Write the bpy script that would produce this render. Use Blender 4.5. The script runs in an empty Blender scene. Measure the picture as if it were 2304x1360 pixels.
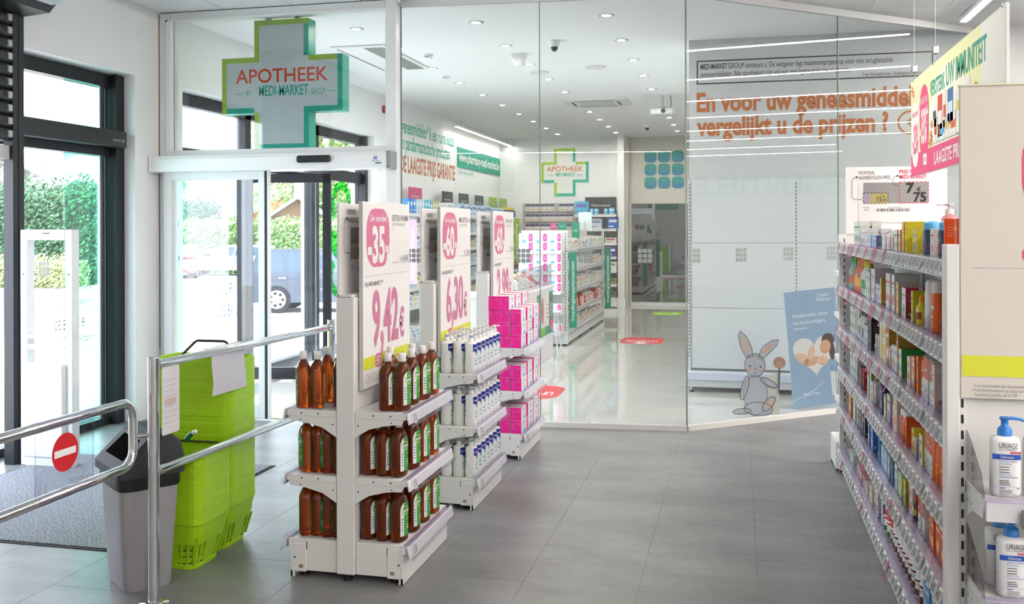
import bpy, math, random
from mathutils import Vector, Matrix

# ------------------------------------------------------------------ camera, sky, sun, exposure
SC = bpy.context.scene
COL = SC.collection
R = math.radians
PI = math.pi

cam_data = bpy.data.cameras.new('camera')
cam_data.sensor_fit = 'HORIZONTAL'
cam_data.sensor_width = 36.0
cam_data.lens = 36.0 * 2150.0 / 2304.0
cam_data.shift_y = -(680.0 - 515.5) / 2304.0
cam_data.clip_start = 0.05
cam_data.clip_end = 400
cam = bpy.data.objects.new('camera', cam_data)
COL.objects.link(cam)
cam.matrix_world = (Matrix.Translation((0, 0, 1.55)) @ Matrix.Rotation(0.232, 4, 'Z')
                    @ Matrix.Rotation(R(90), 4, 'X') @ Matrix.Rotation(-0.003, 4, 'Z'))
SC.camera = cam

world = bpy.data.worlds.new('sky')
SC.world = world
world.use_nodes = True
_n = world.node_tree.nodes
_bg = _n['Background']
_bg.inputs['Color'].default_value = (0.85, 0.91, 1.0, 1)
_bg.inputs['Strength'].default_value = 7.2

sun_data = bpy.data.lights.new('sun', 'SUN')
sun_data.energy = 9.0
sun_data.angle = R(2)
sun_data.color = (1.0, 0.96, 0.9)
sun = bpy.data.objects.new('sun', sun_data)
COL.objects.link(sun)
sun.rotation_euler = (R(42), 0, R(70))

SC.view_settings.view_transform = 'Standard'
SC.view_settings.look = 'None'
SC.view_settings.exposure = 0.62
SC.view_settings.gamma = 1.0
SC.view_settings.use_curve_mapping = False
STRIP_LIGHT = 98.0
SPOT_LIGHT = 720.0

cy = SC.cycles
cy.max_bounces = 8
cy.diffuse_bounces = 4
cy.glossy_bounces = 4
cy.transmission_bounces = 6
cy.transparent_max_bounces = 24
cy.caustics_reflective = False
cy.caustics_refractive = False
cy.sample_clamp_indirect = 4.0
cy.use_denoising = True

# ------------------------------------------------------------------ helpers
def lin(h):
    h = h.lstrip('#')
    out = []
    for i in (0, 2, 4):
        c = int(h[i:i + 2], 16) / 255
        out.append(c / 12.92 if c <= .04045 else ((c + .055) / 1.055) ** 2.4)
    return (*out, 1)

_mats = {}
def mat(hexc, rough=.5, metal=0.0, trans=0.0, ior=1.45, noise=0.0, scale=20, emis=0.0, coat=0.0, alpha=1.0, spec=.5, bump=0.0, sub=0.0):
    key = (hexc, rough, metal, trans, ior, noise, scale, emis, coat, alpha, spec, bump, sub)
    if key in _mats:
        return _mats[key]
    m = bpy.data.materials.new('paint_' + hexc.strip('#'))
    m.use_nodes = True
    nt = m.node_tree
    b = nt.nodes['Principled BSDF']
    b.inputs['Base Color'].default_value = lin(hexc)
    b.inputs['Roughness'].default_value = rough
    b.inputs['Metallic'].default_value = metal
    b.inputs['Transmission Weight'].default_value = trans
    b.inputs['IOR'].default_value = ior
    b.inputs['Coat Weight'].default_value = coat
    b.inputs['Alpha'].default_value = alpha
    b.inputs['Specular IOR Level'].default_value = spec
    if sub:
        b.inputs['Subsurface Weight'].default_value = sub
    if emis:
        b.inputs['Emission Color'].default_value = lin(hexc)
        b.inputs['Emission Strength'].default_value = emis
    if noise or bump:
        tc = nt.nodes.new('ShaderNodeTexCoord')
        nz = nt.nodes.new('ShaderNodeTexNoise')
        nz.inputs['Scale'].default_value = scale
        nz.inputs['Detail'].default_value = 5
        nt.links.new(tc.outputs['Object'], nz.inputs['Vector'])
        if noise:
            mx = nt.nodes.new('ShaderNodeMix')
            mx.data_type = 'RGBA'
            c = lin(hexc)
            mx.inputs['A'].default_value = tuple(v * (1 - noise) for v in c[:3]) + (1,)
            mx.inputs['B'].default_value = tuple(min(1, v * (1 + noise)) for v in c[:3]) + (1,)
            nt.links.new(nz.outputs['Fac'], mx.inputs['Factor'])
            nt.links.new(mx.outputs['Result'], b.inputs['Base Color'])
        if bump:
            bp = nt.nodes.new('ShaderNodeBump')
            bp.inputs['Strength'].default_value = bump
            bp.inputs['Distance'].default_value = .01
            nt.links.new(nz.outputs['Fac'], bp.inputs['Height'])
            nt.links.new(bp.outputs['Normal'], b.inputs['Normal'])
    _mats[key] = m
    return m

def glass_mat(name, tint, refl=.05, graze=.75, gcol=(1, 1, 1, 1)):
    """clear pane: see-through with a mirror reflection that grows at grazing angles"""
    m = bpy.data.materials.new(name)
    m.use_nodes = True
    nt = m.node_tree
    for n in list(nt.nodes):
        nt.nodes.remove(n)
    out = nt.nodes.new('ShaderNodeOutputMaterial')
    mix = nt.nodes.new('ShaderNodeMixShader')
    tr = nt.nodes.new('ShaderNodeBsdfTransparent')
    tr.inputs['Color'].default_value = lin(tint)
    gl = nt.nodes.new('ShaderNodeBsdfGlossy')
    gl.inputs['Roughness'].default_value = 0.0
    gl.inputs['Color'].default_value = gcol
    lw = nt.nodes.new('ShaderNodeLayerWeight')
    lw.inputs['Blend'].default_value = .5
    pw = nt.nodes.new('ShaderNodeMath'); pw.operation = 'POWER'; pw.inputs[1].default_value = 4.0
    ml = nt.nodes.new('ShaderNodeMath'); ml.operation = 'MULTIPLY_ADD'
    ml.inputs[1].default_value = graze; ml.inputs[2].default_value = refl
    nt.links.new(lw.outputs['Facing'], pw.inputs[0])
    nt.links.new(pw.outputs[0], ml.inputs[0])
    nt.links.new(ml.outputs[0], mix.inputs['Fac'])
    nt.links.new(tr.outputs[0], mix.inputs[1])
    nt.links.new(gl.outputs[0], mix.inputs[2])
    nt.links.new(mix.outputs[0], out.inputs['Surface'])
    return m

def amber_mat(name, col, dif):
    """tinted liquid in a clear plastic bottle: part see-through, part scattering, glossy skin"""
    m = bpy.data.materials.new(name)
    m.use_nodes = True
    nt = m.node_tree
    b = nt.nodes['Principled BSDF']
    b.inputs['Base Color'].default_value = lin(col)
    b.inputs['Roughness'].default_value = .12
    b.inputs['Transmission Weight'].default_value = dif
    b.inputs['IOR'].default_value = 1.33
    b.inputs['Coat Weight'].default_value = .4
    return m

def emit_mat(name, col, s):
    m = bpy.data.materials.new(name)
    m.use_nodes = True
    nt = m.node_tree
    for n in list(nt.nodes):
        nt.nodes.remove(n)
    out = nt.nodes.new('ShaderNodeOutputMaterial')
    e = nt.nodes.new('ShaderNodeEmission')
    e.inputs['Color'].default_value = lin(col)
    e.inputs['Strength'].default_value = s
    nt.links.new(e.outputs[0], out.inputs['Surface'])
    return m

# ---- text as mesh, from Blender's own font
_tx = {}
def text_geo(s, bold=0.0):
    k = (s, bold)
    if k not in _tx:
        cu = bpy.data.curves.new('lettering', 'FONT')
        cu.body = s
        cu.size = 1.0
        cu.resolution_u = 3
        cu.offset = bold
        o = bpy.data.objects.new('lettering', cu)
        COL.objects.link(o)
        dg = bpy.context.evaluated_depsgraph_get()
        me = bpy.data.meshes.new_from_object(o.evaluated_get(dg))
        vs = [(v.co.x, v.co.y) for v in me.vertices]
        fs = [tuple(p.vertices) for p in me.polygons]
        bpy.data.objects.remove(o)
        bpy.data.curves.remove(cu)
        bpy.data.meshes.remove(me)
        _tx[k] = (vs, fs)
    return _tx[k]
CAPH = None

def PL(o, face):
    """matrix of a printed plane: u to the reader's right, v up, n towards the reader"""
    ax = {'S': ((1, 0, 0), (0, 0, 1), (0, -1, 0)), 'E': ((0, 1, 0), (0, 0, 1), (1, 0, 0)),
          'W': ((0, -1, 0), (0, 0, 1), (-1, 0, 0)), 'N': ((-1, 0, 0), (0, 0, 1), (0, 1, 0)),
          'U': ((1, 0, 0), (0, 1, 0), (0, 0, 1))}[face]
    M = Matrix.Identity(4)
    for c, a in enumerate(ax):
        for r in range(3):
            M[r][c] = a[r]
    for r in range(3):
        M[r][3] = o[r]
    return M

class MB:
    """collects shapes with materials into one mesh"""
    def __init__(s, M=None):
        s.v, s.f, s.m, s.sm, s.mats = [], [], [], [], []
        s.T = M
    def mi(s, m):
        if m not in s.mats:
            s.mats.append(m)
        return s.mats.index(m)
    def add(s, vs, fs, m, smooth=False):
        b = len(s.v)
        if s.T is None:
            s.v += [tuple(p) for p in vs]
        elif isinstance(s.T, Matrix):
            s.v += [tuple(s.T @ Vector(p)) for p in vs]
        else:
            s.v += [tuple(s.T(*p)) for p in vs]
        i = s.mi(m)
        for f in fs:
            s.f.append(tuple(b + k for k in f)); s.m.append(i); s.sm.append(smooth)
        return s
    def box(s, x0, x1, y0, y1, z0, z1, m):
        vs = [(x, y, z) for x in (x0, x1) for y in (y0, y1) for z in (z0, z1)]
        return s.add(vs, [(0, 1, 3, 2), (4, 6, 7, 5), (0, 4, 5, 1), (2, 3, 7, 6), (0, 2, 6, 4), (1, 5, 7, 3)], m)
    def cbox(s, x0, x1, y0, y1, z0, z1, m, c=.003, smooth=False):
        """box with chamfered edges"""
        X, Y, Z = (x0, x1), (y0, y1), (z0, z1)
        vs, idx = [], {}
        for i in (0, 1):
            for j in (0, 1):
                for k in (0, 1):
                    cx = c if i == 0 else -c; cyy = c if j == 0 else -c; cz = c if k == 0 else -c
                    idx[i, j, k, 0] = len(vs); vs.append((X[i], Y[j] + cyy, Z[k] + cz))
                    idx[i, j, k, 1] = len(vs); vs.append((X[i] + cx, Y[j], Z[k] + cz))
                    idx[i, j, k, 2] = len(vs); vs.append((X[i] + cx, Y[j] + cyy, Z[k]))
        fs = []
        for i in (0, 1):
            fs.append([idx[i, 0, 0, 0], idx[i, 1, 0, 0], idx[i, 1, 1, 0], idx[i, 0, 1, 0]])
            fs.append([idx[0, i, 0, 1], idx[1, i, 0, 1], idx[1, i, 1, 1], idx[0, i, 1, 1]])
            fs.append([idx[0, 0, i, 2], idx[1, 0, i, 2], idx[1, 1, i, 2], idx[0, 1, i, 2]])
        for i in (0, 1):
            for j in (0, 1):
                fs.append([idx[i, j, 0, 0], idx[i, j, 1, 0], idx[i, j, 1, 1], idx[i, j, 0, 1]])
                fs.append([idx[i, 0, j, 0], idx[i, 1, j, 0], idx[i, 1, j, 2], idx[i, 0, j, 2]])
                fs.append([idx[0, i, j, 1], idx[1, i, j, 1], idx[1, i, j, 2], idx[0, i, j, 2]])
                for k in (0, 1):
                    fs.append([idx[i, j, k, 0], idx[i, j, k, 1], idx[i, j, k, 2]])
        return s.add(vs, fs, m, smooth)
    def cyl(s, p0, p1, r, m, n=14, r1=None, smooth=True):
        p0, p1 = Vector(p0), Vector(p1)
        r1 = r if r1 is None else r1
        d = (p1 - p0).normalized()
        a = d.orthogonal().normalized(); b = d.cross(a)
        vs = []
        for p, rr in ((p0, r), (p1, r1)):
            for i in range(n):
                t = 2 * PI * i / n
                vs.append(p + a * rr * math.cos(t) + b * rr * math.sin(t))
        fs = [(i, (i + 1) % n, n + (i + 1) % n, n + i) for i in range(n)]
        s.add(vs, fs, m, smooth)
        s.add([vs[i] for i in range(n)], [tuple(range(n))[::-1]], m)
        s.add([vs[n + i] for i in range(n)], [tuple(range(n))], m)
        return s
    def tube(s, pts, r, m, n=10, closed=False):
        P = [Vector(p) for p in pts]
        vs, fs = [], []
        a = None
        L = len(P)
        for i, p in enumerate(P):
            d = (P[(i + 1) % L if closed else min(i + 1, L - 1)] - P[i - 1 if (closed or i > 0) else 0]).normalized()
            a = d.orthogonal().normalized() if a is None else (a - d * a.dot(d)).normalized()
            b = d.cross(a)
            for k in range(n):
                t = 2 * PI * k / n
                vs.append(p + a * r * math.cos(t) + b * r * math.sin(t))
        for i in range(L if closed else L - 1):
            j = (i + 1) % L
            for k in range(n):
                q = (k + 1) % n
                fs.append((i * n + k, i * n + q, j * n + q, j * n + k))
        if not closed:
            fs.append(tuple(range(n))[::-1]); fs.append(tuple((L - 1) * n + k for k in range(n)))
        return s.add(vs, fs, m, True)
    def loft(s, levels, m, n=20, cx=0, cy=0, flat_caps=True):
        """levels (z, rx, ry, e): superellipse rings joined into a skin"""
        vs, fs = [], []
        for (z, rx, ry, e) in levels:
            for i in range(n):
                t = 2 * PI * i / n
                c, sn = math.cos(t), math.sin(t)
                vs.append((cx + rx * math.copysign(abs(c) ** (2 / e), c), cy + ry * math.copysign(abs(sn) ** (2 / e), sn), z))
        for j in range(len(levels) - 1):
            for i in range(n):
                q = (i + 1) % n
                fs.append((j * n + i, j * n + q, (j + 1) * n + q, (j + 1) * n + i))
        s.add(vs, fs, m, True)
        if flat_caps:
            s.add(vs[:n], [tuple(range(n))[::-1]], m)
            s.add(vs[-n:], [tuple(range(n))], m)
        return s
    def prism(s, poly, n0, n1, m):
        k = len(poly)
        vs = [(u, v, n0) for u, v in poly] + [(u, v, n1) for u, v in poly]
        fs = [tuple(range(k))[::-1], tuple(range(k, 2 * k))] + [(i, (i + 1) % k, k + (i + 1) % k, k + i) for i in range(k)]
        return s.add(vs, fs, m)
    # flat print
    def rect(s, u0, v0, u1, v1, m, n=.0006, cols=1):
        vs, fs = [], []
        for i in range(cols + 1):
            u = u0 + (u1 - u0) * i / cols
            vs += [(u, v0, n), (u, v1, n)]
        for i in range(cols):
            fs.append((2 * i, 2 * i + 2, 2 * i + 3, 2 * i + 1))
        return s.add(vs, fs, m)
    def poly(s, pts, m, n=.0006):
        return s.add([(u, v, n) for u, v in pts], [tuple(range(len(pts)))], m)
    def rrect(s, u0, v0, u1, v1, r, m, n=.0006, k=5):
        return s.poly(rr_pts(u0, v0, u1, v1, r, k), m, n)
    def disc(s, u, v, r, m, n=.0006, k=24, rv=None):
        rv = r if rv is None else rv
        return s.poly([(u + r * math.cos(2 * PI * i / k), v + rv * math.sin(2 * PI * i / k)) for i in range(k)], m, n)
    def band(s, pts, w, m, n=.0006):
        """flat line of width w along points"""
        vs, fs = [], []
        L = len(pts)
        for i, (u, v) in enumerate(pts):
            a = pts[max(0, i - 1)]; b = pts[min(L - 1, i + 1)]
            du, dv = b[0] - a[0], b[1] - a[1]
            l = math.hypot(du, dv) or 1
            nu, nv = -dv / l * w / 2, du / l * w / 2
            vs += [(u + nu, v + nv, n), (u - nu, v - nv, n)]
        for i in range(L - 1):
            fs.append((2 * i, 2 * i + 1, 2 * i + 3, 2 * i + 2))
        return s.add(vs, fs, m)
    def ring(s, u, v, r0, r1, m, n=.0006, k=28):
        vs, fs = [], []
        for i in range(k):
            c, q = math.cos(2 * PI * i / k), math.sin(2 * PI * i / k)
            vs += [(u + r0 * c, v + r0 * q, n), (u + r1 * c, v + r1 * q, n)]
        for i in range(k):
            j = (i + 1) % k
            fs.append((2 * i, 2 * i + 1, 2 * j + 1, 2 * j))
        return s.add(vs, fs, m)
    def text(s, t, u, v, h, m, w=None, n=.0008, bold=.0, al='l', cond=1.0, mirror=False, rot=False):
        """lettering with cap height h, squeezed to width w"""
        global CAPH
        if CAPH is None:
            CAPH = max(p[1] for p in text_geo('H')[0])
        vs, fs = text_geo(t, bold)
        if not vs:
            return s
        x0 = min(p[0] for p in vs); x1 = max(p[0] for p in vs)
        sy = h / CAPH
        sx = (w / (x1 - x0)) if w else sy * cond
        W = (x1 - x0) * sx
        off = {'l': 0, 'c': -W / 2, 'r': -W}[al]
        out = []
        for x, y in vs:
            a, b = off + (x - x0) * sx, y * sy
            if mirror:
                a = -a
            if rot:
                a, b = -b, a
            out.append((u + a, v + b, n))
        return s.add(out, fs, m)
    def build(s, name, parent=None, loc=(0, 0, 0), rz=0.0):
        me = bpy.data.meshes.new(name)
        me.from_pydata(s.v, [], s.f)
        for m in s.mats:
            me.materials.append(m)
        me.polygons.foreach_set('material_index', s.m)
        me.polygons.foreach_set('use_smooth', s.sm)
        me.update()
        o = bpy.data.objects.new(name, me)
        COL.objects.link(o)
        o.location = loc
        o.rotation_euler = (0, 0, rz)
        if parent is not None:
            o.parent = parent
        return o

def rr_pts(u0, v0, u1, v1, r, k=5):
    out = []
    for cu, cv, a0 in ((u1 - r, v1 - r, 0), (u0 + r, v1 - r, 90), (u0 + r, v0 + r, 180), (u1 - r, v0 + r, 270)):
        for i in range(k + 1):
            a = R(a0 + 90 * i / k)
            out.append((cu + r * math.cos(a), cv + r * math.sin(a)))
    return out

def arc(cu, cv, r, a0, a1, k=8):
    return [(cu + r * math.cos(R(a0 + (a1 - a0) * i / k)), cv + r * math.sin(R(a0 + (a1 - a0) * i / k))) for i in range(k + 1)]

def tag(o, label=None, cat=None, group=None, kind=None):
    if label: o['label'] = label
    if cat: o['category'] = cat
    if group: o['group'] = group
    if kind: o['kind'] = kind
    return o

def thing(name, label, cat, loc=(0, 0, 0), rz=0.0, group=None):
    o = bpy.data.objects.new(name, None)
    o.empty_display_size = .1
    COL.objects.link(o)
    o.location = loc
    o.rotation_euler = (0, 0, rz)
    return tag(o, label, cat, group)

def struct(name, mb, label=None):
    o = mb.build(name)
    return tag(o, label, None, None, 'structure')

def kids(o):
    return [c for c in COL.objects if c.parent == o]

_children = {}
def freeze(root):
    """remember a finished thing's parts so that it can be copied fast"""
    ch = [(c, [(g) for g in COL.objects if g.parent == c]) for c in COL.objects if c.parent == root]
    _children[root.name] = ch
    return root

def dup(root, loc, rz=0.0, label=None, group=None):
    r = root.copy()
    COL.objects.link(r)
    r.location = loc
    r.rotation_euler = (0, 0, rz)
    if label: r['label'] = label
    if group: r['group'] = group
    for c, gs in _children[root.name]:
        n = c.copy(); COL.objects.link(n); n.parent = r
        for g in gs:
            q = g.copy(); COL.objects.link(q); q.parent = n
    return r

class Kind:
    """first use moves the original, later uses copy it"""
    def __init__(s, root):
        s.root, s.used = freeze(root), False
    def put(s, loc, rz=0.0, label=None, group=None):
        if not s.used:
            s.used = True
            s.root.location = loc
            s.root.rotation_euler = (0, 0, rz)
            tag(s.root, label, None, group)
            return s.root
        return dup(s.root, loc, rz, label, group)

_T = {2: 'twenty', 3: 'thirty', 4: 'forty', 5: 'fifty'}
_TT = {2: 'twentieth', 3: 'thirtieth', 4: 'fortieth', 5: 'fiftieth'}
ORD = ['first', 'second', 'third', 'fourth', 'fifth', 'sixth', 'seventh', 'eighth', 'ninth', 'tenth', 'eleventh', 'twelfth',
       'thirteenth', 'fourteenth', 'fifteenth', 'sixteenth', 'seventeenth', 'eighteenth', 'nineteenth', 'twentieth']
def ordn(i):
    if i < 20: return ORD[i]
    a, b = divmod(i + 1, 10)
    return _TT[a] if b == 0 else _T[a] + '-' + ORD[b - 1]
rnd = random.Random(7)

# ------------------------------------------------------------------ materials
WHITE = mat('#efefee', .45)
STEEL_W = mat('#e9e8e6', .38, noise=.015, scale=9)
PAPER = mat('#eceae8', .55)
WALLM = mat('#eeefef', .8, noise=.02, scale=3)
CEILM = mat('#f3f4f4', .85, noise=.012, scale=4)
PLASTIC_W = mat('#f3f3f3', .3)
BLACK = mat('#16181c', .45)
DARKFR = mat('#14181e', .5)
DARKGREY = mat('#3b3d40', .5)
RUBBER = mat('#101010', .7)
CHROME = mat('#e4e6e8', .07, 1.0)
STEEL = mat('#b9bcc0', .25, 1.0)
LILAC = glass_mat('lilac_plastic', '#f4f2fa', .05, .4)
COVER = glass_mat('clear_cover', '#fcfcfd', .03, .3)
CLEAR = glass_mat('clear_plastic', '#f4f4f6', .04, .5)
PINK = mat('#e0457b', .5)
PINKP = mat('#cf7496', .5)
PINKTXT = mat('#c97a9b', .5)
YELLOW = mat('#d9dc3c', .5)
GREYTXT = mat('#8f8f93', .6)
DARKTXT = mat('#4a4a4c', .6)
TEAL = mat('#189b84', .5)
LIME = mat('#9dbd35', .5)
ORANGETXT = mat('#c3672c', .6)
REDTXT = mat('#d4512f', .5)
PANE = glass_mat('shop_glass', '#f7f9f9', .04, .7)
PANE_EXT = glass_mat('window_glass', '#f6f8fa', .03, .7)
PANE_TEAL = glass_mat('tinted_glass', '#c6f1e8', .05, .6)
# ------------------------------------------------------------------ the setting
H = 3.39
WX = -4.735

def floor_mat(name, c0, c1, rough, coat=0.0):
    m = bpy.data.materials.new(name)
    m.use_nodes = True
    nt = m.node_tree
    b = nt.nodes['Principled BSDF']
    tc = nt.nodes.new('ShaderNodeTexCoord')
    mp = nt.nodes.new('ShaderNodeMapping'); mp.inputs['Scale'].default_value = (1.0, 2.2, 1)
    gm = nt.nodes.new('ShaderNodeNewGeometry')
    n1 = nt.nodes.new('ShaderNodeTexNoise'); n1.inputs['Scale'].default_value = 1.6; n1.inputs['Detail'].default_value = 8; n1.inputs['Roughness'].default_value = .62
    n2 = nt.nodes.new('ShaderNodeTexNoise'); n2.inputs['Scale'].default_value = 22; n2.inputs['Detail'].default_value = 6
    nt.links.new(gm.outputs['Position'], mp.inputs['Vector'])
    nt.links.new(mp.outputs['Vector'], n1.inputs['Vector'])
    nt.links.new(gm.outputs['Position'], n2.inputs['Vector'])
    ad = nt.nodes.new('ShaderNodeMath'); ad.operation = 'MULTIPLY_ADD'; ad.inputs[1].default_value = .25
    nt.links.new(n2.outputs['Fac'], ad.inputs[0]); nt.links.new(n1.outputs['Fac'], ad.inputs[2])
    rp = nt.nodes.new('ShaderNodeMapRange'); rp.inputs['From Min'].default_value = .42; rp.inputs['From Max'].default_value = .85
    nt.links.new(ad.outputs[0], rp.inputs['Value'])
    mx = nt.nodes.new('ShaderNodeMix'); mx.data_type = 'RGBA'
    mx.inputs['A'].default_value = lin(c0); mx.inputs['B'].default_value = lin(c1)
    nt.links.new(rp.outputs['Result'], mx.inputs['Factor'])
    nt.links.new(mx.outputs['Result'], b.inputs['Base Color'])
    b.inputs['Roughness'].default_value = rough
    b.inputs['Coat Weight'].default_value = coat
    b.inputs['Coat Roughness'].default_value = .03
    return m

VINYL = floor_mat('grey_vinyl', '#6d6d6e', '#8d8d8d', .36)
TILE = floor_mat('cream_tile', '#dddbd5', '#e4e2dd', .06, .6)
JOINT = mat('#8a8a88', .8)
JOINT2 = mat('#b9b6ae', .7)

mb = MB()
mb.box(-4.74, 18, -9, 10.3, -.12, -.002, JOINT)
shop_floor = struct('floor', mb, 'grey vinyl floor of the shop in large tiles')
# each vinyl tile laid in bond on the shop floor in view
tile_mesh = None
def add_tile(parent, cx, cyy, mesh):
    o = bpy.data.objects.new('tile', mesh)
    COL.objects.link(o)
    o.parent = parent
    o.location = (cx, cyy, 0)
    return o
def plate_mesh(w, d, t, m, gap):
    b = MB(); b.cbox(-w / 2 + gap, w / 2 - gap, -d / 2 + gap, d / 2 - gap, -t, 0, m, .0006)
    o = b.build('tile'); me = o.data
    bpy.data.objects.remove(o)
    return me
def clip(poly, fn):
    """keep the part of a polygon where fn(x, y) >= 0"""
    out = []
    for i, p in enumerate(poly):
        q = poly[(i + 1) % len(poly)]
        fp, fq = fn(*p), fn(*q)
        if fp >= 0: out.append(p)
        if fp * fq < 0:
            t = fp / (fp - fq); out.append((p[0] + (q[0] - p[0]) * t, p[1] + (q[1] - p[1]) * t))
    return out
def l1(x): return 7.424 + (x + .383) * .0778
def l2(x): return 7.424 + (x + .383) * .8463
def cut_tile(parent, polys, z0, z1, m):
    b = MB()
    for p in polys:
        if len(p) >= 3: b.prism(p, z0, z1, m)
    if b.v: b.build('tile', parent)
vt = plate_mesh(.5, 1.0, .0019, VINYL, .0006)
for i in range(-9, 3):
    x0 = -.42 + .5 * i
    if i % 2: cut_tile(shop_floor, [[(x0 + .0006, 1.1006), (x0 + .4994, 1.1006), (x0 + .4994, 1.5994), (x0 + .0006, 1.5994)]], -.0019, 0, VINYL)
    for j in range(1, 9):
        y0 = j + (.6 if i % 2 else .1)
        x1, y1 = x0 + .5, y0 + 1.0
        if max(y1 - l1(x0), y1 - l1(x1)) < -.03 and (x1 < -.383 or y1 < l2(x0) - .03) or (x0 > -.383 and y1 < l2(x0) - .03):
            add_tile(shop_floor, x0 + .25, y0 + .5, vt)
            continue
        g = .0006
        q = [(x0 + g, y0 + g), (x1 - g, y0 + g), (x1 - g, y1 - g), (x0 + g, y1 - g)]
        A_ = clip(clip(q, lambda x, y: -.383 - x), lambda x, y: l1(x) - .02 - y)
        B_ = clip(clip(q, lambda x, y: x + .383), lambda x, y: l2(x) - .02 - y)
        cut_tile(shop_floor, [A_, B_], -.0019, 0, VINYL)
mb = MB()
mb.box(-4.74, 18, -9, 1.1, -.0019, 0, VINYL)
mb.box(1.08, 18, 1.1, 8.6, -.0019, 0, VINYL)
mb.poly([(1.08, 8.6), (18, 8.6), (18, 10.2), (2.9, 10.2)], VINYL, 0)
mb.build('vinyl_sheet', shop_floor)

# pharmacy floor behind the glass
mb = MB()
mb.poly([(-4.735, 7.2), (-2.6, 7.25), (-.383, 7.43), (2.85, 10.17), (2.85, 10.3), (2.85, 19.3), (-4.735, 19.3)], JOINT2, n=-.0012)
ph_floor = struct('floor_pharmacy', mb, 'polished cream tiled floor of the pharmacy')
pt = plate_mesh(.6, .6, .003, TILE, .0012)
for i in range(13):
    for j in range(21):
        x0, y0 = -4.735 + .6 * i - .033, 7.14 + .6 * j
        x1, y1 = x0 + .6, y0 + .6
        if x0 > -.46 and y0 > 9.45: continue
        if y0 > 19.2 or x0 > 2.4: continue
        if y0 > max(l1(x0), l1(x1)) + .02 and y0 > l2(x1) + .02 and x0 > -4.74 and y1 < 19.3:
            add_tile(ph_floor, x0 + .3, y0 + .3, pt).location.z = .0015
            continue
        g = .0012
        q = [(max(x0, -4.734) + g, y0 + g), (x1 - g, y0 + g), (x1 - g, min(y1, 19.3) - g), (max(x0, -4.734) + g, min(y1, 19.3) - g)]
        q = clip(clip(q, lambda x, y: y - l1(x) - .02), lambda x, y: y - l2(x) - .02)
        cut_tile(ph_floor, [q], -.0015, .0015, TILE)

# left wall with its two openings
mb = MB()
X0 = -5.08
mb.box(X0, WX, -9, 4.0, 0, H, WALLM)
mb.box(X0, WX, 6.81, 7.49, 0, H, WALLM)
mb.box(X0, WX, 12.05, 19.4, 0, H, WALLM)
mb.box(X0, WX, 4.0, 6.81, 2.8, H, WALLM)
mb.box(X0, WX, 7.49, 12.05, 2.8, H, WALLM)
struct('wall_left', mb, 'white plastered left wall with tall window openings')
mb = MB(); mb.box(WX, WX + .012, 6.81, 7.14, 0, .1, WHITE); mb.box(-4.85, WX + .012, 6.80, 6.81, 0, .1, WHITE)
struct('baseboard_left', mb, 'white skirting on the pier by the glass door')
mb = MB(); mb.box(-4.9, -2.17, 19.0, 19.15, 0, H, WALLM)
struct('wall_back', mb, 'white back wall of the pharmacy')
BEIGE = mat('#d3cec6', .8, noise=.02, scale=3)
mb = MB()
mb.box(-2.17, -.3, 19.3, 19.45, 2.05, H, BEIGE)
mb.box(-2.17, -2.12, 19.0, 19.45, 0, H, BEIGE)
mb.box(-2.17, -.3, 19.3, 19.45, 0, .06, WHITE)
struct('wall_recess', mb, 'beige wall of the recess beside the pharmacy column')
mb = MB(); mb.box(-2.3, -2.17, 18.78, 19.0, 0, H, mat('#eeecea', .7)); mb.box(-2.32, -2.15, 18.76, 19.0, 0, .16, WHITE)
struct('column', mb, 'white square column at the pharmacy back wall')
# text wall behind the angled glass, and the wall that closes the corridor behind it
mb = MB(); mb.box(-.46, 3.0, 9.5, 9.62, 0, H, mat('#c9cbcc', .75))
struct('wall_shelf', mb, 'white wall behind the angled glass with orange lettering')
mb = MB(); mb.box(-.46, -.36, 9.62, 19.4, 0, H, WALLM)
struct('wall_corridor', mb)
mb = MB()
mb.box(2.95, 18.2, 10.2, 10.4, 0, H, mat('#85877b', .8))
struct('wall_front', mb)
mb = MB(); mb.box(18, 18.2, -9, 10.4, 0, H, mat('#d8d6cf', .8)); struct('wall_right', mb)
mb = MB(); mb.box(-5.08, 18.2, -9.2, -9, 0, H, WALLM); struct('wall_rear', mb)
# ceiling
mb = MB()
mb.box(-5.08, 18.2, -9.2, 19.45, H, H + .15, CEILM)
ceil = struct('ceiling', mb, 'white ceiling over shop and pharmacy')
CT = mat('#ecedee', .9, noise=.02, scale=60)
ct = plate_mesh(.6, 1.2, .012, CT, .004)
GRIDM = mat('#dfe0e2', .5)
for i in range(4):
    for j in range(2):
        o = add_tile(ceil, -4.42 + .6 * i, 5.4 + 1.2 * j, ct); o.location.z = H - .001
for i in range(5):
    for j in range(3):
        x, y = 1.4 + .6 * i, 6.7 + 1.2 * j
        if y + .6 > 7.424 + (x - .3 + .383) * .846 - .1: continue
        o = add_tile(ceil, x, y, ct); o.location.z = H - .001
mb = MB()
mb.box(-4.735, -4.715, 3, 7.14, H - .02, H, GRIDM)
struct('trim_1', mb, 'pale ceiling edge profile along the left wall')

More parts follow.
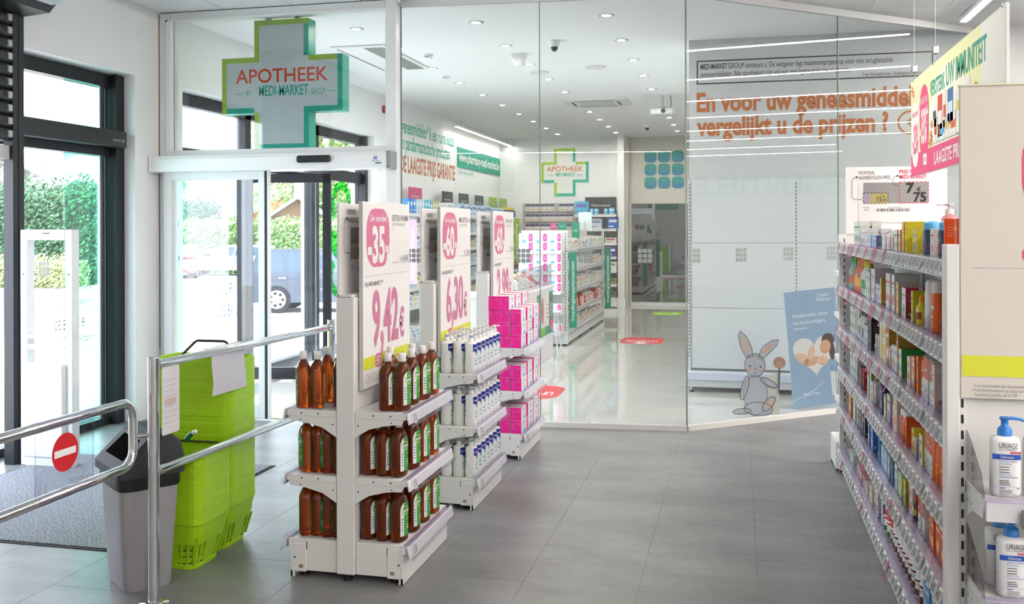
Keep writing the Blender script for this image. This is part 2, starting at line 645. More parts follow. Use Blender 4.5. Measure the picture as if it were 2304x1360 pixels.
# ---- glass partition: framed door unit, then frameless panes
FR = mat('#eceeef', .35)
part = bpy.data.objects.new('wall_partition', None); COL.objects.link(part)
tag(part, 'glass partition between shop and pharmacy', None, None, 'structure')
PY = 7.2
mb = MB()
mb.cbox(-4.73, -4.63, PY - .06, PY + .06, 0, H - .02, FR, .004)            # left jamb
mb.cbox(-4.63, -2.715, PY - .057, PY + .057, 3.31, H - .02, FR, .004)        # head
mb.cbox(-4.63, -2.715, PY - .057, PY + .057, 2.03, 2.215, FR, .004)          # transom
mb.cbox(-2.715, -2.625, PY - .06, PY + .07, 0, H - .02, FR, .004)          # post
mb.box(-4.66, -4.645, PY - .075, PY - .06, 2.215, 3.31, FR)
mb.box(-4.66, -2.70, PY - .075, PY - .06, 3.295, 3.31, FR)
mb.build('frame', part)
mb = MB(); mb.box(-4.735, -4.7302, 7.135, 7.2, .55, H - .03, mat('#9b7a55', .9)); mb.build('raw_board_edge', part)
mb = MB(); mb.box(-4.63, -2.715, PY - .006, PY + .006, 2.215, 3.31, PANE); mb.build('pane', part)
# frameless panes to the corner
def line_M(p, q):
    p, q = Vector((*p, 0)), Vector((*q, 0))
    t = (q - p).normalized(); n = Vector((t.y, -t.x, 0))
    M = Matrix.Identity(4)
    for r in range(3):
        M[r][0] = t[r]; M[r][1] = (0, 0, 1)[r]; M[r][2] = n[r]; M[r][3] = p[r]
    return M, (q - p).length
GL = [((-2.62, 7.25), (-1.508, 7.34)), ((-1.508, 7.34), (-.383, 7.424)), ((-.383, 7.424), (.822, 8.444)),
      ((.822, 8.444), (2.07, 9.5)), ((2.07, 9.5), (2.95, 10.245))]
SIL = mat('#7d8580', .4)
for i, (p, q) in enumerate(GL):
    M, L = line_M(p, q)
    b = MB(M); b.box(.003, L - .003, .04, H - .06, -.006, .006, PANE); b.build('pane', part)
    b = MB(M); b.box(-.003, .003, .04, H - .06, -.007, .007, SIL); b.build('joint', part)
for (p, q) in ((GL[0][0], GL[1][1]), (GL[2][0], GL[4][1])):
    M, L = line_M(p, q)
    b = MB(M); b.box(0, L, 0, .04, -.022, .022, mat('#e2e0dc', .5)); b.build('bottom_profile', part)
    b = MB(M); b.box(0, L, H - .06, H - .001, -.022, .022, FR); b.build('top_profile', part)

# sliding door leaf
leaf = bpy.data.objects.new('door_1', None); COL.objects.link(leaf)
tag(leaf, 'white framed sliding glass door leaf below the white operator box', None, None, 'structure')
LY = 7.1
mb = MB()
for x0, x1, z0, z1, e in ((-4.655, -4.585, .015, 2.05, 0), (-3.79, -3.735, .015, 2.05, 0), (-4.585, -3.79, 1.96, 2.048, .002), (-4.585, -3.79, .017, .13, .002)):
    mb.cbox(x0, x1, LY - .022 + e, LY + .022 - e, z0, z1, FR, .003)
mb.build('leaf_frame', leaf)
mb = MB(); mb.box(-3.735, -3.71, LY - .018, LY + .018, .015, 2.05, BLACK); mb.box(-3.71, -3.70, LY - .022, LY + .022, .015, 2.05, FR); mb.build('edge_seal', leaf)
mb = MB(); mb.box(-4.585, -3.79, LY - .004, LY + .004, .13, 1.96, PANE); mb.build('pane', leaf)
# operator box over the sliding door
hd = thing('door_operator', 'long white door operator box with black motion sensor over sliding door', 'door operator', (-3.68, 7.0, 2.03))
mb = MB()
prof = [(0, 0), (.0, .1), (.02, .13), (.14, .13), (.14, -.005), (.03, -.005)]
OPW = mat('#f1f2f3', .22)
vs = [(x, 6.985 - 7.0 + a, b) for x in (-1.03, 1.03) for a, b in prof]
k = len(prof)
mb.add(vs, [tuple(range(k)), tuple(range(k, 2 * k))[::-1]] + [(i, i + k, (i + 1) % k + k, (i + 1) % k) for i in range(k)], OPW)
mb.build('cover', hd)
mb = MB(); mb.cbox(1.03, 1.065, -.02, .13, -.005, .13, mat('#8e9294', .5), .004)
mb.cyl((1.04, -.022, .115), (1.04, -.018, .115), .004, BLACK, 8); mb.cyl((1.04, -.022, .01), (1.04, -.018, .01), .004, BLACK, 8); mb.build('end_cap', hd)
mb = MB(); mb.cbox(-1.05, -1.03, -.02, .13, -.005, .13, OPW, .004); mb.build('end_cap', hd)
mb = MB(); mb.cbox(.285, .57, -.05, -.01, .05, .105, BLACK, .012); mb.build('motion_sensor', hd)
pr = MB(PL((.905, -.0155, .02), 'S'))
pr.text('IBS', .02, .045, .024, mat('#2f62b5', .5), w=.032, bold=.02)
pr.rect(.005, .03, .075, .034, mat('#4b76b8', .5)); pr.rect(.035, .012, .085, .021, mat('#2d5b52', .5))
pr.build('maker_sticker', hd)

# ---- windows in the left wall
def window(n, label):
    o = bpy.data.objects.new('window_%d' % n, None); COL.objects.link(o)
    return tag(o, label, None, None, 'structure')
w1 = window(1, 'black framed glass entrance with teal tinted leaf in left wall')
FX0, FX1 = -4.985, -4.885
mb = MB()
mb.box(FX0, -4.83, 6.70, 6.805, 0, 2.79, DARKFR)
mb.box(FX0, FX1, 4.0, 6.70, 2.69, 2.79, DARKFR)
mb.box(FX0, FX1, 4.0, 6.70, 2.14, 2.24, DARKFR)
mb.box(FX0, FX1, 4.0, 6.70, 0, .06, DARKFR)
mb.box(FX0, FX1, 5.42, 5.5, 0, 2.79, DARKFR)
mb.build('window_frame', w1)
mb = MB(); mb.box(-4.92, -4.905, 6.6, 6.66, .06, 2.7, STEEL); mb.box(-4.96, -4.93, 6.66, 6.7, .06, 2.7, mat('#c9d4dc', .4)); mb.build('leaf_edge', w1)
for z0, z1 in ((.06, 2.14), (2.24, 2.69)):
    mb = MB(); mb.box(-4.935, -4.927, 4.0, 6.60, z0, z1, PANE_EXT); mb.build('pane', w1)
    mb = MB(); mb.box(-4.975, -4.967, 6.27, 6.66, z0, z1, PANE_TEAL); mb.build('tinted_pane', w1)
mb = MB(); mb.cbox(-4.875, -4.755, 5.5, 6.735, 2.205, 2.335, mat('#1d2026', .35), .006)
op = mb.build('entrance_operator')
tag(op, 'black beam of the entrance door operator across the left window', 'door operator')
pr = MB(PL((-4.7548, 6.55, 2.22), 'E')); pr.text('PORTALP', .01, .03, .014, mat('#c9ccd0', .5), w=.1); pr.ring(.135, .037, .007, .012, mat('#c9ccd0', .5)); pr.build('lettering', op)

w2 = window(2, 'black framed window and door seen through the glass partition')
mb = MB()
for y0, y1 in ((7.49, 7.58), (8.86, 8.98), (10.42, 10.62), (11.96, 12.045)):
    mb.box(FX0, FX1 + (.05 if y0 > 11 else 0), y0, y1, 0, 2.79, DARKFR)
mb.box(FX0, FX1, 7.49, 12.05, 2.68, 2.79, DARKFR)
mb.box(FX0, FX1, 7.49, 12.05, 2.16, 2.30, DARKFR)
mb.box(FX0, FX1, 7.49, 12.05, 0, .11, DARKFR)
mb.box(FX0 - .002, FX1 + .002, 10.50, 10.535, .11, 2.16, mat('#7e8896', .35))
mb.build('window_frame', w2)
for y0, y1 in ((7.58, 8.86), (8.98, 10.42), (10.62, 11.96)):
    for z0, z1 in ((.11, 2.16), (2.30, 2.68)):
        mb = MB(); mb.box(-4.935, -4.927, y0, y1, z0, z1, PANE_EXT); mb.build('pane', w2)
mb = MB(); mb.cbox(-4.88, -4.72, 9.0, 10.5, 2.20, 2.33, mat('#2c3036', .4), .006)
o = mb.build('exit_operator'); tag(o, 'dark door operator beam above the exit door behind the partition', 'door operator')
# inner open door leaf seen through the sliding door
d2 = bpy.data.objects.new('door_2', None); COL.objects.link(d2)
tag(d2, 'dark framed glass swing door standing open behind the sliding leaf', None, None, 'structure')
mb = MB()
for a, b in ((0, .09), (.82, .9)):
    mb.box(a, b, -.03, .03, .02, 2.12, DARKFR)
mb.box(0, .9, -.03, .03, 2.03, 2.12, DARKFR); mb.box(0, .9, -.03, .03, .02, .14, DARKFR)
o = mb.build('leaf_frame', d2)
mb = MB(); mb.box(.09, .82, -.004, .004, .14, 2.03, PANE_EXT); mb.build('pane', d2)
mb = MB(); mb.cbox(.02, .07, -.06, -.03, .06, .1, BLACK, .004); mb.build('floor_hinge', d2)
d2.location = (-4.93, 8.9, 0); d2.rotation_euler = (0, 0, R(12))

# dark mirror glass in the recess
w3 = window(3, 'dark reflecting glass front in the recess at the back')
DGL = glass_mat('dark_glass', '#7b7a70', .22, .7)
mb = MB(); mb.box(-2.12, -.46, 19.33, 19.345, .06, 2.05, DGL); mb.build('pane', w3)
mb = MB(); mb.box(-2.12, -2.09, 19.30, 19.36, 0, 2.05, WHITE); mb.box(-2.12, -.46, 19.28, 19.36, .0, .07, WHITE); mb.build('window_frame', w3)
mb = MB(); mb.box(-2.12, -.46, 19.42, 19.46, 0, 2.05, mat('#4b4842', .8)); mb.build('room_behind', w3)
# ------------------------------------------------------------------ lamps
STRIP_E = emit_mat('lamp_diffuser', '#fff7f0', STRIP_LIGHT)
SPOT_E = emit_mat('downlight_lens', '#fff8ee', SPOT_LIGHT)
def strip_lamp(label, x, y, length, along='Y', z=H, group='linear ceiling lamps of the shop'):
    t = thing('linear_lamp', label, 'ceiling lamp', (x, y, z - .0135), 0 if along == 'Y' else R(-90), group)
    b = MB(); b.box(-.035, .035, 0, length, -.035, -.001, PLASTIC_W); b.build('housing', t)
    b = MB(); b.box(-.019, .019, .01, length - .01, -.04, -.0352, STRIP_E); b.build('diffuser', t)
    return t
for i, x in enumerate((1.92, 3.8, 5.75, 7.75, 9.85, 11.8, 13.9, 15.9)):
    e = 9.0 if i < 6 else 7.5
    strip_lamp('long white linear ceiling lamp, %s row counted from the glass partition' % ordn(i), x, -7.0, e + 7.0)
strip_lamp('added unseen linear ceiling lamp brightening the aisle before the glass corner', -.05, 4.55, 1.95)  # lamp added out of view to brighten the aisle and shelf fronts
strip_lamp('white linear ceiling lamp mirrored in the partition above the green cross', -4.45, -7.6, 5.2, 'X')
t = thing('strip_reflection', 'slim glowing bar standing in for a ceiling strip mirrored above the lettered wall', 'lamp', (-4.5, 15.07, 3.24))
b = MB(); b.box(-.03, .03, 0, 3.88, .0, .035, PLASTIC_W); b.build('housing', t)  # glowing bar in place of a shop ceiling strip mirrored in the glass
b = MB(); b.box(-.025, .025, .01, 3.87, -.005, -.0002, emit_mat('strip_reflection_glow', '#fff8ee', 22.0)); b.build('diffuser', t)
for y in (.3, 3.5):
    b = MB(); b.cyl((0, y, .035), (0, y, H - 3.24), .003, STEEL, 6); b.build('suspension', t)
# recessed downlights, three rows
t = thing('downlight', '', 'downlight', (0, 0, H))
b = MB(); b.loft([(0, .066, .066, 2), (-.006, .07, .07, 2), (-.008, .06, .06, 2), (-.002, .034, .034, 2)], mat('#d9dadb', .4), 24, flat_caps=False); b.build('rim', t)
b = MB(); b.cyl((0, 0, -.0035), (0, 0, -.001), .034, SPOT_E, 20); b.build('lens', t)
b = MB()
for a in (-.017, 0, .017):
    b.box(-.034, .034, a - .001, a + .001, -.006, -.0036, PLASTIC_W); b.box(a - .001, a + .001, -.034, .034, -.006, -.0036, PLASTIC_W)
b.build('grille', t)
dl = Kind(t)
for r, (x, rown) in enumerate(((-1.1, 'row beside the angled glass'), (-2.26, 'middle row of the pharmacy'), (-3.4, 'row beside the windows'))):
    for j in range(10):
        y = 8.2 + 1.115 * j
        if r == 2 and j in (1,): continue
        if r in (0, 1) and j == 5: continue
        dl.put((x, y, H), 0, 'round recessed ceiling downlight, %s in the %s' % (ordn(j), rown), 'recessed downlights')

# ------------------------------------------------------------------ print: price poster and topper
def poster_art(pr, W, Hh, pct, name, sub, old, price, cents_w=.66):
    def U(a): return a * W
    def V(a): return (1 - a) * Hh
    pr.rrect(U(.08), V(.355), U(.54), V(.035), .1, PINKP, .0006, 8)
    pr.text('Uw voordeel', U(.31), V(.105), .030, PAPER, w=U(.33), n=.0012, bold=.015, al='c')
    pr.text('-' + pct, U(.27), V(.325), .155, PAPER, w=U(.34), n=.0012, bold=.035, al='c')
    pr.text('%', U(.455), V(.325), .07, PAPER, w=U(.09), n=.0012, bold=.03, al='l')
    pr.text(name, U(.60), V(.10), .028, GREYTXT, w=U(.37), bold=.02)
    pr.text(sub, U(.60), V(.13), .014, GREYTXT, w=U(.28))
    pr.text('1L', U(.60), V(.155), .014, GREYTXT)
    pr.text('Aanbevolen prijs*', U(.60), V(.345), .009, GREYTXT, w=U(.16))
    pr.text(old, U(.78), V(.345), .036, GREYTXT, w=U(.19), bold=.01)
    pr.rect(U(.05), V(.4015), U(.97), V(.4), GREYTXT)
    pr.text('Prijs MEDI-MARKET**:', U(.05), V(.455), .020, GREYTXT, w=U(.36), bold=.01)
    pr.text(price, U(.19), V(.775), .235, PINKTXT, w=U(.54), n=.0012, bold=.03)
    pr.text('\u20ac', U(.75), V(.775), .13, PINKTXT, w=U(.11), n=.0012, bold=.03)
    pr.rect(U(0), V(.90), U(1), V(.835), YELLOW)
    pr.rrect(U(.24), V(.905), U(.36), V(.83), .02, PINKP, .0010)
    pr.text('LAAGSTE', U(.30), V(.855), .009, PAPER, w=U(.08), n=.0014, al='c'); pr.text('PRIJS', U(.30), V(.876), .011, PAPER, w=U(.08), n=.0014, al='c'); pr.text('GARANTIE', U(.30), V(.893), .008, PAPER, w=U(.09), n=.0014, al='c')
    pr.text('Elders goedkoper?', U(.40), V(.862), .013, PINKTXT, w=U(.26), n=.0012, bold=.02)
    pr.text('We betalen u HET VERSCHIL', U(.40), V(.886), .013, PINKTXT, w=U(.46), n=.0012, bold=.02)
    for i, w in enumerate((.5, .62, .56, .3)):
        pr.rect(U(.06), V(.93 + .014 * i), U(.06 + w), V(.926 + .014 * i), mat('#b9b7b6', .6))

def dash(pr, u0, v0, u1, v1, m, n=.0016, w=.005, l=.014):
    L = math.hypot(u1 - u0, v1 - v0); k = max(1, int(L / (l * 1.55)))
    for i in range(k):
        a = i / k; b_ = a + .62 / k
        pr.band([(u0 + (u1 - u0) * a, v0 + (v1 - v0) * a), (u0 + (u1 - u0) * b_, v0 + (v1 - v0) * b_)], w, m, n)
LCD = mat('#8d8a8b', .25); LCDY = mat('#a99a62', .3); SEG = mat('#1c1a19', .4); REDS = mat('#d3224f', .5)
def topper_art(pr, k, Hh):
    """k metres per unit; unit layout as on the printed card, v measured down from the top"""
    def V(v): return Hh - v * k
    def rc(u0, v0, u1, v1, m, n): pr.rect(u0 * k, V(v1), u1 * k, V(v0), m, n)
    pr.text('NORMAAL', 100 * k, V(60), 30 * k, DARKTXT, w=127 * k)
    pr.text('AANBEVOLEN PRIJS', 100 * k, V(101), 30 * k, DARKTXT, w=247 * k)
    pr.text('PRIJS NA', 413 * k, V(56), 30 * k, REDS, w=128 * k, bold=.02)
    pr.text('MEDI-MARKET', 413 * k, V(98), 30 * k, REDS, w=207 * k, bold=.02)
    pr.prism([(u, v) for u, v in rr_pts(100 * k, V(455), 712 * k, V(108), 20 * k)], .0004, .004, mat('#e4e0e0', .4))
    N = .0046
    rc(136, 128, 632, 297, LCD, N)
    rc(136, 213, 325, 297, LCDY, N + .0004)
    rc(136, 213, 190, 297, mat('#9c8fa8', .3), N + .0008)  # lilac glare on the display, put into the colour
    for a, b_, c, d in ((136, 213, 325, 213), (136, 297, 325, 297), (136, 213, 136, 297), (325, 213, 325, 297)):
        dash(pr, a * k, V(b_), c * k, V(d), SEG, N + .001, 5 * k, 16 * k)
    for a, b_, c, d in ((413, 126, 632, 126), (413, 296, 632, 296), (413, 126, 413, 296), (632, 126, 632, 296)):
        dash(pr, a * k, V(b_), c * k, V(d), REDS, N + .001, 6 * k, 18 * k)
    pr.text('15', 242 * k, V(285), 42 * k, SEG, w=34 * k, n=N + .001, bold=.01); pr.text('49', 280 * k, V(285), 26 * k, SEG, w=34 * k, n=N + .001)
    pr.text('\u20ac', 286 * k, V(254), 20 * k, SEG, n=N + .001); pr.text('/unit', 262 * k, V(230), 10 * k, SEG, n=N + .001)
    pr.text('7', 462 * k, V(212), 76 * k, SEG, w=64 * k, n=N + .001, bold=.04); pr.text('\u20ac', 545 * k, V(203), 34 * k, SEG, n=N + .001, bold=.01)
    pr.text('75', 518 * k, V(284), 72 * k, SEG, w=98 * k, n=N + .001, bold=.03)
    r = random.Random(3)
    u = 235
    while u < 492:
        w = r.choice((2, 3, 5)); rc(u, 340, u + w, 365, SEG, N); u += w + r.choice((3, 4, 6))
    pr.text('400550004833', 322 * k, V(336), 8 * k, DARKTXT, n=N, w=110 * k)
    pr.text('SUPPL/', 136 * k, V(337), 11 * k, DARKTXT, n=N); pr.text('10934', 140 * k, V(357), 11 * k, DARKTXT, n=N)
    for cu, cv, eu, ev in ((85, 81, 118, 265), (398, 76, 396, 152)):
        left = cu - (38 if cu < 200 else 36)
        pts = [(cu, cv)] + [(left + 26, cv)] + [(left + 8, cv + 10), (left, cv + 30)] + [(left, ev - 26), (left + 8, ev - 8), (left + 26, ev), (eu, ev)]
        pr.band([(a * k, V(b_)) for a, b_ in pts], 3.5 * k, SEG, .005)
        pr.disc(cu * k, V(cv), 8 * k, SEG, .0052, 10)
        pr.poly([(eu * k, V(ev - 5)), ((eu + 8) * k, V(ev)), (eu * k, V(ev + 5))][::-1], SEG, .0052)

# ------------------------------------------------------------------ double-sided promotion gondolas
DOT = mat('#2c2a2a', .5)
def shelf_side(root, s, zs, ends, L=.65):
    """shelves, brackets and price rails on one side; s = +1 or -1"""
    for z in zs:
        b = MB()
        x0, x1 = .044, .282
        b.cbox(*sorted((s * x0, s * x1)), .004, L - .004, z - .028, z, STEEL_W, .002)
        sh = b.build('shelf', root)
        for y in (.006, L - .010):
            q = MB(PL((0, y, 0), 'S') if True else None)
            pts = [(s * .044, z - .115), (s * .044, z - .028), (s * .272, z - .028), (s * .262, z - .048), (s * .19, z - .055), (s * .11, z - .075)]
            q.prism(pts if s > 0 else pts[::-1], 0, .004, STEEL_W)
            for u, v in ((.06, z - .06), (.215, z - .043)):
                q.disc(s * u, v, .0035, DOT, .0046, 8)
            q.build('bracket', sh)
        q = MB(PL((0, 0, 0), 'S'))
        for u in (.13, .21): q.disc(s * u, z - .014, .004, DOT, -.0035, 8)
        # front holes of the shelf edge
        q.build('rivets', sh)
        rail(root, s, z, L)
    # base
    b = MB()
    b.cbox(*sorted((s * .044, s * .262)), .012, L, .03, .172, STEEL_W, .002)
    ba = b.build('base', root)
    b = MB(); b.box(*sorted((s * .255, s * .263)), .004, L + .004, .003, .158, STEEL_W); b.box(*sorted((s * .246, s * .263)), .004, .010, .003, .03, STEEL_W); b.build('kick_plate', ba)
    b = MB(); b.cbox(*sorted((s * .192, s * .255)), .006, .013, .026, .148, STEEL_W, .0015)
    b.cbox(*sorted((s * .255, s * .275)), .006, .02, .135, .172, STEEL_W, .0015); b.build('corner_plate', ba)
    q = MB(PL((0, .0055, 0), 'S')); q.disc(s * .245, .088, .0045, DOT, 0, 10)
    q.rect(*((s * .205, .042, s * .225, .058) if s > 0 else (s * .225, .042, s * .205, .058)), mat('#8c8a5c' if s < 0 else '#98908a', .5), 0)
    q.rect(*((s * .188, .125, s * .192, .158) if s > 0 else (s * .192, .125, s * .188, .158)), DOT, -.0062)
    q.build('markings', ba)
    rail(root, s, .172, L)
    foot(root, (s * .215, .05)); foot(root, (s * .215, L - .05))

def foot(root, p):
    b = MB(); b.cyl((p[0], p[1], .012), (p[0], p[1], .045), .006, STEEL, 8)
    b.loft([(0, .021, .021, 2), (.006, .021, .021, 2), (.016, .012, .012, 2)], RUBBER, 14, p[0], p[1]); b.build('foot', root)

def rail(root, s, z, L):
    """slanted price rail with lilac plastic lip"""
    b = MB()
    pr = [(.282, z + .001), (.290, z + .001), (.300, z - .046), (.294, z - .048)]
    vs = [(s * x, y, zz) for y in (.0, L) for x, zz in pr]
    b.add(vs, [(0, 1, 2, 3), (7, 6, 5, 4), (0, 4, 5, 1), (1, 5, 6, 2), (2, 6, 7, 3), (3, 7, 4, 0)], mat('#e8e6ec', .3))
    r = b.build('price_rail', root)
    b = MB()
    pr = [(.262, z + .0015), (.296, z + .010), (.298, z + .006), (.262, z + .0005)]
    vs = [(s * x, y, zz) for y in (-.004, L + .004) for x, zz in pr]
    b.add(vs, [(0, 1, 2, 3), (7, 6, 5, 4), (0, 4, 5, 1), (1, 5, 6, 2), (2, 6, 7, 3), (3, 7, 4, 0)], LILAC)
    pr = [(.3015, z - .002), (.3025, z - .002), (.3115, z - .05), (.310, z - .052)]
    vs = [(s * x, y, zz) for y in (-.004, L + .004) for x, zz in pr]
    b.add(vs, [(0, 1, 2, 3), (7, 6, 5, 4), (0, 4, 5, 1), (1, 5, 6, 2), (2, 6, 7, 3), (3, 7, 4, 0)], COVER)
    pr = [(.309, z - .048), (.3125, z - .048), (.314, z - .056), (.310, z - .056)]
    b.add([(s * x, y, zz) for y in (-.004, L + .004) for x, zz in pr], [(0, 1, 2, 3), (7, 6, 5, 4), (0, 4, 5, 1), (1, 5, 6, 2), (2, 6, 7, 3), (3, 7, 4, 0)], LILAC)
    b.build('rail_cover', r)
    b = MB(); b.T = Matrix.Translation((s * .3015, .06, z - .05)) @ Matrix.Rotation(s * R(-11), 4, 'Y')
    b.box(-.001, .004, 0, .035, 0, .045, PAPER)
    for i in range(5): b.box(.004 if s > 0 else -.0015, .0046 if s > 0 else -.001, .006, .029, .008 + .007 * i, .011 + .007 * i, DOT if i % 2 else GREYTXT)
    b.build('price_label', r)

GX = -1.683
GY = [3.92, 5.055, 6.235]
WORDS = ['amber bottles', 'white pump bottles', 'pink boxes']
def gondola(i):
    g = thing('promotion_shelf', 'white two-sided promotion gondola on feet stacked with %s' % WORDS[i], 'display shelf', (GX, GY[i], 0), 0, 'promotion gondolas in a row')
    b = MB(); b.cbox(-.042, .042, 0, .06, .03, 1.25, STEEL_W, .003); b.build('upright', g)
    b = MB(); b.cbox(-.042, .042, .59, .65, .03, 1.25, STEEL_W, .003); b.build('upright', g)
    for k in range(4):
        z0, z1 = (.03, .31, .60, .89)[k], (.308, .598, .888, 1.23)[k]
        b = MB(); b.cbox(-.034, .034, .06, .59, z0, z1, STEEL_W, .003); b.build('back_panel', g)
    foot(g, (0, .03))
    for s in (1, -1):
        shelf_side(g, s, (.458, .748), True)
    return g
for i in range(3): gondola(i)
PCT = ['35', '60', '60']; PRICE = ['9,42', '6,30', '2,99']; OLD = ['14,49\u20ac', '15,75\u20ac', '7,50\u20ac']
NAME = ['DETTOL PHARMA', 'MUSTELA', 'PHY']; SUB = ['ONTSMETTINGSMIDDEL', 'ZACHTE WASGEL', 'FYSIOLOGISCH SERUM']
for i in range(3):
    p = thing('price_poster', 'white price poster with pink badge reading %s euro beside the %s' % (PRICE[i].replace(',', ' '), WORDS[i]), 'poster', (GX + .048, GY[i] + .05, .835), 0, 'price posters on the gondolas')
    b = MB(); b.cbox(0, .014, 0, .63, 0, .84, PAPER, .002); b.build('board', p)
    b = MB(); b.box(.0, .018, -.003, 0, 0, .84, mat('#c9c8c6', .4)); b.build('edge_profile', p)
    pr = MB(PL((.0142, 0, 0), 'E')); poster_art(pr, .63, .84, PCT[i], NAME[i], SUB[i], OLD[i], PRICE[i]); pr.build('print', p)
    p = thing('topper_sign', 'white topper card with price display drawing above the %s' % WORDS[i], 'sign', (GX - .036, GY[i], 1.252), 0, 'topper cards on the gondolas')
    b = MB(); b.cbox(0, .012, 0, .65, .0, .415, PAPER, .002); b.build('card', p)
    b = MB(); b.cbox(-.005, .068, .0, .25, .0, .010, PAPER, .001); b.build('foot_strip', p)
    pr = MB(PL((.0122, 0, 0), 'E')); topper_art(pr, .65 / 775, .415); pr.build('print', p)

# ------------------------------------------------------------------ amber antiseptic bottles
AMBER = amber_mat('amber_liquid', '#9a3c06', .8)
CAPW = mat('#f4f4f2', .35)
GREENL = mat('#1f7a3c', .35); GREENL2 = mat('#46a03a', .35); LIMEC = mat('#8cc63f', .35); LABW = mat('#eef0ec', .4); BLUET = mat('#4a5aa8', .5)
def amber_bottle():
    t = thing('antiseptic_bottle', '', 'bottle')
    lv = [(0, .027, .036, 2.6), (.004, .031, .041, 2.8), (.012, .032, .043, 2.9), (.09, .031, .042, 2.9), (.165, .032, .043, 2.8),
          (.182, .030, .040, 2.6), (.197, .025, .032, 2.4), (.207, .018, .021, 2.1), (.212, .0145, .0155, 2), (.218, .0145, .0145, 2)]
    b = MB(); b.loft(lv, AMBER, 24); b.build('body', t)
    b = MB(); b.loft([(.216, .0165, .0165, 2), (.217, .0172, .0172, 2), (.250, .0165, .0165, 2), (.252, .0155, .0155, 2)], CAPW, 18); b.build('cap', t)
    def wrap(u, v, n):
        z = v
        th = u / .038
        c, s_ = math.cos(th), math.sin(th)
        f = 1.0 if z < .165 else 1.0 - (z - .165) * .9
        rx, ry = .0326 * f + n, .0434 * f + n
        return (rx * math.copysign(abs(c) ** (2 / 2.85), c), ry * math.copysign(abs(s_) ** (2 / 2.85), s_), z)
    def patch(bb, u0, u1, z0, ztop, m, n, k=8):
        vs, fs = [], []
        for i in range(k + 1):
            u = u0 + (u1 - u0) * i / k
            vs += [(u, z0, n), (u, ztop(u), n)]
        for i in range(k): fs.append((2 * i, 2 * i + 2, 2 * i + 3, 2 * i + 1))
        bb.add(vs, fs, m)
    def top(u): return .135 + .04 * math.sqrt(max(0, 1 - (u / .0305) ** 2))
    b = MB(wrap)
    patch(b, -.030, -.008, .028, top, LABW, .0004)
    patch(b, -.008, .006, .028, top, GREENL2, .0004)
    patch(b, .006, .030, .028, top, GREENL, .0004)
    b.build('label', t)
    b = MB(wrap)
    b.disc(-.001, .136, .0195, LIMEC, .0010, 20)
    b.ring(-.001, .136, .018, .0195, LABW, .0012, 20)
    b.rect(-.022, .131, .021, .140, LABW, .0014, 8)
    b.text('Dettolpharma', -.020, .133, .0045, mat('#1d5a9e', .5), w=.040, n=.0018)
    for i in range(5): b.rect(-.024, .100 - .012 * i, -.012 - .002 * (i % 2), .104 - .012 * i, BLUET, .0008, 2)
    for i in range(4): b.rect(.004, .072 - .006 * i, .024 - .004 * (i % 3), .0745 - .006 * i, LABW, .0008, 3)
    b.rect(.004, .098, .022, .104, LIMEC, .0008, 3)
    b.build('label_print', t)
    def wrapb(u, v, n):
        x, y, z = wrap(u, v, n); return (-x, -y, z)
    b = MB(wrapb); patch(b, -.017, .017, .03, lambda u: .15, LABW, .0004)
    for i in range(9): b.rect(-.014, .135 - .011 * i, .013 - .004 * (i % 3), .138 - .011 * i, GREYTXT, .0008, 4)
    b.rect(-.014, .035, .0, .05, SEG, .0008, 2); b.build('back_label', t)
    return t
amb = Kind(amber_bottle())
TIERS = [('top shelf', .749), ('middle shelf', .459), ('base', .173)]
AMB_G = 'amber antiseptic bottles on the first gondola'
for tn, (tier, z) in enumerate(TIERS):
    # aisle side: front row along the rail, then the near row behind it
    if tn == 0:
        spots = [(.235, .085), (.170, .080), (.225, .235), (.23, .375), (.23, .515), (.165, .42), (.1, .3)]
    else:
        spots = [(.222, .078), (.150, .082), (.082, .088), (.23, .225), (.23, .370), (.23, .515), (.15, .25), (.15, .40)]
    for k, (x, y) in enumerate(spots):
        amb.put((GX + x, GY[0] + y, z), R(rnd.uniform(-14, -2)), 'amber bottle with green label on aisle side of %s, %s from the near corner' % (tier, ordn(k)), AMB_G)
    spots = ([(-.235, .08), (-.195, .072), (-.175, .22), (-.135, .2), (-.09, .12)] if tn == 0 else [(-.222, .08), (-.168, .085), (-.118, .075), (-.07, .085), (-.2, .24), (-.14, .3)])
    for k, (x, y) in enumerate(spots):
        if tn == 0: x = (-.232, -.165, -.19, -.12, -.075)[k]; y = (.07, .075, .235, .22, .12)[k]
        amb.put((GX + x, GY[0] + y, z), R(rnd.uniform(198, 222)), 'amber bottle on the rail side of the %s, %s from the near corner' % (tier, ordn(k)), AMB_G)

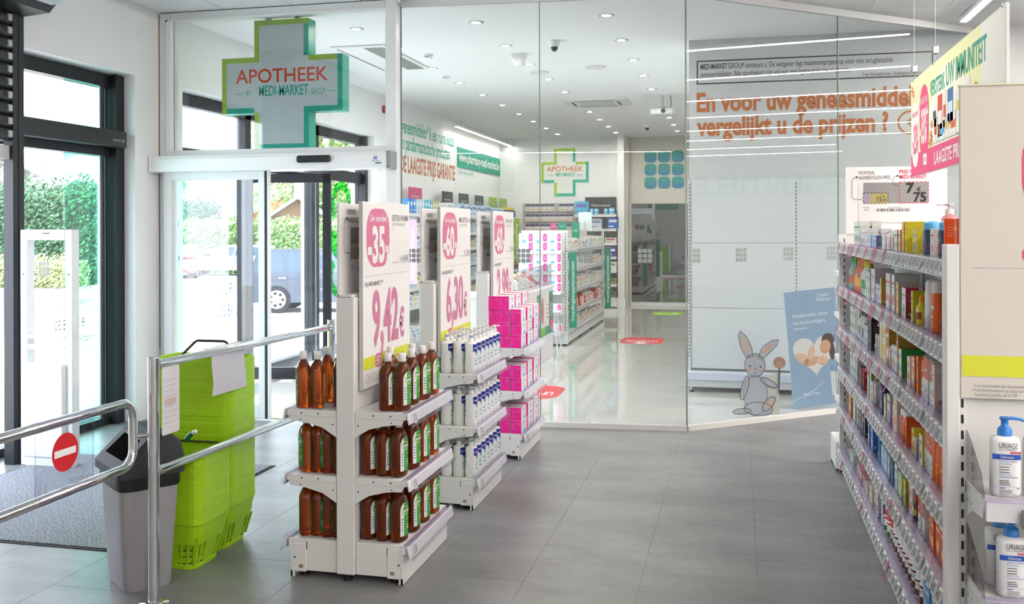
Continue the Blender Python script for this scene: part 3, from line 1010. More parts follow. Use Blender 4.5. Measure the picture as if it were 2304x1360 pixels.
# ------------------------------------------------------------------ white pump bottles
PB = mat('#f1f1ee', .28, sub=.0); PALEBLUE = mat('#9ccbe6', .4); NAVY = mat('#27308f', .4); SKY = mat('#3f9fd2', .4)
def pump_bottle():
    t = thing('pump_bottle', '', 'bottle')
    lv = [(0, .030, .031, 2.2), (.004, .033, .034, 2.2), (.03, .0345, .0355, 2.2), (.12, .0335, .0345, 2.2), (.163, .032, .033, 2.2), (.170, .029, .030, 2.1), (.175, .016, .016, 2), (.176, .015, .015, 2)]
    b = MB(); b.loft(lv, PB, 22); b.build('body', t)
    b = MB(); b.loft([(.176, .0155, .0155, 2), (.196, .0145, .0145, 2), (.197, .006, .006, 2), (.21, .006, .006, 2)], CAPW, 16)
    b.loft([(.209, .0125, .0125, 2), (.213, .014, .014, 2), (.216, .012, .012, 2)], CAPW, 14)
    b.cbox(.0, .034, -.007, .007, .2085, .2145, CAPW, .002); b.build('pump', t)
    b = MB(); b.loft([(.197, .0095, .0095, 2), (.208, .0095, .0095, 2)], PALEBLUE, 12); b.build('pump_clip', t)
    def wrap(u, v, n):
        th = u / .034; return ((.0345 + n) * math.cos(th), (.0355 + n) * math.sin(th), v)
    b = MB(wrap)
    for i in range(3):
        pass
    b.add([(-.03, .163, .0004), (-.015, .163, .0004), (0, .163, .0004), (.015, .163, .0004), (.03, .163, .0004), (-.03, .124, .0004), (-.015, .118, .0004), (0, .114, .0004), (.015, .118, .0004), (.03, .124, .0004)],
          [(5, 6, 1, 0), (6, 7, 2, 1), (7, 8, 3, 2), (8, 9, 4, 3)], NAVY)
    b.disc(0, .110, .011, SKY, .0003, 12)
    b.text('mustela', -.026, .138, .0105, CAPW, w=.05, n=.0012, bold=.02)
    b.build('badge', t)
    b = MB(wrap)
    for i, (w, m) in enumerate(((.01, GREYTXT), (.016, GREYTXT), (.02, SKY), (.014, GREYTXT), (.018, SKY))):
        b.rect(-w, .092 - .011 * i, w, .0945 - .011 * i + (.003 if m is SKY else 0), m, .0006, 4)
    b.rect(-.03, .016, .03, .0168, SKY, .0006, 8); b.build('label_print', t)
    def wl(u, v, n):
        th = PI * 1.24 + u / .034; return ((.0345 + n) * math.cos(th), (.0355 + n) * math.sin(th), v)
    b = MB(wl)
    for i in range(9): b.rect(-.008, .135 - .013 * i, .006, .141 - .013 * i - (.002 if i % 2 else 0), GREENL2 if i % 3 == 2 else SEG, .0006, 2)
    b.build('back_print', t)
    return t
pmp = Kind(pump_bottle())
PG = 'white pump bottles on the second gondola'
for tn, (tier, z) in enumerate(TIERS):
    n = 0
    for c, x in enumerate((.238, .165, .095)):
        for j in range(7):
            if tn == 0 and c == 2 and j > 4: continue
            if tn and c == 2 and j > 1: continue
            if tn and c == 1 and j > 5: continue
            y = .06 + .088 * j + (.01 if c else 0)
            pmp.put((GX + x, GY[1] + y, z), R(rnd.uniform(-12, 4)), 'white pump bottle with blue badge on %s, %s in the %s row from aisle' % (tier, ordn(j), ordn(c)), PG)
    if tn == 0:
        k = 0
        for x in (-.235, -.165, -.095):
            for j in range(5):
                pmp.put((GX + x, GY[1] + .07 + .088 * j, z), R(180), 'white pump bottle on the rail side of the top shelf, %s counted' % ordn(k), PG); k += 1

# ------------------------------------------------------------------ pink boxes
HOT = mat('#f5209a', .42); HOT2 = mat('#d4156f', .42); BOXW = mat('#f0eef0', .45); PBLUE = mat('#7db9e3', .5); PALEP = mat('#f78fc8', .5)
def pink_box():
    t = thing('saline_box', '', 'box')
    W, D, Z = .074, .178, .086
    b = MB()
    b.cbox(0, W, 0, D, 0, Z, BOXW, .0012)
    b.build('carton', t)
    for face, o_ in (('S', (0, -.0004, 0)), ('N', (W, D + .0004, 0))):
        b = MB()
        b.T = PL(o_, face); b.rect(.0005, .0005, W - .0005, Z - .0005, HOT, 0)
        b.rect(W * .5, .003, W * .506, Z - .003, HOT2, .0003)
        for i in range(6): b.rect(W * .08, Z * (.8 - .1 * i), W * (.3 + .05 * (i % 3)), Z * (.815 - .1 * i), PALEP, .0003)
        for i in range(3): b.rect(W * .58, Z * (.8 - .06 * i), W * .9, Z * (.815 - .06 * i), PALEP, .0003)
        b.build('pink_end', t)
    b = MB(PL((W + .0004, 0, 0), 'E'))
    b.rect(D * .86, .001, D - .0005, Z - .001, HOT, 0)
    b.poly(arc(D * .5, .002, .026, 0, 180, 14), PBLUE, .0002)
    b.text('PHY', D * .34, Z * .66, .013, BLUET, w=.045, n=.0003, bold=.02)
    b.rect(D * .2, Z * .52, D * .68, Z * .545, GREYTXT, .0002)
    b.build('side_print', t)
    b = MB(PL((0, 0, Z + .0004), 'U')); b.rect(.001, D * .86, W - .001, D - .001, HOT, 0); b.rect(.001, .001, W - .001, D * .05, HOT, 0); b.build('top_print', t)
    return t
pbx = Kind(pink_box())
for tn, (tier, z) in enumerate(TIERS):
    for c, x in enumerate((.192, .112, .040)):
        for j in range(3):
            for lv in range((3 if c == 0 else 4) if tn == 0 else (2 if c < 2 else 0)):
                pbx.put((GX + x + rnd.uniform(-.002, .002), GY[2] + .02 + .2 * j + rnd.uniform(-.006, .006), z + .0005 + .0866 * lv), R(rnd.uniform(-1.5, 1.5)),
                        'pink and white box on %s, layer %s up, column %s, row %s from aisle' % (tier, ordn(lv), ordn(j), ordn(c)), 'pink boxes on the third gondola')
# ------------------------------------------------------------------ long gondola along the aisle
RG = thing('long_gondola', 'long white gondola of health products along the aisle', 'display shelf', (.61, 2.93, 0))
RZ = [1.447, 1.187, .933, .684, .437, .165]
RL = 3.40
SHX, SHD = .0, .31       # shelf front and depth, local
b = MB(); b.cbox(.31, .335, 0, RL, .1, 1.5, STEEL_W, .002); b.build('back_panel', RG)
for y in (0.0, 1.13, 2.26, RL - .03):
    b = MB(); b.cbox(.300, .345, y, y + .03, .02, 1.51, STEEL_W, .002); b.build('upright', RG)
RAILW = mat('#ecebf0', .3)
for li, z in enumerate(RZ):
    for k in range(3):
        y0, y1 = 1.1333 * k + .002, 1.1333 * (k + 1) - .002
        b = MB()
        if li < 5:
            b.cbox(.012, .30, y0, y1, z - .03, z, STEEL_W, .002)
        else:
            b.cbox(.012, .30, y0, y1, .09, z, STEEL_W, .002); b.box(.03, .04, y0, y1, .002, .1, STEEL_W)
        sh = b.build('shelf', RG)
        b = MB()
        pr = [(.012, z + .002), (.004, z + .002), (-.012, z - .046), (-.004, z - .05)]
        vs = [(x, y, zz) for y in (y0, y1) for x, zz in pr]
        FQ = [(0, 1, 2, 3), (7, 6, 5, 4), (0, 4, 5, 1), (1, 5, 6, 2), (2, 6, 7, 3), (3, 7, 4, 0)]
        b.add(vs, FQ, RAILW)
        b.build('price_rail', sh)
        b = MB()
        pr = [(.055, z + .0015), (.002, z + .012), (.000, z + .006), (.055, z + .0003)]
        b.add([(x, y, zz) for y in (y0, y1) for x, zz in pr], FQ, LILAC)
        b.build('rail_cover', sh)
        b = MB()
        for j in range(18):
            b.box(.03, .038, y0 + .03 + j * .06, y0 + .045 + j * .06, z + .006, z + .0075, mat('#8f82c4', .4))
        tag(b.build('divider_teeth', sh), kind='stuff')
# electronic shelf labels and pink promotion strips
ESLW = mat('#e6e6e8', .35); ESLG = mat('#9a9d9c', .3)
def esl_mesh():
    b = MB(); b.T = Matrix.Rotation(R(18), 4, 'Y')
    b.cbox(-.010, -.001, -.021, .021, -.044, .004, ESLW, .003)
    b.rect  # screen on the aisle side
    b.box(-.0108, -.0101, -.015, .014, -.036, -.002, ESLG)
    for i in range(3): b.box(-.0112, -.0109, -.012, .004 + .003 * i, -.010 - .009 * i, -.007 - .009 * i, DOT)
    b.box(-.0108, -.0102, .016, .018, -.026, -.014, DOT)
    o = b.build('price_tag'); me = o.data; bpy.data.objects.remove(o); return me
def promo_mesh():
    b = MB(); b.T = Matrix.Rotation(R(14), 4, 'Y')
    P_ = mat('#d8427a', .5)
    b.box(-.0135, -.0125, -.019, .019, -.062, -.056, P_); b.box(-.0135, -.0125, -.019, -.016, -.062, .012, P_); b.box(-.0135, -.0125, .016, .019, -.062, .012, P_); b.box(-.0135, -.0125, -.019, .019, -.002, .012, P_)
    b.box(-.0125, -.012, -.019, .019, -.062, .012, CLEAR)
    o = b.build('promotion_frame'); me = o.data; bpy.data.objects.remove(o); return me
esl, promo = esl_mesh(), promo_mesh()
for li, z in enumerate(RZ):
    y = .07
    k = 0
    while y < RL - .04:
        o = bpy.data.objects.new('price_tag', esl); COL.objects.link(o); o.parent = RG; o.location = (-.001, y, z + .001)
        near = y < 1.1
        if not near and (k * 7 + li * 3) % 10 < (4 if li < 3 else 1):
            o = bpy.data.objects.new('promotion_frame', promo); COL.objects.link(o); o.parent = RG; o.location = (-.004, y, z + .001)
        y += (.072 if y < 1.6 else .085) + (.04 if (k % 6 == 5) else 0)
        k += 1
# clear dividers with hooked feet
b = MB()
def div_mesh():
    b = MB(PL((0, .001, 0), 'S')); b.prism([(.02, .004), (.26, .004), (.26, .09), (.09, .09), (.02, .045)], 0, .002, CLEAR)
    o = b.build('divider'); me = o.data; bpy.data.objects.remove(o); return me
dv = div_mesh()
for li, z in enumerate(RZ):
    for y in (.18, .42, .64, .87, 1.08, 1.45, 1.9, 2.4):
        o = bpy.data.objects.new('divider', dv); COL.objects.link(o); o.parent = RG; o.location = (.0, y + .01 * li, z)
for y in (.2, 1.7, 3.3): foot(RG, (.2, y))

# ---- goods on it
GOODS = [
    (0, 'b', 5.492, 5.804, 0.14, 0.05, '#e8ebe6', '#eef0ec', '#6f8f72', 'white leaf-patterned carton'),
    (0, 'b', 5.181, 5.457, 0.099, 0.05, '#e6e8e6', '#dfe0de', '#c2a0b0', 'white carton'),
    (0, 'b', 5.002, 5.181, 0.067, 0.05, '#a9c3dd', '#c9d6e4', '#eef2f6', 'pale blue carton'),
    (0, 'b', 4.85, 4.988, 0.065, 0.05, '#8fb0d4', '#3a4c86', '#e9eef4', 'blue and navy carton'),
    (0, 'b', 4.595, 4.732, 0.07, 0.05, '#e6e4e6', '#eae6e6', '#9fc3a0', 'white carton'),
    (0, 'b', 4.389, 4.583, 0.073, 0.05, '#efe6e4', '#ede3e1', '#d9b2ae', 'blush white carton'),
    (0, 'b', 4.303, 4.356, 0.094, 0.05, '#e8e6dc', '#b23a20', '#6ea05a', 'white carton with leaf strip'),
    (0, 'b', 4.245, 4.299, 0.094, 0.05, '#e8e6dc', '#b23a20', '#6ea05a', 'white carton with leaf strip'),
    (0, 'b', 4.18, 4.241, 0.094, 0.05, '#e8e6dc', '#b8381c', '#6ea05a', 'white and red-brown carton'),
    (0, 'b', 4.025, 4.137, 0.126, 0.085, '#e6cf3c', '#cdbc12', '#e58a4a', 'tall yellow carton'),
    (0, 'b', 3.82, 3.921, 0.097, 0.055, '#e0cd38', '#c9bd1c', '#8fae9c', 'yellow carton'),
    (0, 's', 3.633, 3.706, 0.125, 0.05, '#33405f', '#5fb4e6', '#cfd5e2', 'navy spray bottle with blue cap'),
    (0, 'b', 3.475, 3.561, 0.099, 0.05, '#ece7e4', '#ead9d3', '#e0733a', 'white carton with orange square'),
    (0, 's', 3.373, 3.431, 0.123, 0.05, '#33405f', '#5fb4e6', '#cfd5e2', 'navy spray bottle with blue cap'),
    (0, 'b', 3.297, 3.318, 0.131, 0.055, '#e4561a', '#d64c10', '#f0a070', 'tall orange carton'),
    (0, 'b', 3.15, 3.194, 0.13, 0.05, '#e4561a', '#d64c10', '#f0a070', 'tall orange carton'),
    (0, 'b', 3.054, 3.08, 0.13, 0.05, '#e4561a', '#d64c10', '#f0a070', 'tall orange carton'),
    (1, 'o', 5.804, 6.027, 0.193, 0.05, '#7fa08a', '#1f9a4a', '#d94a3a', 'bottle with green cap'),
    (1, 'o', 5.499, 5.766, 0.195, 0.06, '#d8673a', '#e07a20', '#e8b03a', 'fruit bottle with orange cap'),
    (1, 'o', 5.259, 5.485, 0.192, 0.06, '#e6e8e2', '#d8c520', '#5aa05a', 'white bottle with yellow cap'),
    (1, 'b', 5.087, 5.253, 0.14, 0.07, '#dfe2de', '#cfcfcd', '#7fb07f', 'white carton'),
    (1, 'b', 4.937, 5.075, 0.16, 0.09, '#e2dfe0', '#cfcaca', '#b09aa0', 'grey white carton'),
    (1, 'b', 4.755, 4.904, 0.094, 0.05, '#dfe3ea', '#c9ccd4', '#6a6aa8', 'slim white carton'),
    (1, 'b', 4.693, 4.744, 0.128, 0.045, '#e0d9a0', '#b98d1c', '#c8502a', 'yellow carton'),
    (1, 'b', 4.446, 4.566, 0.16, 0.1, '#ebe8e6', '#d2cfcd', '#cf5a5a', 'tall white carton'),
    (1, 'b', 4.32, 4.406, 0.162, 0.1, '#ebe8e6', '#cfccca', '#cf5a5a', 'tall white carton'),
    (1, 'b', 4.212, 4.272, 0.136, 0.075, '#e6d84a', '#c5bcb6', '#cc8890', 'grey carton with yellow edge'),
    (1, 'b', 4.032, 4.122, 0.123, 0.05, '#eae6e2', '#b01d4c', '#6fb08a', 'white and magenta carton'),
    (1, 'b', 3.884, 3.921, 0.121, 0.075, '#e8e04a', '#c9b812', '#8a7a20', 'yellow carton'),
    (1, 'o', 3.784, 3.828, 0.109, 0.045, '#e0c828', '#e8901c', '#8a3a14', 'amber bottle with orange cap'),
    (1, 's', 3.604, 3.671, 0.179, 0.05, '#efeff0', '#efeff0', '#3a6a9a', 'white rounded spray can'),
    (1, 's', 3.498, 3.547, 0.181, 0.05, '#ec6a28', '#f2f0ee', '#f2f0ee', 'orange spray with white cap'),
    (1, 't', 3.355, 3.422, 0.18, 0.06, '#ec5f1c', '#f0eeec', '#f6b890', 'orange tube on white cap'),
    (1, 't', 3.275, 3.346, 0.179, 0.06, '#ec5f1c', '#f0eeec', '#f6b890', 'orange tube on white cap'),
    (1, 'b', 3.15, 3.217, 0.153, 0.05, '#d9d9d6', '#e6e2da', '#b9a890', 'silver white carton'),
    (2, 'b', 5.785, 5.985, 0.157, 0.05, '#e0e4de', '#d6dad4', '#6fa86a', 'white green carton'),
    (2, 'b', 5.591, 5.777, 0.168, 0.05, '#e4e6e0', '#d8dcd6', '#b0c49a', 'white green carton'),
    (2, 'o', 5.356, 5.576, 0.178, 0.06, '#e2e4e2', '#1d1f1d', '#3a3a3a', 'white bottle with black cap'),
    (2, 'b', 5.356, 5.555, 0.108, 0.04, '#e6e6dc', '#c9c9c9', '#7aa0d0', 'white carton with blue flowers'),
    (2, 'b', 5.202, 5.35, 0.107, 0.04, '#e4e6e4', '#d0d0d2', '#7aa0d0', 'white carton with blue flowers'),
    (2, 'b', 5.052, 5.111, 0.174, 0.07, '#2a2a2c', '#141416', '#6a6a6c', 'black carton'),
    (2, 'b', 4.796, 4.904, 0.104, 0.04, '#dcdcdc', '#c9c9cb', '#8a8a90', 'slim silver carton'),
    (2, 'b', 4.693, 4.783, 0.182, 0.05, '#e9dfb8', '#e4d8c0', '#e0c040', 'cream yellow carton'),
    (2, 'b', 4.585, 4.688, 0.181, 0.05, '#ece2c0', '#e6dac8', '#e0c040', 'cream yellow carton'),
    (2, 'b', 4.501, 4.581, 0.178, 0.085, '#a8701c', '#b9841f', '#eae6de', 'brown and gold carton'),
    (2, 'b', 4.241, 4.286, 0.178, 0.08, '#a8701c', '#b9841f', '#eae6de', 'brown and gold carton'),
    (2, 'b', 4.467, 4.631, 0.092, 0.05, '#e8e2dc', '#ddd6d0', '#c8a8a0', 'low white carton'),
    (2, 'b', 4.332, 4.444, 0.107, 0.05, '#e6e4e2', '#dcd9d4', '#d9a08a', 'low white carton'),
    (2, 'b', 4.177, 4.324, 0.116, 0.09, '#dfe8dc', '#2f8a35', '#6aa8d8', 'green and white carton'),
    (2, 'b', 3.965, 4.028, 0.111, 0.05, '#ecdfd4', '#e6d8cc', '#e07a40', 'white and orange carton'),
    (2, 'b', 3.873, 3.953, 0.122, 0.05, '#f0a56a', '#e8641f', '#f0e6d6', 'orange carton with yellow'),
    (2, 'b', 3.775, 3.812, 0.14, 0.045, '#d89a3a', '#e8641f', '#7a6ab0', 'slim gold and orange carton'),
    (2, 'h', 3.706, 3.74, 0.135, 0.04, '#e6581a', '#e3e2e0', '#f3f2f0', 'orange and white carton'),
    (2, 'h', 3.654, 3.693, 0.156, 0.045, '#e6581a', '#e3e2e0', '#f3f2f0', 'orange and white carton'),
    (2, 'h', 3.587, 3.648, 0.156, 0.045, '#e6581a', '#e3e2e0', '#f3f2f0', 'orange and white carton'),
    (2, 'h', 3.519, 3.575, 0.156, 0.05, '#e6581a', '#e3e2e0', '#f3f2f0', 'orange and white carton'),
    (2, 'b', 3.47, 3.512, 0.152, 0.075, '#eeebe8', '#dcc9bf', '#e89a70', 'white carton with orange lines'),
    (2, 'o', 3.258, 3.299, 0.16, 0.05, '#d8471a', '#efedea', '#f0a080', 'red-orange bottle with white cap'),
    (2, 'o', 3.192, 3.238, 0.164, 0.05, '#d8471a', '#efedea', '#f0a080', 'red-orange bottle with white cap'),
    (3, 'b', 5.822, 5.975, 0.139, 0.04, '#e2e6e0', '#d6d8d4', '#7ab07a', 'white green carton'),
    (3, 'b', 5.629, 5.814, 0.157, 0.04, '#e6e8e4', '#dcdcd8', '#7ab07a', 'white green carton'),
    (3, 'b', 5.513, 5.598, 0.102, 0.04, '#3a3434', '#5a5454', '#a05a5a', 'dark grey carton'),
    (3, 'b', 5.372, 5.49, 0.104, 0.045, '#4a4040', '#d8404a', '#e87a80', 'dark and red carton'),
    (3, 'b', 5.074, 5.215, 0.169, 0.05, '#e8e8e4', '#5a9a2a', '#e4e4e0', 'white and green carton'),
    (3, 'b', 4.949, 5.061, 0.101, 0.07, '#e9e7e3', '#dedbd6', '#d98a6a', 'low white carton'),
    (3, 'b', 4.698, 4.782, 0.13, 0.07, '#2a2f6a', '#25296a', '#8a8ab0', 'navy carton'),
    (3, 'b', 4.579, 4.685, 0.1, 0.045, '#c6cf4a', '#c9c6c4', '#e8e8e0', 'lime and grey carton'),
    (3, 'b', 4.478, 4.574, 0.12, 0.05, '#dcd9d6', '#cfc8cc', '#4a3a7a', 'grey white carton with purple'),
    (3, 's', 4.357, 4.405, 0.11, 0.03, '#b05a9a', '#e0d4e0', '#f0e6f0', 'purple striped tube'),
    (3, 'b', 4.266, 4.353, 0.152, 0.05, '#ecd3bb', '#e2d8d2', '#e8a060', 'peach and white carton'),
    (3, 'j', 4.095, 4.217, 0.122, 0.07, '#d8501c', '#f0efed', '#e8c040', 'amber jar with white lid'),
    (3, 'b', 4.034, 4.062, 0.113, 0.075, '#e85a1e', '#e05414', '#f0eeec', 'orange carton with white label'),
    (3, 'b', 3.881, 3.946, 0.095, 0.05, '#e8d24a', '#ecc820', '#c04a3a', 'yellow and white carton'),
    (3, 'b', 3.836, 3.899, 0.072, 0.045, '#ece4de', '#ddd0c4', '#d8604a', 'white carton with red ovals'),
    (3, 'b', 3.698, 3.765, 0.111, 0.03, '#efe9dd', '#e0c41c', '#7a6aa0', 'white and yellow carton'),
    (3, 'h', 3.657, 3.689, 0.148, 0.03, '#e6581a', '#e3e2e0', '#f3f2f0', 'orange and white carton'),
    (3, 'h', 3.599, 3.65, 0.148, 0.03, '#e6581a', '#e3e2e0', '#f3f2f0', 'orange and white carton'),
    (3, 'h', 3.543, 3.593, 0.145, 0.035, '#e6581a', '#e3e2e0', '#f3f2f0', 'orange and white carton'),
    (3, 's', 3.49, 3.537, 0.145, 0.045, '#ee6a22', '#ee6a22', '#f7c09a', 'orange spray can'),
    (3, 's', 3.412, 3.484, 0.139, 0.045, '#ee6a22', '#ee6a22', '#f7c09a', 'orange spray can'),
    (3, 's', 3.341, 3.404, 0.144, 0.045, '#ee6a22', '#ee6a22', '#f7c09a', 'orange spray can'),
    (3, 's', 3.306, 3.335, 0.145, 0.04, '#ee6a22', '#ee6a22', '#f7c09a', 'orange spray can'),
    (3, 's', 3.229, 3.298, 0.146, 0.045, '#ee6a22', '#ee6a22', '#f7c09a', 'orange spray can'),
    (4, 'b', 5.93, 6.075, 0.137, 0.04, '#d88a4a', '#c87a3a', '#e8c8a0', 'orange carton'),
    (4, 'b', 5.738, 5.908, 0.11, 0.04, '#dfe4e0', '#c87a3a', '#7ab0a0', 'white and orange carton'),
    (4, 'b', 5.598, 5.718, 0.12, 0.04, '#e2e2de', '#2f6a72', '#e89a60', 'white and teal carton'),
    (4, 'b', 5.513, 5.669, 0.109, 0.045, '#8a8c90', '#1c1c20', '#d0d0d2', 'grey and black carton'),
    (4, 'b', 5.355, 5.49, 0.112, 0.045, '#85878c', '#202024', '#d0d0d2', 'grey and black carton'),
    (4, 'b', 5.011, 5.198, 0.134, 0.03, '#6f9ad0', '#3a62a8', '#e8eef6', 'blue and white carton'),
    (4, 'b', 4.768, 4.825, 0.146, 0.045, '#2f7ab0', '#2a86b8', '#8ac0e0', 'blue carton'),
    (4, 'b', 4.685, 4.773, 0.096, 0.035, '#cfe0ec', '#dfe2e4', '#6ab0e0', 'white and blue carton'),
    (4, 'b', 4.483, 4.658, 0.097, 0.02, '#9fc8e4', '#c0ccd6', '#eef4f8', 'pale blue carton'),
    (4, 'b', 4.381, 4.417, 0.103, 0.03, '#3a5a6a', '#2f7a9a', '#9ac0d0', 'teal carton'),
    (4, 'b', 4.289, 4.369, 0.105, 0.02, '#dcdede', '#d0d4d0', '#6a7a9a', 'slim white carton'),
    (4, 'b', 4.168, 4.266, 0.093, 0.02, '#b9d68a', '#c8d8b0', '#e6eed8', 'green carton'),
    (4, 'b', 4.054, 4.105, 0.104, 0.03, '#e0d84a', '#b8a82a', '#e09a4a', 'lime yellow carton'),
    (4, 'b', 3.899, 3.975, 0.12, 0.02, '#e8e6e0', '#d8c8c0', '#d8603a', 'white carton with fruit'),
    (4, 'o', 3.872, 3.903, 0.094, 0.03, '#5a2a20', '#e2541a', '#e8d24a', 'dark bottle with orange cap'),
    (4, 'h', 3.74, 3.795, 0.118, 0.03, '#e6581a', '#e3e2e0', '#f3f2f0', 'orange and white carton'),
    (4, 'h', 3.67, 3.714, 0.126, 0.04, '#e6581a', '#e3e2e0', '#f3f2f0', 'orange and white carton'),
    (4, 'b', 3.487, 3.601, 0.12, 0.05, '#e8601c', '#dc5210', '#f6d6b0', 'large orange carton'),
    (4, 'b', 3.394, 3.479, 0.132, 0.05, '#e8601c', '#dc5210', '#f6d6b0', 'large orange carton'),
    (4, 'b', 3.313, 3.387, 0.132, 0.05, '#e8601c', '#dc5210', '#f6d6b0', 'large orange carton'),
    (4, 'b', 3.242, 3.306, 0.142, 0.05, '#e8601c', '#dc5210', '#f6d6b0', 'large orange carton'),
    (5, 'b', 5.857, 5.999, 0.005, 0.03, '#e0e4e0', '#d6dad6', '#8ab08a', 'white green carton'),
    (5, 'b', 5.592, 5.677, 0.003, 0.03, '#dca0a8', '#d89aa0', '#f0e4e6', 'pink and white carton'),
    (5, 'b', 5.469, 5.571, 0.022, 0.03, '#dca0a8', '#d89aa0', '#f0e4e6', 'pink and white carton'),
    (5, 'b', 5.331, 5.429, 0.043, 0.03, '#dca0a8', '#d89aa0', '#f0e4e6', 'pink and white carton'),
    (5, 'b', 5.201, 5.294, 0.062, 0.03, '#e8e0e0', '#e0c8c8', '#c88a90', 'pale pink carton'),
    (5, 'b', 5.043, 5.13, 0.086, 0.03, '#efe6d4', '#e8d4b8', '#d8a040', 'cream carton'),
    (5, 'b', 4.832, 4.986, 0.108, 0.03, '#e8e4e2', '#dcd6d4', '#7a2430', 'white carton with red bands'),
    (5, 'b', 4.687, 4.746, 0.123, 0.03, '#c9cdd8', '#4a5a9a', '#e8ecf2', 'blue and white carton'),
    (5, 'k', 4.589, 4.681, 0.104, 0.045, '#3f7a3a', '#cc1f1f', '#c23a2a', 'white tub with red cap'),
    (5, 'k', 4.496, 4.578, 0.105, 0.045, '#3f7a3a', '#cc1f1f', '#c23a2a', 'white tub with red cap'),
    (5, 'k', 4.412, 4.485, 0.1, 0.045, '#3f7a3a', '#cc1f1f', '#c23a2a', 'white tub with red cap'),
    (5, 'k', 4.301, 4.402, 0.11, 0.05, '#f0eeec', '#f2f1ef', '#8a2430', 'white supplement tub'),
    (5, 'k', 4.173, 4.277, 0.106, 0.05, '#f0eeec', '#f2f1ef', '#8a2430', 'white supplement tub'),
    (5, 'k', 4.042, 4.164, 0.111, 0.05, '#f0eeec', '#f2f1ef', '#8a2430', 'white supplement tub'),
    (5, 'k', 3.968, 4.031, 0.112, 0.05, '#f0eeec', '#f2f1ef', '#8a2430', 'white supplement tub'),
    (5, 'k', 3.887, 3.96, 0.112, 0.05, '#f0eeec', '#f2f1ef', '#8a2430', 'white supplement tub'),
    (5, 'k', 3.809, 3.883, 0.1, 0.05, '#f0eeec', '#f2f1ef', '#8a2430', 'white supplement tub'),
    (5, 'k', 3.713, 3.802, 0.111, 0.05, '#f0eeec', '#f2f1ef', '#8a2430', 'white supplement tub'),
    (5, 'b', 3.654, 3.706, 0.113, 0.03, '#4a9ad0', '#3f8ac0', '#f0f2f4', 'blue carton'),
    (5, 'b', 3.577, 3.642, 0.124, 0.03, '#4a9ad0', '#3f8ac0', '#f0f2f4', 'blue carton'),
    (5, 'b', 3.496, 3.561, 0.119, 0.03, '#ecebe6', '#e2e0da', '#9a9aa0', 'white carton'),
]
TIERN = ['top', 'second', 'third', 'fourth', 'fifth', 'bottom']
_pb = {}
def carton(kind, w, d, h, c1, c2, c3):
    """carton seen from the aisle: printed face on -x, plain side on -y"""
    key = ('b', kind, round(w, 3), round(d, 3), round(h, 3), c1, c2, c3)
    if key in _pb: return _pb[key]
    m1, m2, m3 = mat(c1, .42), mat(c2, .42), mat(c3, .45)
    b = MB(); b.cbox(0, d, 0, w, 0, h, m2, .001)
    body = b
    p = MB(PL((-.0005, w, 0), 'W'))
    if kind == 'h':
        p.rect(.0008, .0008, w - .0008, h * .52, m3, 0); p.rect(.0008, h * .52, w - .0008, h - .0008, m1, 0)
        p.disc(w * .5, h * .3, w * .2, mat('#8ab8b0', .5), .0004, 10); p.rect(w * .2, h * .7, w * .8, h * .74, m3, .0004)
        p.rect(w * .2, h * .12, w * .8, h * .14, GREYTXT, .0004)
        body.T = PL((0, -.0005, 0), 'S'); body.rect(.001, .001, d - .001, h * .5, m3, 0); body.T = None
    else:
        p.rect(.0008, .0008, w - .0008, h - .0008, m1, 0)
        p.rect(w * .12, h * .72, w * .88, h * .80, m3, .0004)
        p.rect(w * .12, h * .64, w * .7, h * .665, GREYTXT, .0004)
        p.disc(w * .5, h * .32, min(w * .32, h * .16), m3, .0004, 12)
        p.rect(w * .12, h * .08, w * .8, h * .10, GREYTXT, .0004)
        q = body; q.T = PL((0, -.0005, 0), 'S')
        lum = sum(lin(c2)[:3]) / 3
        tl = mat('#8f8d8b' if lum > .35 else '#c9c4bc', .5)
        for i in range(4):
            q.rect(d * .15, h * (.78 - .07 * i), d * (.85 - .12 * (i % 2)), h * (.79 - .07 * i), tl, 0)
        q.rect(d * .2, h * .12, d * .5, h * .2, tl, 0)
        q.T = None
    _pb[key] = (body.build('carton'), p.build('face_print'))
    return _pb[key]
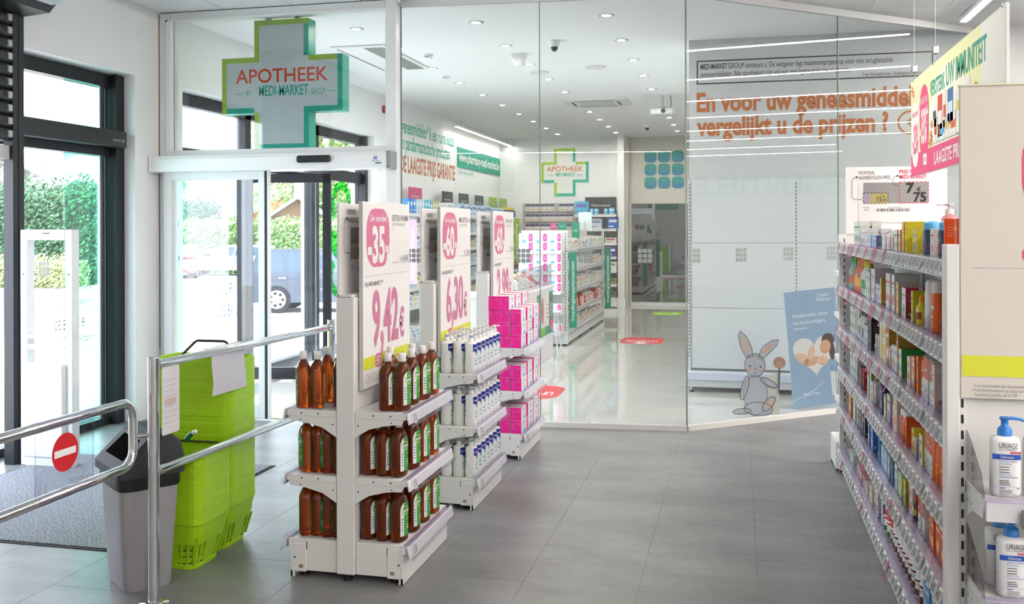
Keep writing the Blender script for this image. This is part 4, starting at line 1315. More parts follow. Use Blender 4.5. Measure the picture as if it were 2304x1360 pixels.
def vessel(kind, w, h, c1, c2, c3):
    key = (kind, round(w, 3), round(h, 3), c1, c2, c3)
    if key in _pb: return _pb[key]
    r = w / 2
    m1, m2, m3 = mat(c1, .3), mat(c2, .3), mat(c3, .4)
    B, Cp, P = MB(), MB(), MB()
    def wrapper(rad):
        return lambda u, v, n: (-(rad + n) * math.cos(u / rad), (rad + n) * math.sin(-u / rad), v)
    if kind == 's':
        B.loft([(0, r * .93, r * .93, 2), (.004, r, r, 2), (h * .72, r, r, 2), (h * .76, r * .93, r * .93, 2)], m1, 18)
        Cp.loft([(h * .76, r * .95, r * .95, 2), (h * .93, r * .92, r * .92, 2), (h * .98, r * .75, r * .75, 2), (h, r * .4, r * .4, 2)], m2, 18)
        P.T = wrapper(r); P.rect(-r * .5, h * .46, r * .5, h * .52, m3, .0006, 4); P.rect(-r * .5, h * .3, r * .3, h * .33, m3, .0006, 4); P.ring(0, h * .16, r * .35, r * .42, m3, .0006, 16)
        P.text('30' if c1 == '#ee6a22' else 'spf', -r * .35, h * .4, h * .05, m3, n=.0008)
    elif kind == 't':
        Cp.loft([(0, r * .62, r * .62, 2), (.03, r * .62, r * .62, 2)], m2, 18)
        B.loft([(.03, r * .7, r * .7, 2), (.035, r * .72, r * .72, 2), (h * .6, r * .6, r * .95, 2), (h * .97, r * .12, r * 1.15, 2.5), (h, r * .1, r * 1.15, 2.5)], m1, 18)
        P.T = lambda u, v, n: (-(r * (.74 - .5 * max(0, (v - .05) / h)) + n + r * .06), u, v)
        P.text('50+', -r * .5, h * .62, h * .1, m3, w=r); P.ring(0, h * .36, r * .32, r * .36, m3); P.ring(0, h * .36, r * .5, r * .53, m3)
    elif kind == 'j':
        B.loft([(0, r * .9, r * .9, 2), (.006, r, r, 2), (h * .72, r, r, 2), (h * .8, r * .8, r * .8, 2)], m1, 20)
        Cp.loft([(h * .79, r * .86, r * .86, 2), (h * .98, r * .86, r * .86, 2), (h, r * .8, r * .8, 2)], m2, 20)
        P.T = wrapper(r); P.disc(-r * .3, h * .5, r * .2, m3, .0006, 10); P.disc(r * .4, h * .3, r * .2, mat('#8ab84a', .4), .0006, 10)
    elif kind == 'k':
        B.loft([(0, r * .95, r * .95, 2), (.004, r, r, 2), (h * .68, r, r, 2), (h * .74, r * .85, r * .85, 2)], PLASTIC_W, 20)
        Cp.loft([(h * .74, r * .88, r * .88, 2), (h * .97, r * .88, r * .88, 2), (h, r * .82, r * .82, 2)], m2, 20)
        P.T = wrapper(r); P.rect(-r * 1.3, h * .06, r * 1.3, h * .3, mat('#5a2a2a', .4) if c1 != '#3f7a3a' else m1, .0006, 8); P.rect(-r * 1.3, h * .58, r * 1.3, h * .66, m3, .0006, 8)
        P.disc(-r * .2, h * .2, r * .3, mat('#c2303a', .4), .001, 12); P.rect(-r * .8, h * .48, r * .8, h * .51, GREYTXT, .0008, 6); P.rect(-r * .8, h * .42, r * .4, h * .45, GREYTXT, .0008, 6)
    else:
        B.loft([(0, r * .93, r * .93, 2), (.004, r, r, 2), (h * .62, r, r, 2), (h * .74, r * .5, r * .5, 2), (h * .8, r * .42, r * .42, 2)], m1, 18)
        Cp.loft([(h * .78, r * .5, r * .5, 2), (h * .99, r * .48, r * .48, 2), (h, r * .4, r * .4, 2)], m2, 16)
        P.T = wrapper(r); P.rect(-r, h * .2, r, h * .45, m3, .0006, 6); P.disc(0, h * .5, r * .4, mat('#e8e4da', .4), .0008, 12)
    _pb[key] = (B.build('body'), Cp.build('cap'), P.build('label_print'))
    return _pb[key]
_made = set()
def place(parts, name, label, cat, loc, group, rz=0.0):
    t = thing(name, label, cat, loc, rz, group)
    for p in parts:
        if p.name in _made:
            n = p.copy(); COL.objects.link(n); n.parent = t
        else:
            _made.add(p.name); p.parent = t
    return t
rowc = {}
for s, kd, y0, y1, h, d, c1, c2, c3, word in GOODS:
    h = max(h, .06)
    w = y1 - y0
    if kd in 'bh':
        n = max(1, int(round(w / .07))) if w > .1 else 1
    else:
        n = max(1, int(round(w / .065)))
    for k in range(n):
        ww = w / n - .002
        rowc[s] = rowc.get(s, 0) + 1
        gname = 'goods on the %s shelf of the long gondola' % TIERN[s]
        lab = '%s, %s shelf of the long gondola, %s from far end' % (word, TIERN[s], ordn(rowc[s] - 1))
        yy = y0 + (n - 1 - k) * w / n
        if kd in 'bh':
            place(carton(kd, ww, d, h, c1, c2, c3), 'carton_box', lab, 'box', (.645 + rnd.uniform(0, .008), yy, RZ[s] + .001), gname, R(rnd.uniform(-2, 1)))
            if d < .06 and w / n > .03 and s < 5:
                place(carton(kd, ww, d, h, c1, c2, c3), 'carton_box', '%s, %s shelf of the long gondola, behind the %s' % (word, TIERN[s], ordn(rowc[s] - 1)), 'box', (.655 + d + rnd.uniform(0, .008), yy, RZ[s] + .001), gname)
        else:
            dd = min(ww, .06)
            place(vessel(kd, dd, h, c1, c2, c3), {'s': 'spray_can', 't': 'cream_tube', 'j': 'pill_jar', 'k': 'supplement_tub', 'o': 'bottle'}[kd], lab, {'s': 'spray can', 't': 'tube', 'j': 'jar', 'k': 'tub', 'o': 'bottle'}[kd],
                  (.645 + dd / 2, yy + ww / 2, RZ[s] + .001), gname, R(rnd.uniform(-20, 20)))
# pump bottles at the back of the top shelf
def pump_dispenser(c1, c2, h=.2):
    t = thing('pump_dispenser', '', 'bottle')
    m1, m2 = mat(c1, .25), mat(c2, .3)
    b = MB(); b.loft([(0, .026, .03, 2.6), (.004, .028, .032, 2.6), (h * .7, .028, .032, 2.6), (h * .77, .014, .014, 2)], m1, 18); b.build('body', t)
    b = MB(); b.loft([(h * .77, .017, .017, 2), (h * .87, .016, .016, 2), (h * .875, .006, .006, 2), (h * .93, .006, .006, 2), (h * .935, .017, .017, 2), (h * .98, .016, .016, 2)], m2, 16); b.cbox(-.045, 0, -.006, .006, h * .94, h * .975, m2, .002); b.build('pump', t)
    b = MB(PL((-.0285, .022, 0), 'W')); b.rect(.0, h * .2, .04, h * .5, PAPER, 0); b.rect(.006, h * .4, .034, h * .43, GREYTXT, .0004); b.build('label', t)
    return t
pp = Kind(pump_dispenser('#e89aa0', '#f4e9e8')); pa = Kind(pump_dispenser('#d9a13c', '#f0e6dc', .21))
pp.put((.80, 3.62, RZ[0] + .001), 0, 'pink liquid pump bottle at the back of the top shelf, nearer of two', 'pump bottles behind the orange cartons')
pp.put((.80, 4.0, RZ[0] + .001), 0, 'pink liquid pump bottle at the back behind the navy spray bottles', 'pump bottles behind the orange cartons')
pa.put((.79, 3.33, RZ[0] + .001), 0, 'amber liquid pump bottle behind the tall orange cartons', 'pump bottles behind the orange cartons')

# ------------------------------------------------------------------ far end cap and its price card
fe = thing('far_end_cap', 'white end unit with slotted uprights at the far end of the long gondola', 'display shelf', (.62, 6.34, 0))
def slots(b, u, z0, z1, face_y, m=SEG, w=.006, h_=.022, step=.042):
    z = z0
    while z < z1:
        b.box(u - w / 2, u + w / 2, face_y - .0006, face_y + .002, z, z + h_, m); z += step
for x in (.0, .60):
    b = MB(); b.cbox(x, x + .045, 0, .03, .02, 1.51, STEEL_W, .002); slots(b, x + .033, .2, 1.48, 0); b.build('upright', fe)
b = MB(); b.cbox(.045, .60, .005, .02, .1, 1.5, STEEL_W, .001); b.build('back_panel', fe)
b = MB(); b.cbox(-.02, .665, .03, .36, .02, .19, STEEL_W, .003); b.build('base', fe)
for zz in (.45, .72, 1.0, 1.27):
    b = MB(); b.cbox(.0, .645, .03, .30, zz - .03, zz, STEEL_W, .002); b.build('shelf', fe)
foot(fe, (.02, .06)); foot(fe, (.0, .33))
pc = thing('price_card', 'white card with price display drawing standing over the long gondola\'s far end', 'sign', (.665, 6.36, 1.512))
b = MB(); b.cbox(0, .595, 0, .012, 0, .42, PAPER, .002); b.build('card', pc)
pr = MB(PL((0, -.0002, 0), 'S')); topper_art(pr, .595 / 775, .42); pr.build('print', pc)

# ------------------------------------------------------------------ near end cap with blue-capped bottles
ne = thing('near_end_cap', 'white end unit facing the camera with blue-capped lotion bottles', 'display shelf', (.565, 2.90, 0))
b = MB(); b.cbox(0, .034, -.03, .03, .02, 1.503, STEEL_W, .002); b.cbox(.034, .05, -.02, .03, .02, 1.503, STEEL_W, .001)
slots(b, .0425, .3, 1.08, -.02, SEG, .007, .024, .044); b.build('upright', ne)
b = MB(); b.cbox(.05, .72, -.005, .02, .1, 1.5, STEEL_W, .001); b.build('back_panel', ne)
b = MB(); b.cbox(.72, .77, -.03, .03, .02, 1.503, STEEL_W, .002); b.build('upright', ne)
for z in (.845, .585, .32):
    b = MB(); b.cbox(.052, .72, -.215, -.006, z - .03, z, STEEL_W, .002); sh = b.build('shelf', ne)
    q = MB(PL((.053, 0, 0), 'W')); q.prism([(.006, z - .11), (.006, z - .028), (.212, z - .028), (.205, z - .05), (.10, z - .06)], 0, .003, STEEL_W)
    for u in (.05, .09): q.disc(u, z - .045, .004, DOT, .0035, 8)
    q.build('bracket', sh)
    b = MB(); b.box(.056, .72, -.228, -.216, z - .052, z - .002, PLASTIC_W); b.build('price_rail', sh)
    b = MB(); b.box(.05, .72, -.24, -.19, z + .0005, z + .004, LILAC); b.box(.05, .72, -.235, -.232, z - .058, z + .004, COVER); b.build('rail_cover', sh)
    b = MB(PL((.058, 0, z + .002), 'W')); b.prism([(.0, 0), (.2, 0), (.2, .01), (.17, .055), (.07, .11), (.0, .14)], 0, .0025, glass_mat('smoky_plastic', '#d5d4d6', .06, .4)); b.build('divider', sh)
    b = MB(); b.cbox(.135, .24, -.245, -.236, z - .062, z - .012, mat('#8b8c8d', .3), .003); b.box(.141, .234, -.2462, -.2452, z - .056, z - .018, mat('#a7a8a6', .3))
    pr = MB(PL((.141, -.2466, z - .056), 'S'))
    if z > .8:
        pr.text('16', .045, .010, .018, SEG, w=.022, bold=.02); pr.text('95', .071, .014, .010, SEG)
    for i in range(9): pr.rect(.003, .003 + .004 * i, .010, .005 + .004 * i, SEG, 0)
    for i in range(3): pr.rect(.014, .03 - .005 * i, .042, .032 - .005 * i, DARKTXT, 0)
    t_ = b.build('price_tag', sh); pr.build('tag_print', sh)
ep = thing('price_poster', 'tall white price poster with yellow band above the lotion bottles', 'poster', (.602, 2.875, 1.075))
b = MB(); b.cbox(0, .64, 0, .012, 0, .87, mat('#dcd5cc', .55), .002); b.build('board', ep)
b = MB(); b.box(-.003, .643, -.003, .014, .868, .873, mat('#dcd9c4', .5)); b.build('top_profile', ep)
pr = MB(PL((0, -.0003, 0), 'S'))
pr.rrect(.158, .50, .53, .765, .1, PINK, .0006, 8)
pr.text('-30', .18, .56, .12, PAPER, w=.2, n=.001, bold=.03); pr.text('%', .40, .56, .06, PAPER, n=.001, bold=.03)
pr.rrect(.158, .385, .33, .415, .008, PINK, .0006)
pr.rect(.03, .362, .61, .3632, GREYTXT)
pr.rect(.004, .062, .636, .120, YELLOW)
for i, s_ in enumerate(('In al onze prijzen zijn de promoties inbegrepen.', '*Voordeel berekend op basis van de normale prijs.', 'Aanbieding geldig van 01/09')):
    pr.text(s_, .035 - (.006 if i == 1 else 0), .030 - .0125 * i + .003, .0085, GREYTXT, cond=.78, n=.0008)
pr.build('print', ep)
# lotion bottles
BLUECAP = mat('#2f7fd0', .25)
def lotion():
    t = thing('lotion_bottle', '', 'bottle')
    b = MB(); b.loft([(0, .031, .020, 3), (.004, .0345, .024, 3.2), (.01, .036, .026, 3.4), (.142, .035, .025, 3.4), (.152, .033, .023, 3), (.156, .020, .018, 2.2), (.158, .017, .017, 2)], PLASTIC_W, 28); b.build('body', t)
    b = MB(); b.loft([(.157, .0185, .0185, 2), (.174, .0175, .0175, 2), (.18, .012, .012, 2), (.181, .009, .009, 2), (.198, .009, .009, 2), (.199, .013, .013, 2), (.205, .012, .012, 2)], BLUECAP, 20)
    b.tube([(0, 0, .2015), (.02, 0, .2025), (.038, 0, .201), (.045, 0, .197)], .0042, BLUECAP, 8); b.build('pump', t)
    pr = MB(lambda u, v, n: (u, -(.0262 + n - max(0, abs(u) - .018) * .28), v))
    UB = mat('#2456b4', .4)
    pr.rect(-.034, .0985, .034, .112, UB, .0006, 6)
    pr.text('X\u00e9mose', -.016, .1015, .0078, PAPER, w=.032, n=.001)
    pr.text('URIAGE', -.019, .128, .0135, DARKTXT, w=.046, n=.0008)
    pr.text('EAU THERMALE', -.019, .1225, .0036, DARKTXT, w=.046, n=.0008)
    pr.rect(.008, .114, .034, .1195, mat('#c7284c', .4), .0006, 2); pr.text('NOUVEAU', .010, .1155, .0026, PAPER, w=.02, n=.001)
    for i, s_ in enumerate(('BAUME OL\u00c9O-APAISANT', 'ANTI-GRATTAGE', '', '', '', 'ANTI-ITCH', 'SOOTHING OIL BALM')):
        if s_: pr.text(s_, -.018, .0915 - .0068 * i, .0042, UB, w=.044 if len(s_) > 14 else .028, n=.0008)
        else: pr.rect(-.018, .0915 - .0068 * i, .006, .0935 - .0068 * i, DARKTXT, .0006)
    for i in range(3): pr.rect(-.018, .042 - .005 * i, .004 + .002 * i, .044 - .005 * i, DARKTXT, .0006)
    pr.rect(-.033, .0272, .034, .0277, UB, .0006, 4); pr.rect(-.018, .023, .03, .025, UB, .0006)
    for i in range(3): pr.rect(-.018, .018 - .0035 * i, .012, .0192 - .0035 * i, DARKTXT, .0006)
    pr.text('500 ml e', -.017, .0045, .0042, DARKTXT, n=.0008); pr.text('17fl.oz', .014, .0045, .0036, DARKTXT, n=.0008)
    pr.build('label_print', t)
    return t
lo = Kind(lotion())
for x, y, z, w_ in ((.682, 2.745, .846, 'first from the slotted upright on the upper shelf'), (.762, 2.75, .846, 'second from the slotted upright on the upper shelf'),
                    (.695, 2.735, .586, 'first in front on the lower shelf'), (.775, 2.74, .586, 'second in front on the lower shelf'), (.685, 2.815, .586, 'behind the front one on the lower shelf')):
    lo.put((x, y, z), R(rnd.uniform(-3, 3)), 'white lotion bottle with blue pump, %s' % w_, 'white lotion bottles with blue pumps')

# ------------------------------------------------------------------ hanging banner over the gondola
hb = thing('hanging_banner', 'hanging cardboard banner about immunity with pink footer over the long gondola', 'banner', (.98, 3.86, 1.838))
BL, BH = 1.99, .545
b = MB(); b.box(-.012, 0, 0, BL, 0, BH, mat('#e9e6dd', .6)); b.build('board', hb)
pr = MB(PL((-.0125, BL, 0), 'W'))
pr.rect(.002, .002, BL - .002, BH - .002, mat('#ecebb4', .55), 0)
pr.disc(.95, .27, .42, mat('#f4f2d8', .55), .0004, 32, .22)
pr.rect(.002, .36, .35, BH - .002, mat('#e8d9b0', .55), .0003)
pr.rect(1.62, .1, BL - .002, BH - .002, mat('#f1efe6', .55), .0003)
pr.rect(.002, .002, BL - .002, .125, PINK, .0006)
pr.text('LAAGSTE PRIJS GARANTIE', .66, .032, .062, PAPER, w=1.15, n=.001, bold=.02)
pr.rrect(.04, .05, .235, .41, .095, PAPER, .001, 8)
pr.text('-25%', .06, .13, .15, PINK, w=.155, n=.0014, bold=.03); pr.text('BIJ AANKOOP VAN 1', .05, .33, .03, PINK, w=.175, n=.0014)
pr.rrect(.27, .08, .52, .475, .12, PINK, .001, 8)
pr.text('-35%*', .285, .17, .17, PAPER, w=.22, n=.0014, bold=.03); pr.text('BIJ AANKOOP VAN 2', .29, .375, .034, PAPER, w=.21, n=.0014)
pr.rrect(.37, .045, .47, .105, .012, PAPER, .0016); pr.text('PER 2 PRODUCTEN', .38, .065, .018, PINK, w=.08, n=.002)
pr.text('VERSTERK', .56, .385, .075, TEAL, w=.36, n=.001, bold=.02); pr.text('UW IMMUNITEIT', .95, .385, .1, TEAL, w=.76, n=.001, bold=.02)
packs = [(.63, .22, .72, .35, '#e6e8e6', '#3a4a5a'), (.75, .16, .86, .365, '#c8452f', '#e8e4e0'), (.88, .19, .95, .37, '#e6dcd2', '#c8402f'), (.98, .2, 1.1, .365, '#3f66a8', '#d8e2ee'), (1.15, .2, 1.3, .34, '#e0e2e0', '#d6c860'), (1.35, .21, 1.43, .365, '#e8e6ea', '#2f2f6a'), (.66, .14, .73, .27, '#dfe0dc', '#b8342c'), (.75, .135, .78, .26, '#cfe0b8', '#5aa04a'), (.80, .14, .92, .23, '#dce8ee', '#5aa8d8'), (.94, .15, 1.02, .25, '#eae6d8', '#e0c030'), (1.04, .14, 1.16, .25, '#ece8e0', '#d8583a')]
for u0, v0, u1, v1, c, c2 in packs:
    pr.rect(u0, v0, u1, v1, mat(c, .5), .0012); pr.rect(u0 + .01, v0 + (v1 - v0) * .3, u1 - .01, v0 + (v1 - v0) * .62, mat(c2, .5), .0016)
for u, v in ((.585, .19), (.60, .24), (.60, .165), (.555, .15), (1.46, .27), (1.5, .25), (1.53, .30), (1.52, .22), (.05, .49), (.09, .46)):
    pr.poly([(u + .035 * (1 if i % 2 else .45) * math.cos(i * PI / 5), v + .03 * (1 if i % 2 else .45) * math.sin(i * PI / 5)) for i in range(10)], mat('#cf7a3a', .6), .0014)
pr.text('*VOORDEEL BEREKEND OP BASIS VAN DE NORMAAL AANBEVOLEN VERKOOPPRIJS', .56, .132, .012, GREYTXT, w=.9, n=.001)
pr.build('print', hb)
for y in (.04, 1.33, 1.92):
    b = MB(); b.cyl((-.006, y, BH + .09), (-.006, y, H - 1.838 - .001), .0012, mat('#d9dadb', .4), 5); b.build('wire', hb)
    b = MB(); b.tube([(-.006, y, BH - .02), (-.018, y, BH), (-.006, y + .01, BH + .02), (.004, y, BH + .03), (-.006, y, BH + .045)], .0025, STEEL, 6)
    b.cbox(-.02, .008, y - .014, y + .014, BH + .045, BH + .085, STEEL, .004); b.build('wire_clamp', hb)
# ------------------------------------------------------------------ chrome guide rail, swing gate
gr = thing('guide_rail', 'chrome guide rail with two bars beside the basket stacks', 'rail', (-2.36, 3.515, 0))
for p, top in (((0, 0), 1.024), ((.075, 1.615), 1.03)):
    b = MB(); b.cyl((p[0], p[1], .012), (p[0], p[1], top - .006), .0235, CHROME, 24); b.loft([(top - .006, .0245, .0245, 2), (top - .002, .0245, .0245, 2), (top, .022, .022, 2)], CHROME, 24, p[0], p[1]); b.build('post', gr)
    b = MB(); b.loft([(0, .06, .06, 2), (.008, .06, .06, 2), (.014, .03, .03, 2)], CHROME, 24, p[0], p[1]); b.build('floor_plate', gr)
for z in (.988, .547):
    b = MB(); b.cyl((.001, .02, z), (.074, 1.595, z), .019, CHROME, 20); b.build('bar', gr)
    b = MB(); b.cyl((.0015, .022, z), (.003, .06, z), .0215, CHROME, 20); b.cyl((.0725, 1.55, z), (.074, 1.592, z), .0215, CHROME, 20); b.build('collar', gr)
sg = thing('swing_gate', 'chrome tube swing gate with rounded end before the entrance mat', 'gate', (-2.425, 3.49, 0))
pts = [(0, -1.9, .846), (0, -.09, .846)] + [(0, -.09 + .07 * math.sin(R(a)), .776 + .07 * math.cos(R(a))) for a in range(15, 91, 15)] + [(0, -.02 - .07 + .07 * math.cos(R(a)), .65 - .07 * math.sin(R(a))) for a in range(0, 91, 15)] + [(0, -1.9, .58)]
b = MB(); b.tube(pts, .0185, CHROME, 18); b.build('tube_frame', sg)
b = MB(); b.cyl((0, -1.9, 0), (0, -1.9, 1.0), .0235, CHROME, 20); b.build('pivot_post', sg)
b = MB(); b.cyl((0, -.022, .70), (.055, .016, .70), .008, STEEL, 10); b.build('hinge', sg)
ns = thing('no_entry_sign', 'clear plastic sheet with red no-entry disc clipped to the swing gate', 'sign', (-2.425, 2.905, .565))
b = MB(); b.box(-.001, .001, 0, .315, .03, .27, CLEAR); b.build('sheet', ns)
for z in (.015, .281):
    b = MB(); n_ = 12
    vs, fs = [], []
    for y in (0.0, .315):
        for i in range(n_ + 1):
            a = R(-150 + 300 * i / n_) + (PI / 2 if z > .1 else -PI / 2)
            vs.append((.0205 * math.cos(a), y, z + .0205 * math.sin(a)))
    for i in range(n_): fs.append((i, i + 1, n_ + 2 + i, n_ + 1 + i))
    b.add(vs, fs, LILAC, True); b.build('clip_sleeve', ns)
b = MB(); b.box(-.002, .002, -.002, .002, .01, .29, LILAC); b.box(-.002, .002, .313, .317, .01, .29, LILAC); b.build('edge_strip', ns)
pr = MB(PL((.0012, .155, .164), 'E')); pr.disc(0, 0, .071, mat('#c8202a', .4), .0004, 36); pr.rect(-.058, -.013, .058, .013, PAPER, .0008); pr.build('disc_print', ns)

# paper sheets on the rail
sp = thing('paper_sheet', 'blank white paper sheet folded over the upper chrome bar', 'paper', (-2.34, 3.92, .79))
b = MB(); vs, fs = [], []
nu, nv = 8, 10
for i in range(nu + 1):
    for j in range(nv + 1):
        y = .30 * i / nu; v = j / nv
        z = .19 * v; x = .006 + .008 * math.sin(3.2 * v + 5 * y) * (1 - v) + .002
        vs.append((x, y + .004 * math.sin(6 * v), z))
for i in range(nu):
    for j in range(nv):
        a = i * (nv + 1) + j; fs.append((a, a + nv + 1, a + nv + 2, a + 1))
SHEET = mat('#dad6de', .6)
b.add(vs, fs, SHEET, True)
vs = [(.008 + .0005 * i * 0 - .021 + .0215 * math.cos(R(a)) - .0085, y, .19 + .0215 * math.sin(R(a)) + .006) for y in (0, .3) for a in range(0, 181, 20)]
b.add(vs, [(i, i + 1, i + 11, i + 10) for i in range(9)], SHEET, True)
b.build('sheet', sp)
sp2 = thing('notice_sheet', 'rounded white notice sheet hanging beside the near chrome post', 'paper', (-2.336, 3.535, .69))
b = MB(PL((0, 0, 0), 'E')); b.prism(rr_pts(0, 0, .128, .285, .012), 0, .0015, mat('#dcd8dc', .55))
for i in range(9): b.rect(.015, .225 - .022 * i, .11 - .012 * (i % 3), .228 - .022 * i, mat('#bdb8be', .6), .0019)
b.rect(.02, .12, .10, .15, mat('#cdb8b4', .6), .0021)
b.build('sheet', sp2)

# ------------------------------------------------------------------ litter bin
bn = thing('litter_bin', 'grey litter bin with dark swing lid behind the chrome post', 'bin', (-2.58, 3.735, 0), R(52))
GREYB = mat('#9b9a9e', .45, noise=.02, scale=6); LIDM = mat('#3e3f42', .65, spec=.25)
b = MB(); b.loft([(0, .098, .135, 7), (.012, .102, .14, 7), (.45, .128, .165, 7), (.50, .13, .168, 7)], GREYB, 40); b.build('body', bn)
b = MB(); b.box(-.01, .01, -.155, -.135, .02, .45, GREYB)
b.v = [(x, y - (z * .045), z) for x, y, z in b.v]; b.build('rib', bn)
b = MB(); b.loft([(.44, .133, .170, 7), (.455, .136, .173, 7), (.505, .136, .174, 7)], mat('#17181a', .5, bump=.3, scale=30), 40, flat_caps=False); b.build('bag_rim', bn)
b = MB()
prof = [(-.142, .495), (-.142, .53), (-.118, .556), (-.02, .650), (.03, .672), (.085, .668), (.125, .63), (.142, .56), (.142, .495)]
k = len(prof)
ends = (-.178, -.165, .165, .178)
vs = []
for yi, y in enumerate(ends):
    f = .93 if yi in (0, 3) else 1.0
    vs += [(x * f, y, .495 + (z - .495) * f) for x, z in prof]
fs = [tuple(range(k)), tuple(range(3 * k, 4 * k))[::-1]]
for j in range(3):
    for i in range(k):
        if j == 1 and i == 2: continue
        q = (i + 1) % k
        fs.append((j * k + i, j * k + q, (j + 1) * k + q, (j + 1) * k + i))
b.add(vs, fs, LIDM)
# frame left around the opening on the slope
a0, a1 = prof[2], prof[3]
def onslope(t, y): return (a0[0] + (a1[0] - a0[0]) * t, y, a0[1] + (a1[1] - a0[1]) * t)
R_ = [onslope(0, -.165), onslope(1, -.165), onslope(1, .165), onslope(0, .165), onslope(.1, -.125), onslope(.9, -.11), onslope(.9, .11), onslope(.1, .125)]
b.add(R_, [(0, 1, 5, 4), (1, 2, 6, 5), (2, 3, 7, 6), (3, 0, 4, 7)], LIDM)
b.build('lid', bn)
b = MB(); b.loft([(.33, .05, .06, 3), (.42, .115, .14, 4), (.5, .12, .15, 5)], mat('#101113', .35, bump=.4, scale=40), 24, flat_caps=False); b.poly([(-.1, -.1), (.1, -.1), (.1, .1), (-.1, .1)], mat('#0c0d0e', .5), .36); b.build('bag_inside', bn)

# ------------------------------------------------------------------ shopping baskets, nested
GREEN = mat('#a6d41c', .35, noise=.02, scale=5)
def basket_mesh():
    b = MB()
    def ring(z, hx, hy, r=.05, k=4):
        return [(x, y, z) for x, y in rr_pts(-hx, -hy, hx, hy, r, k)]
    def skin(levels):
        L = [ring(*l) for l in levels]; n = len(L[0]); vs = sum(L, []); fs = []
        for j in range(len(L) - 1):
            for i in range(n):
                q = (i + 1) % n; fs.append((j * n + i, j * n + q, (j + 1) * n + q, (j + 1) * n + i))
        b.add(vs, fs, GREEN)
    skin([(.125, .196, .121), (.24, .215, .136), (.245, .223, .143), (.238, .226, .146), (.213, .226, .146), (.205, .222, .142), (.118, .205, .127), (.125, .196, .121)])
    skin([(.012, .176, .108), (.0, .178, .11), (.018, .181, .112), (.024, .18, .11), (.012, .176, .108)])
    b.add(ring(.010, .177, .109), [tuple(range(20))], GREEN) if False else b.poly([(x, y) for x, y, z in ring(0, .177, .109)], GREEN, .006)
    # bars of the open-work side, with a solid field in the middle
    def bar(x0, x1, y0, y1, ax):
        s0, s1 = .02, .122
        if ax == 'x':
            for s in (-1, 1):
                vs = [(x * (.18 + (.022 * t)) / .2, s * (.109 + .016 * t) , z) for t, z in ((0, s0), (1, s1)) for x in (x0, x1)]
                vs2 = [(x, y - s * .004, z) for x, y, z in vs]
                b.add(vs + vs2, [(0, 1, 3, 2), (4, 6, 7, 5), (0, 2, 6, 4), (1, 5, 7, 3)], GREEN)
        else:
            for s in (-1, 1):
                vs = [(s * (.178 + .026 * t), y * (.11 + .016 * t) / .125, z) for t, z in ((0, s0), (1, s1)) for y in (y0, y1)]
                vs2 = [(x - s * .004, y, z) for x, y, z in vs]
                b.add(vs + vs2, [(0, 1, 3, 2), (4, 6, 7, 5), (0, 2, 6, 4), (1, 5, 7, 3)], GREEN)
    for i in range(12):
        x = -.19 + .0345 * i
        if 3 <= i <= 8: continue
        bar(x - .006, x + .006, 0, 0, 'x')
    bar(-.085, .105, 0, 0, 'x')
    for i in range(8):
        y = -.115 + .033 * i
        if 2 <= i <= 5: continue
        bar(0, 0, y - .006, y + .006, 'y')
    bar(0, 0, -.045, .05, 'y')
    o = b.build('basket_shell'); me = o.data; bpy.data.objects.remove(o); return me
def handle_mesh(up):
    b = MB()
    HB = mat('#2f3133', .5)
    if up:
        b.tube([(-.19, 0, .232), (-.09, 0, .330), (-.075, 0, .338), (.075, 0, .338), (.09, 0, .33), (.19, 0, .232)], .007, HB, 8)
    else:
        b.tube([(-.19, 0, .236), (-.19, .118, .240), (.19, .118, .240), (.19, 0, .236)], .005, HB, 6)
    o = b.build('handle'); me = o.data; bpy.data.objects.remove(o); return me
bm_, hup, hdn = basket_mesh(), handle_mesh(True), handle_mesh(False)
for cx_, cy_, n_, nm in ((-2.60, 4.285, 24, 'taller'), (-2.585, 4.005, 11, 'shorter')):
    for i in range(n_):
        t = thing('shopping_basket', 'lime green shopping basket in the %s nested stack, %s up from the floor' % (nm, ordn(i)), 'basket', (cx_ + rnd.uniform(-.001, .001), cy_ + rnd.uniform(-.001, .001), .0005 + .0292 * i), 0, 'nested lime green shopping baskets')
        o = bpy.data.objects.new('basket_shell', bm_); COL.objects.link(o); o.parent = t
        if i == n_ - 1:
            o = bpy.data.objects.new('handle', hup if n_ > 15 else hdn); COL.objects.link(o); o.parent = t
            if n_ > 15: o.rotation_euler = (R(-8), 0, 0); o.location = (0, .03, -.02)
mk = thing('marker_cap', 'small green and white bottle sticking out behind the bin lid', 'bottle', (-2.50, 3.98, .575))
b = MB(); b.cyl((0, 0, 0), (.03, 0, .03), .012, mat('#1c6a4a', .4), 10); b.build('body', mk)
b = MB(); b.cyl((.03, 0, .03), (.05, 0, .04), .009, PLASTIC_W, 10); b.build('cap', mk)

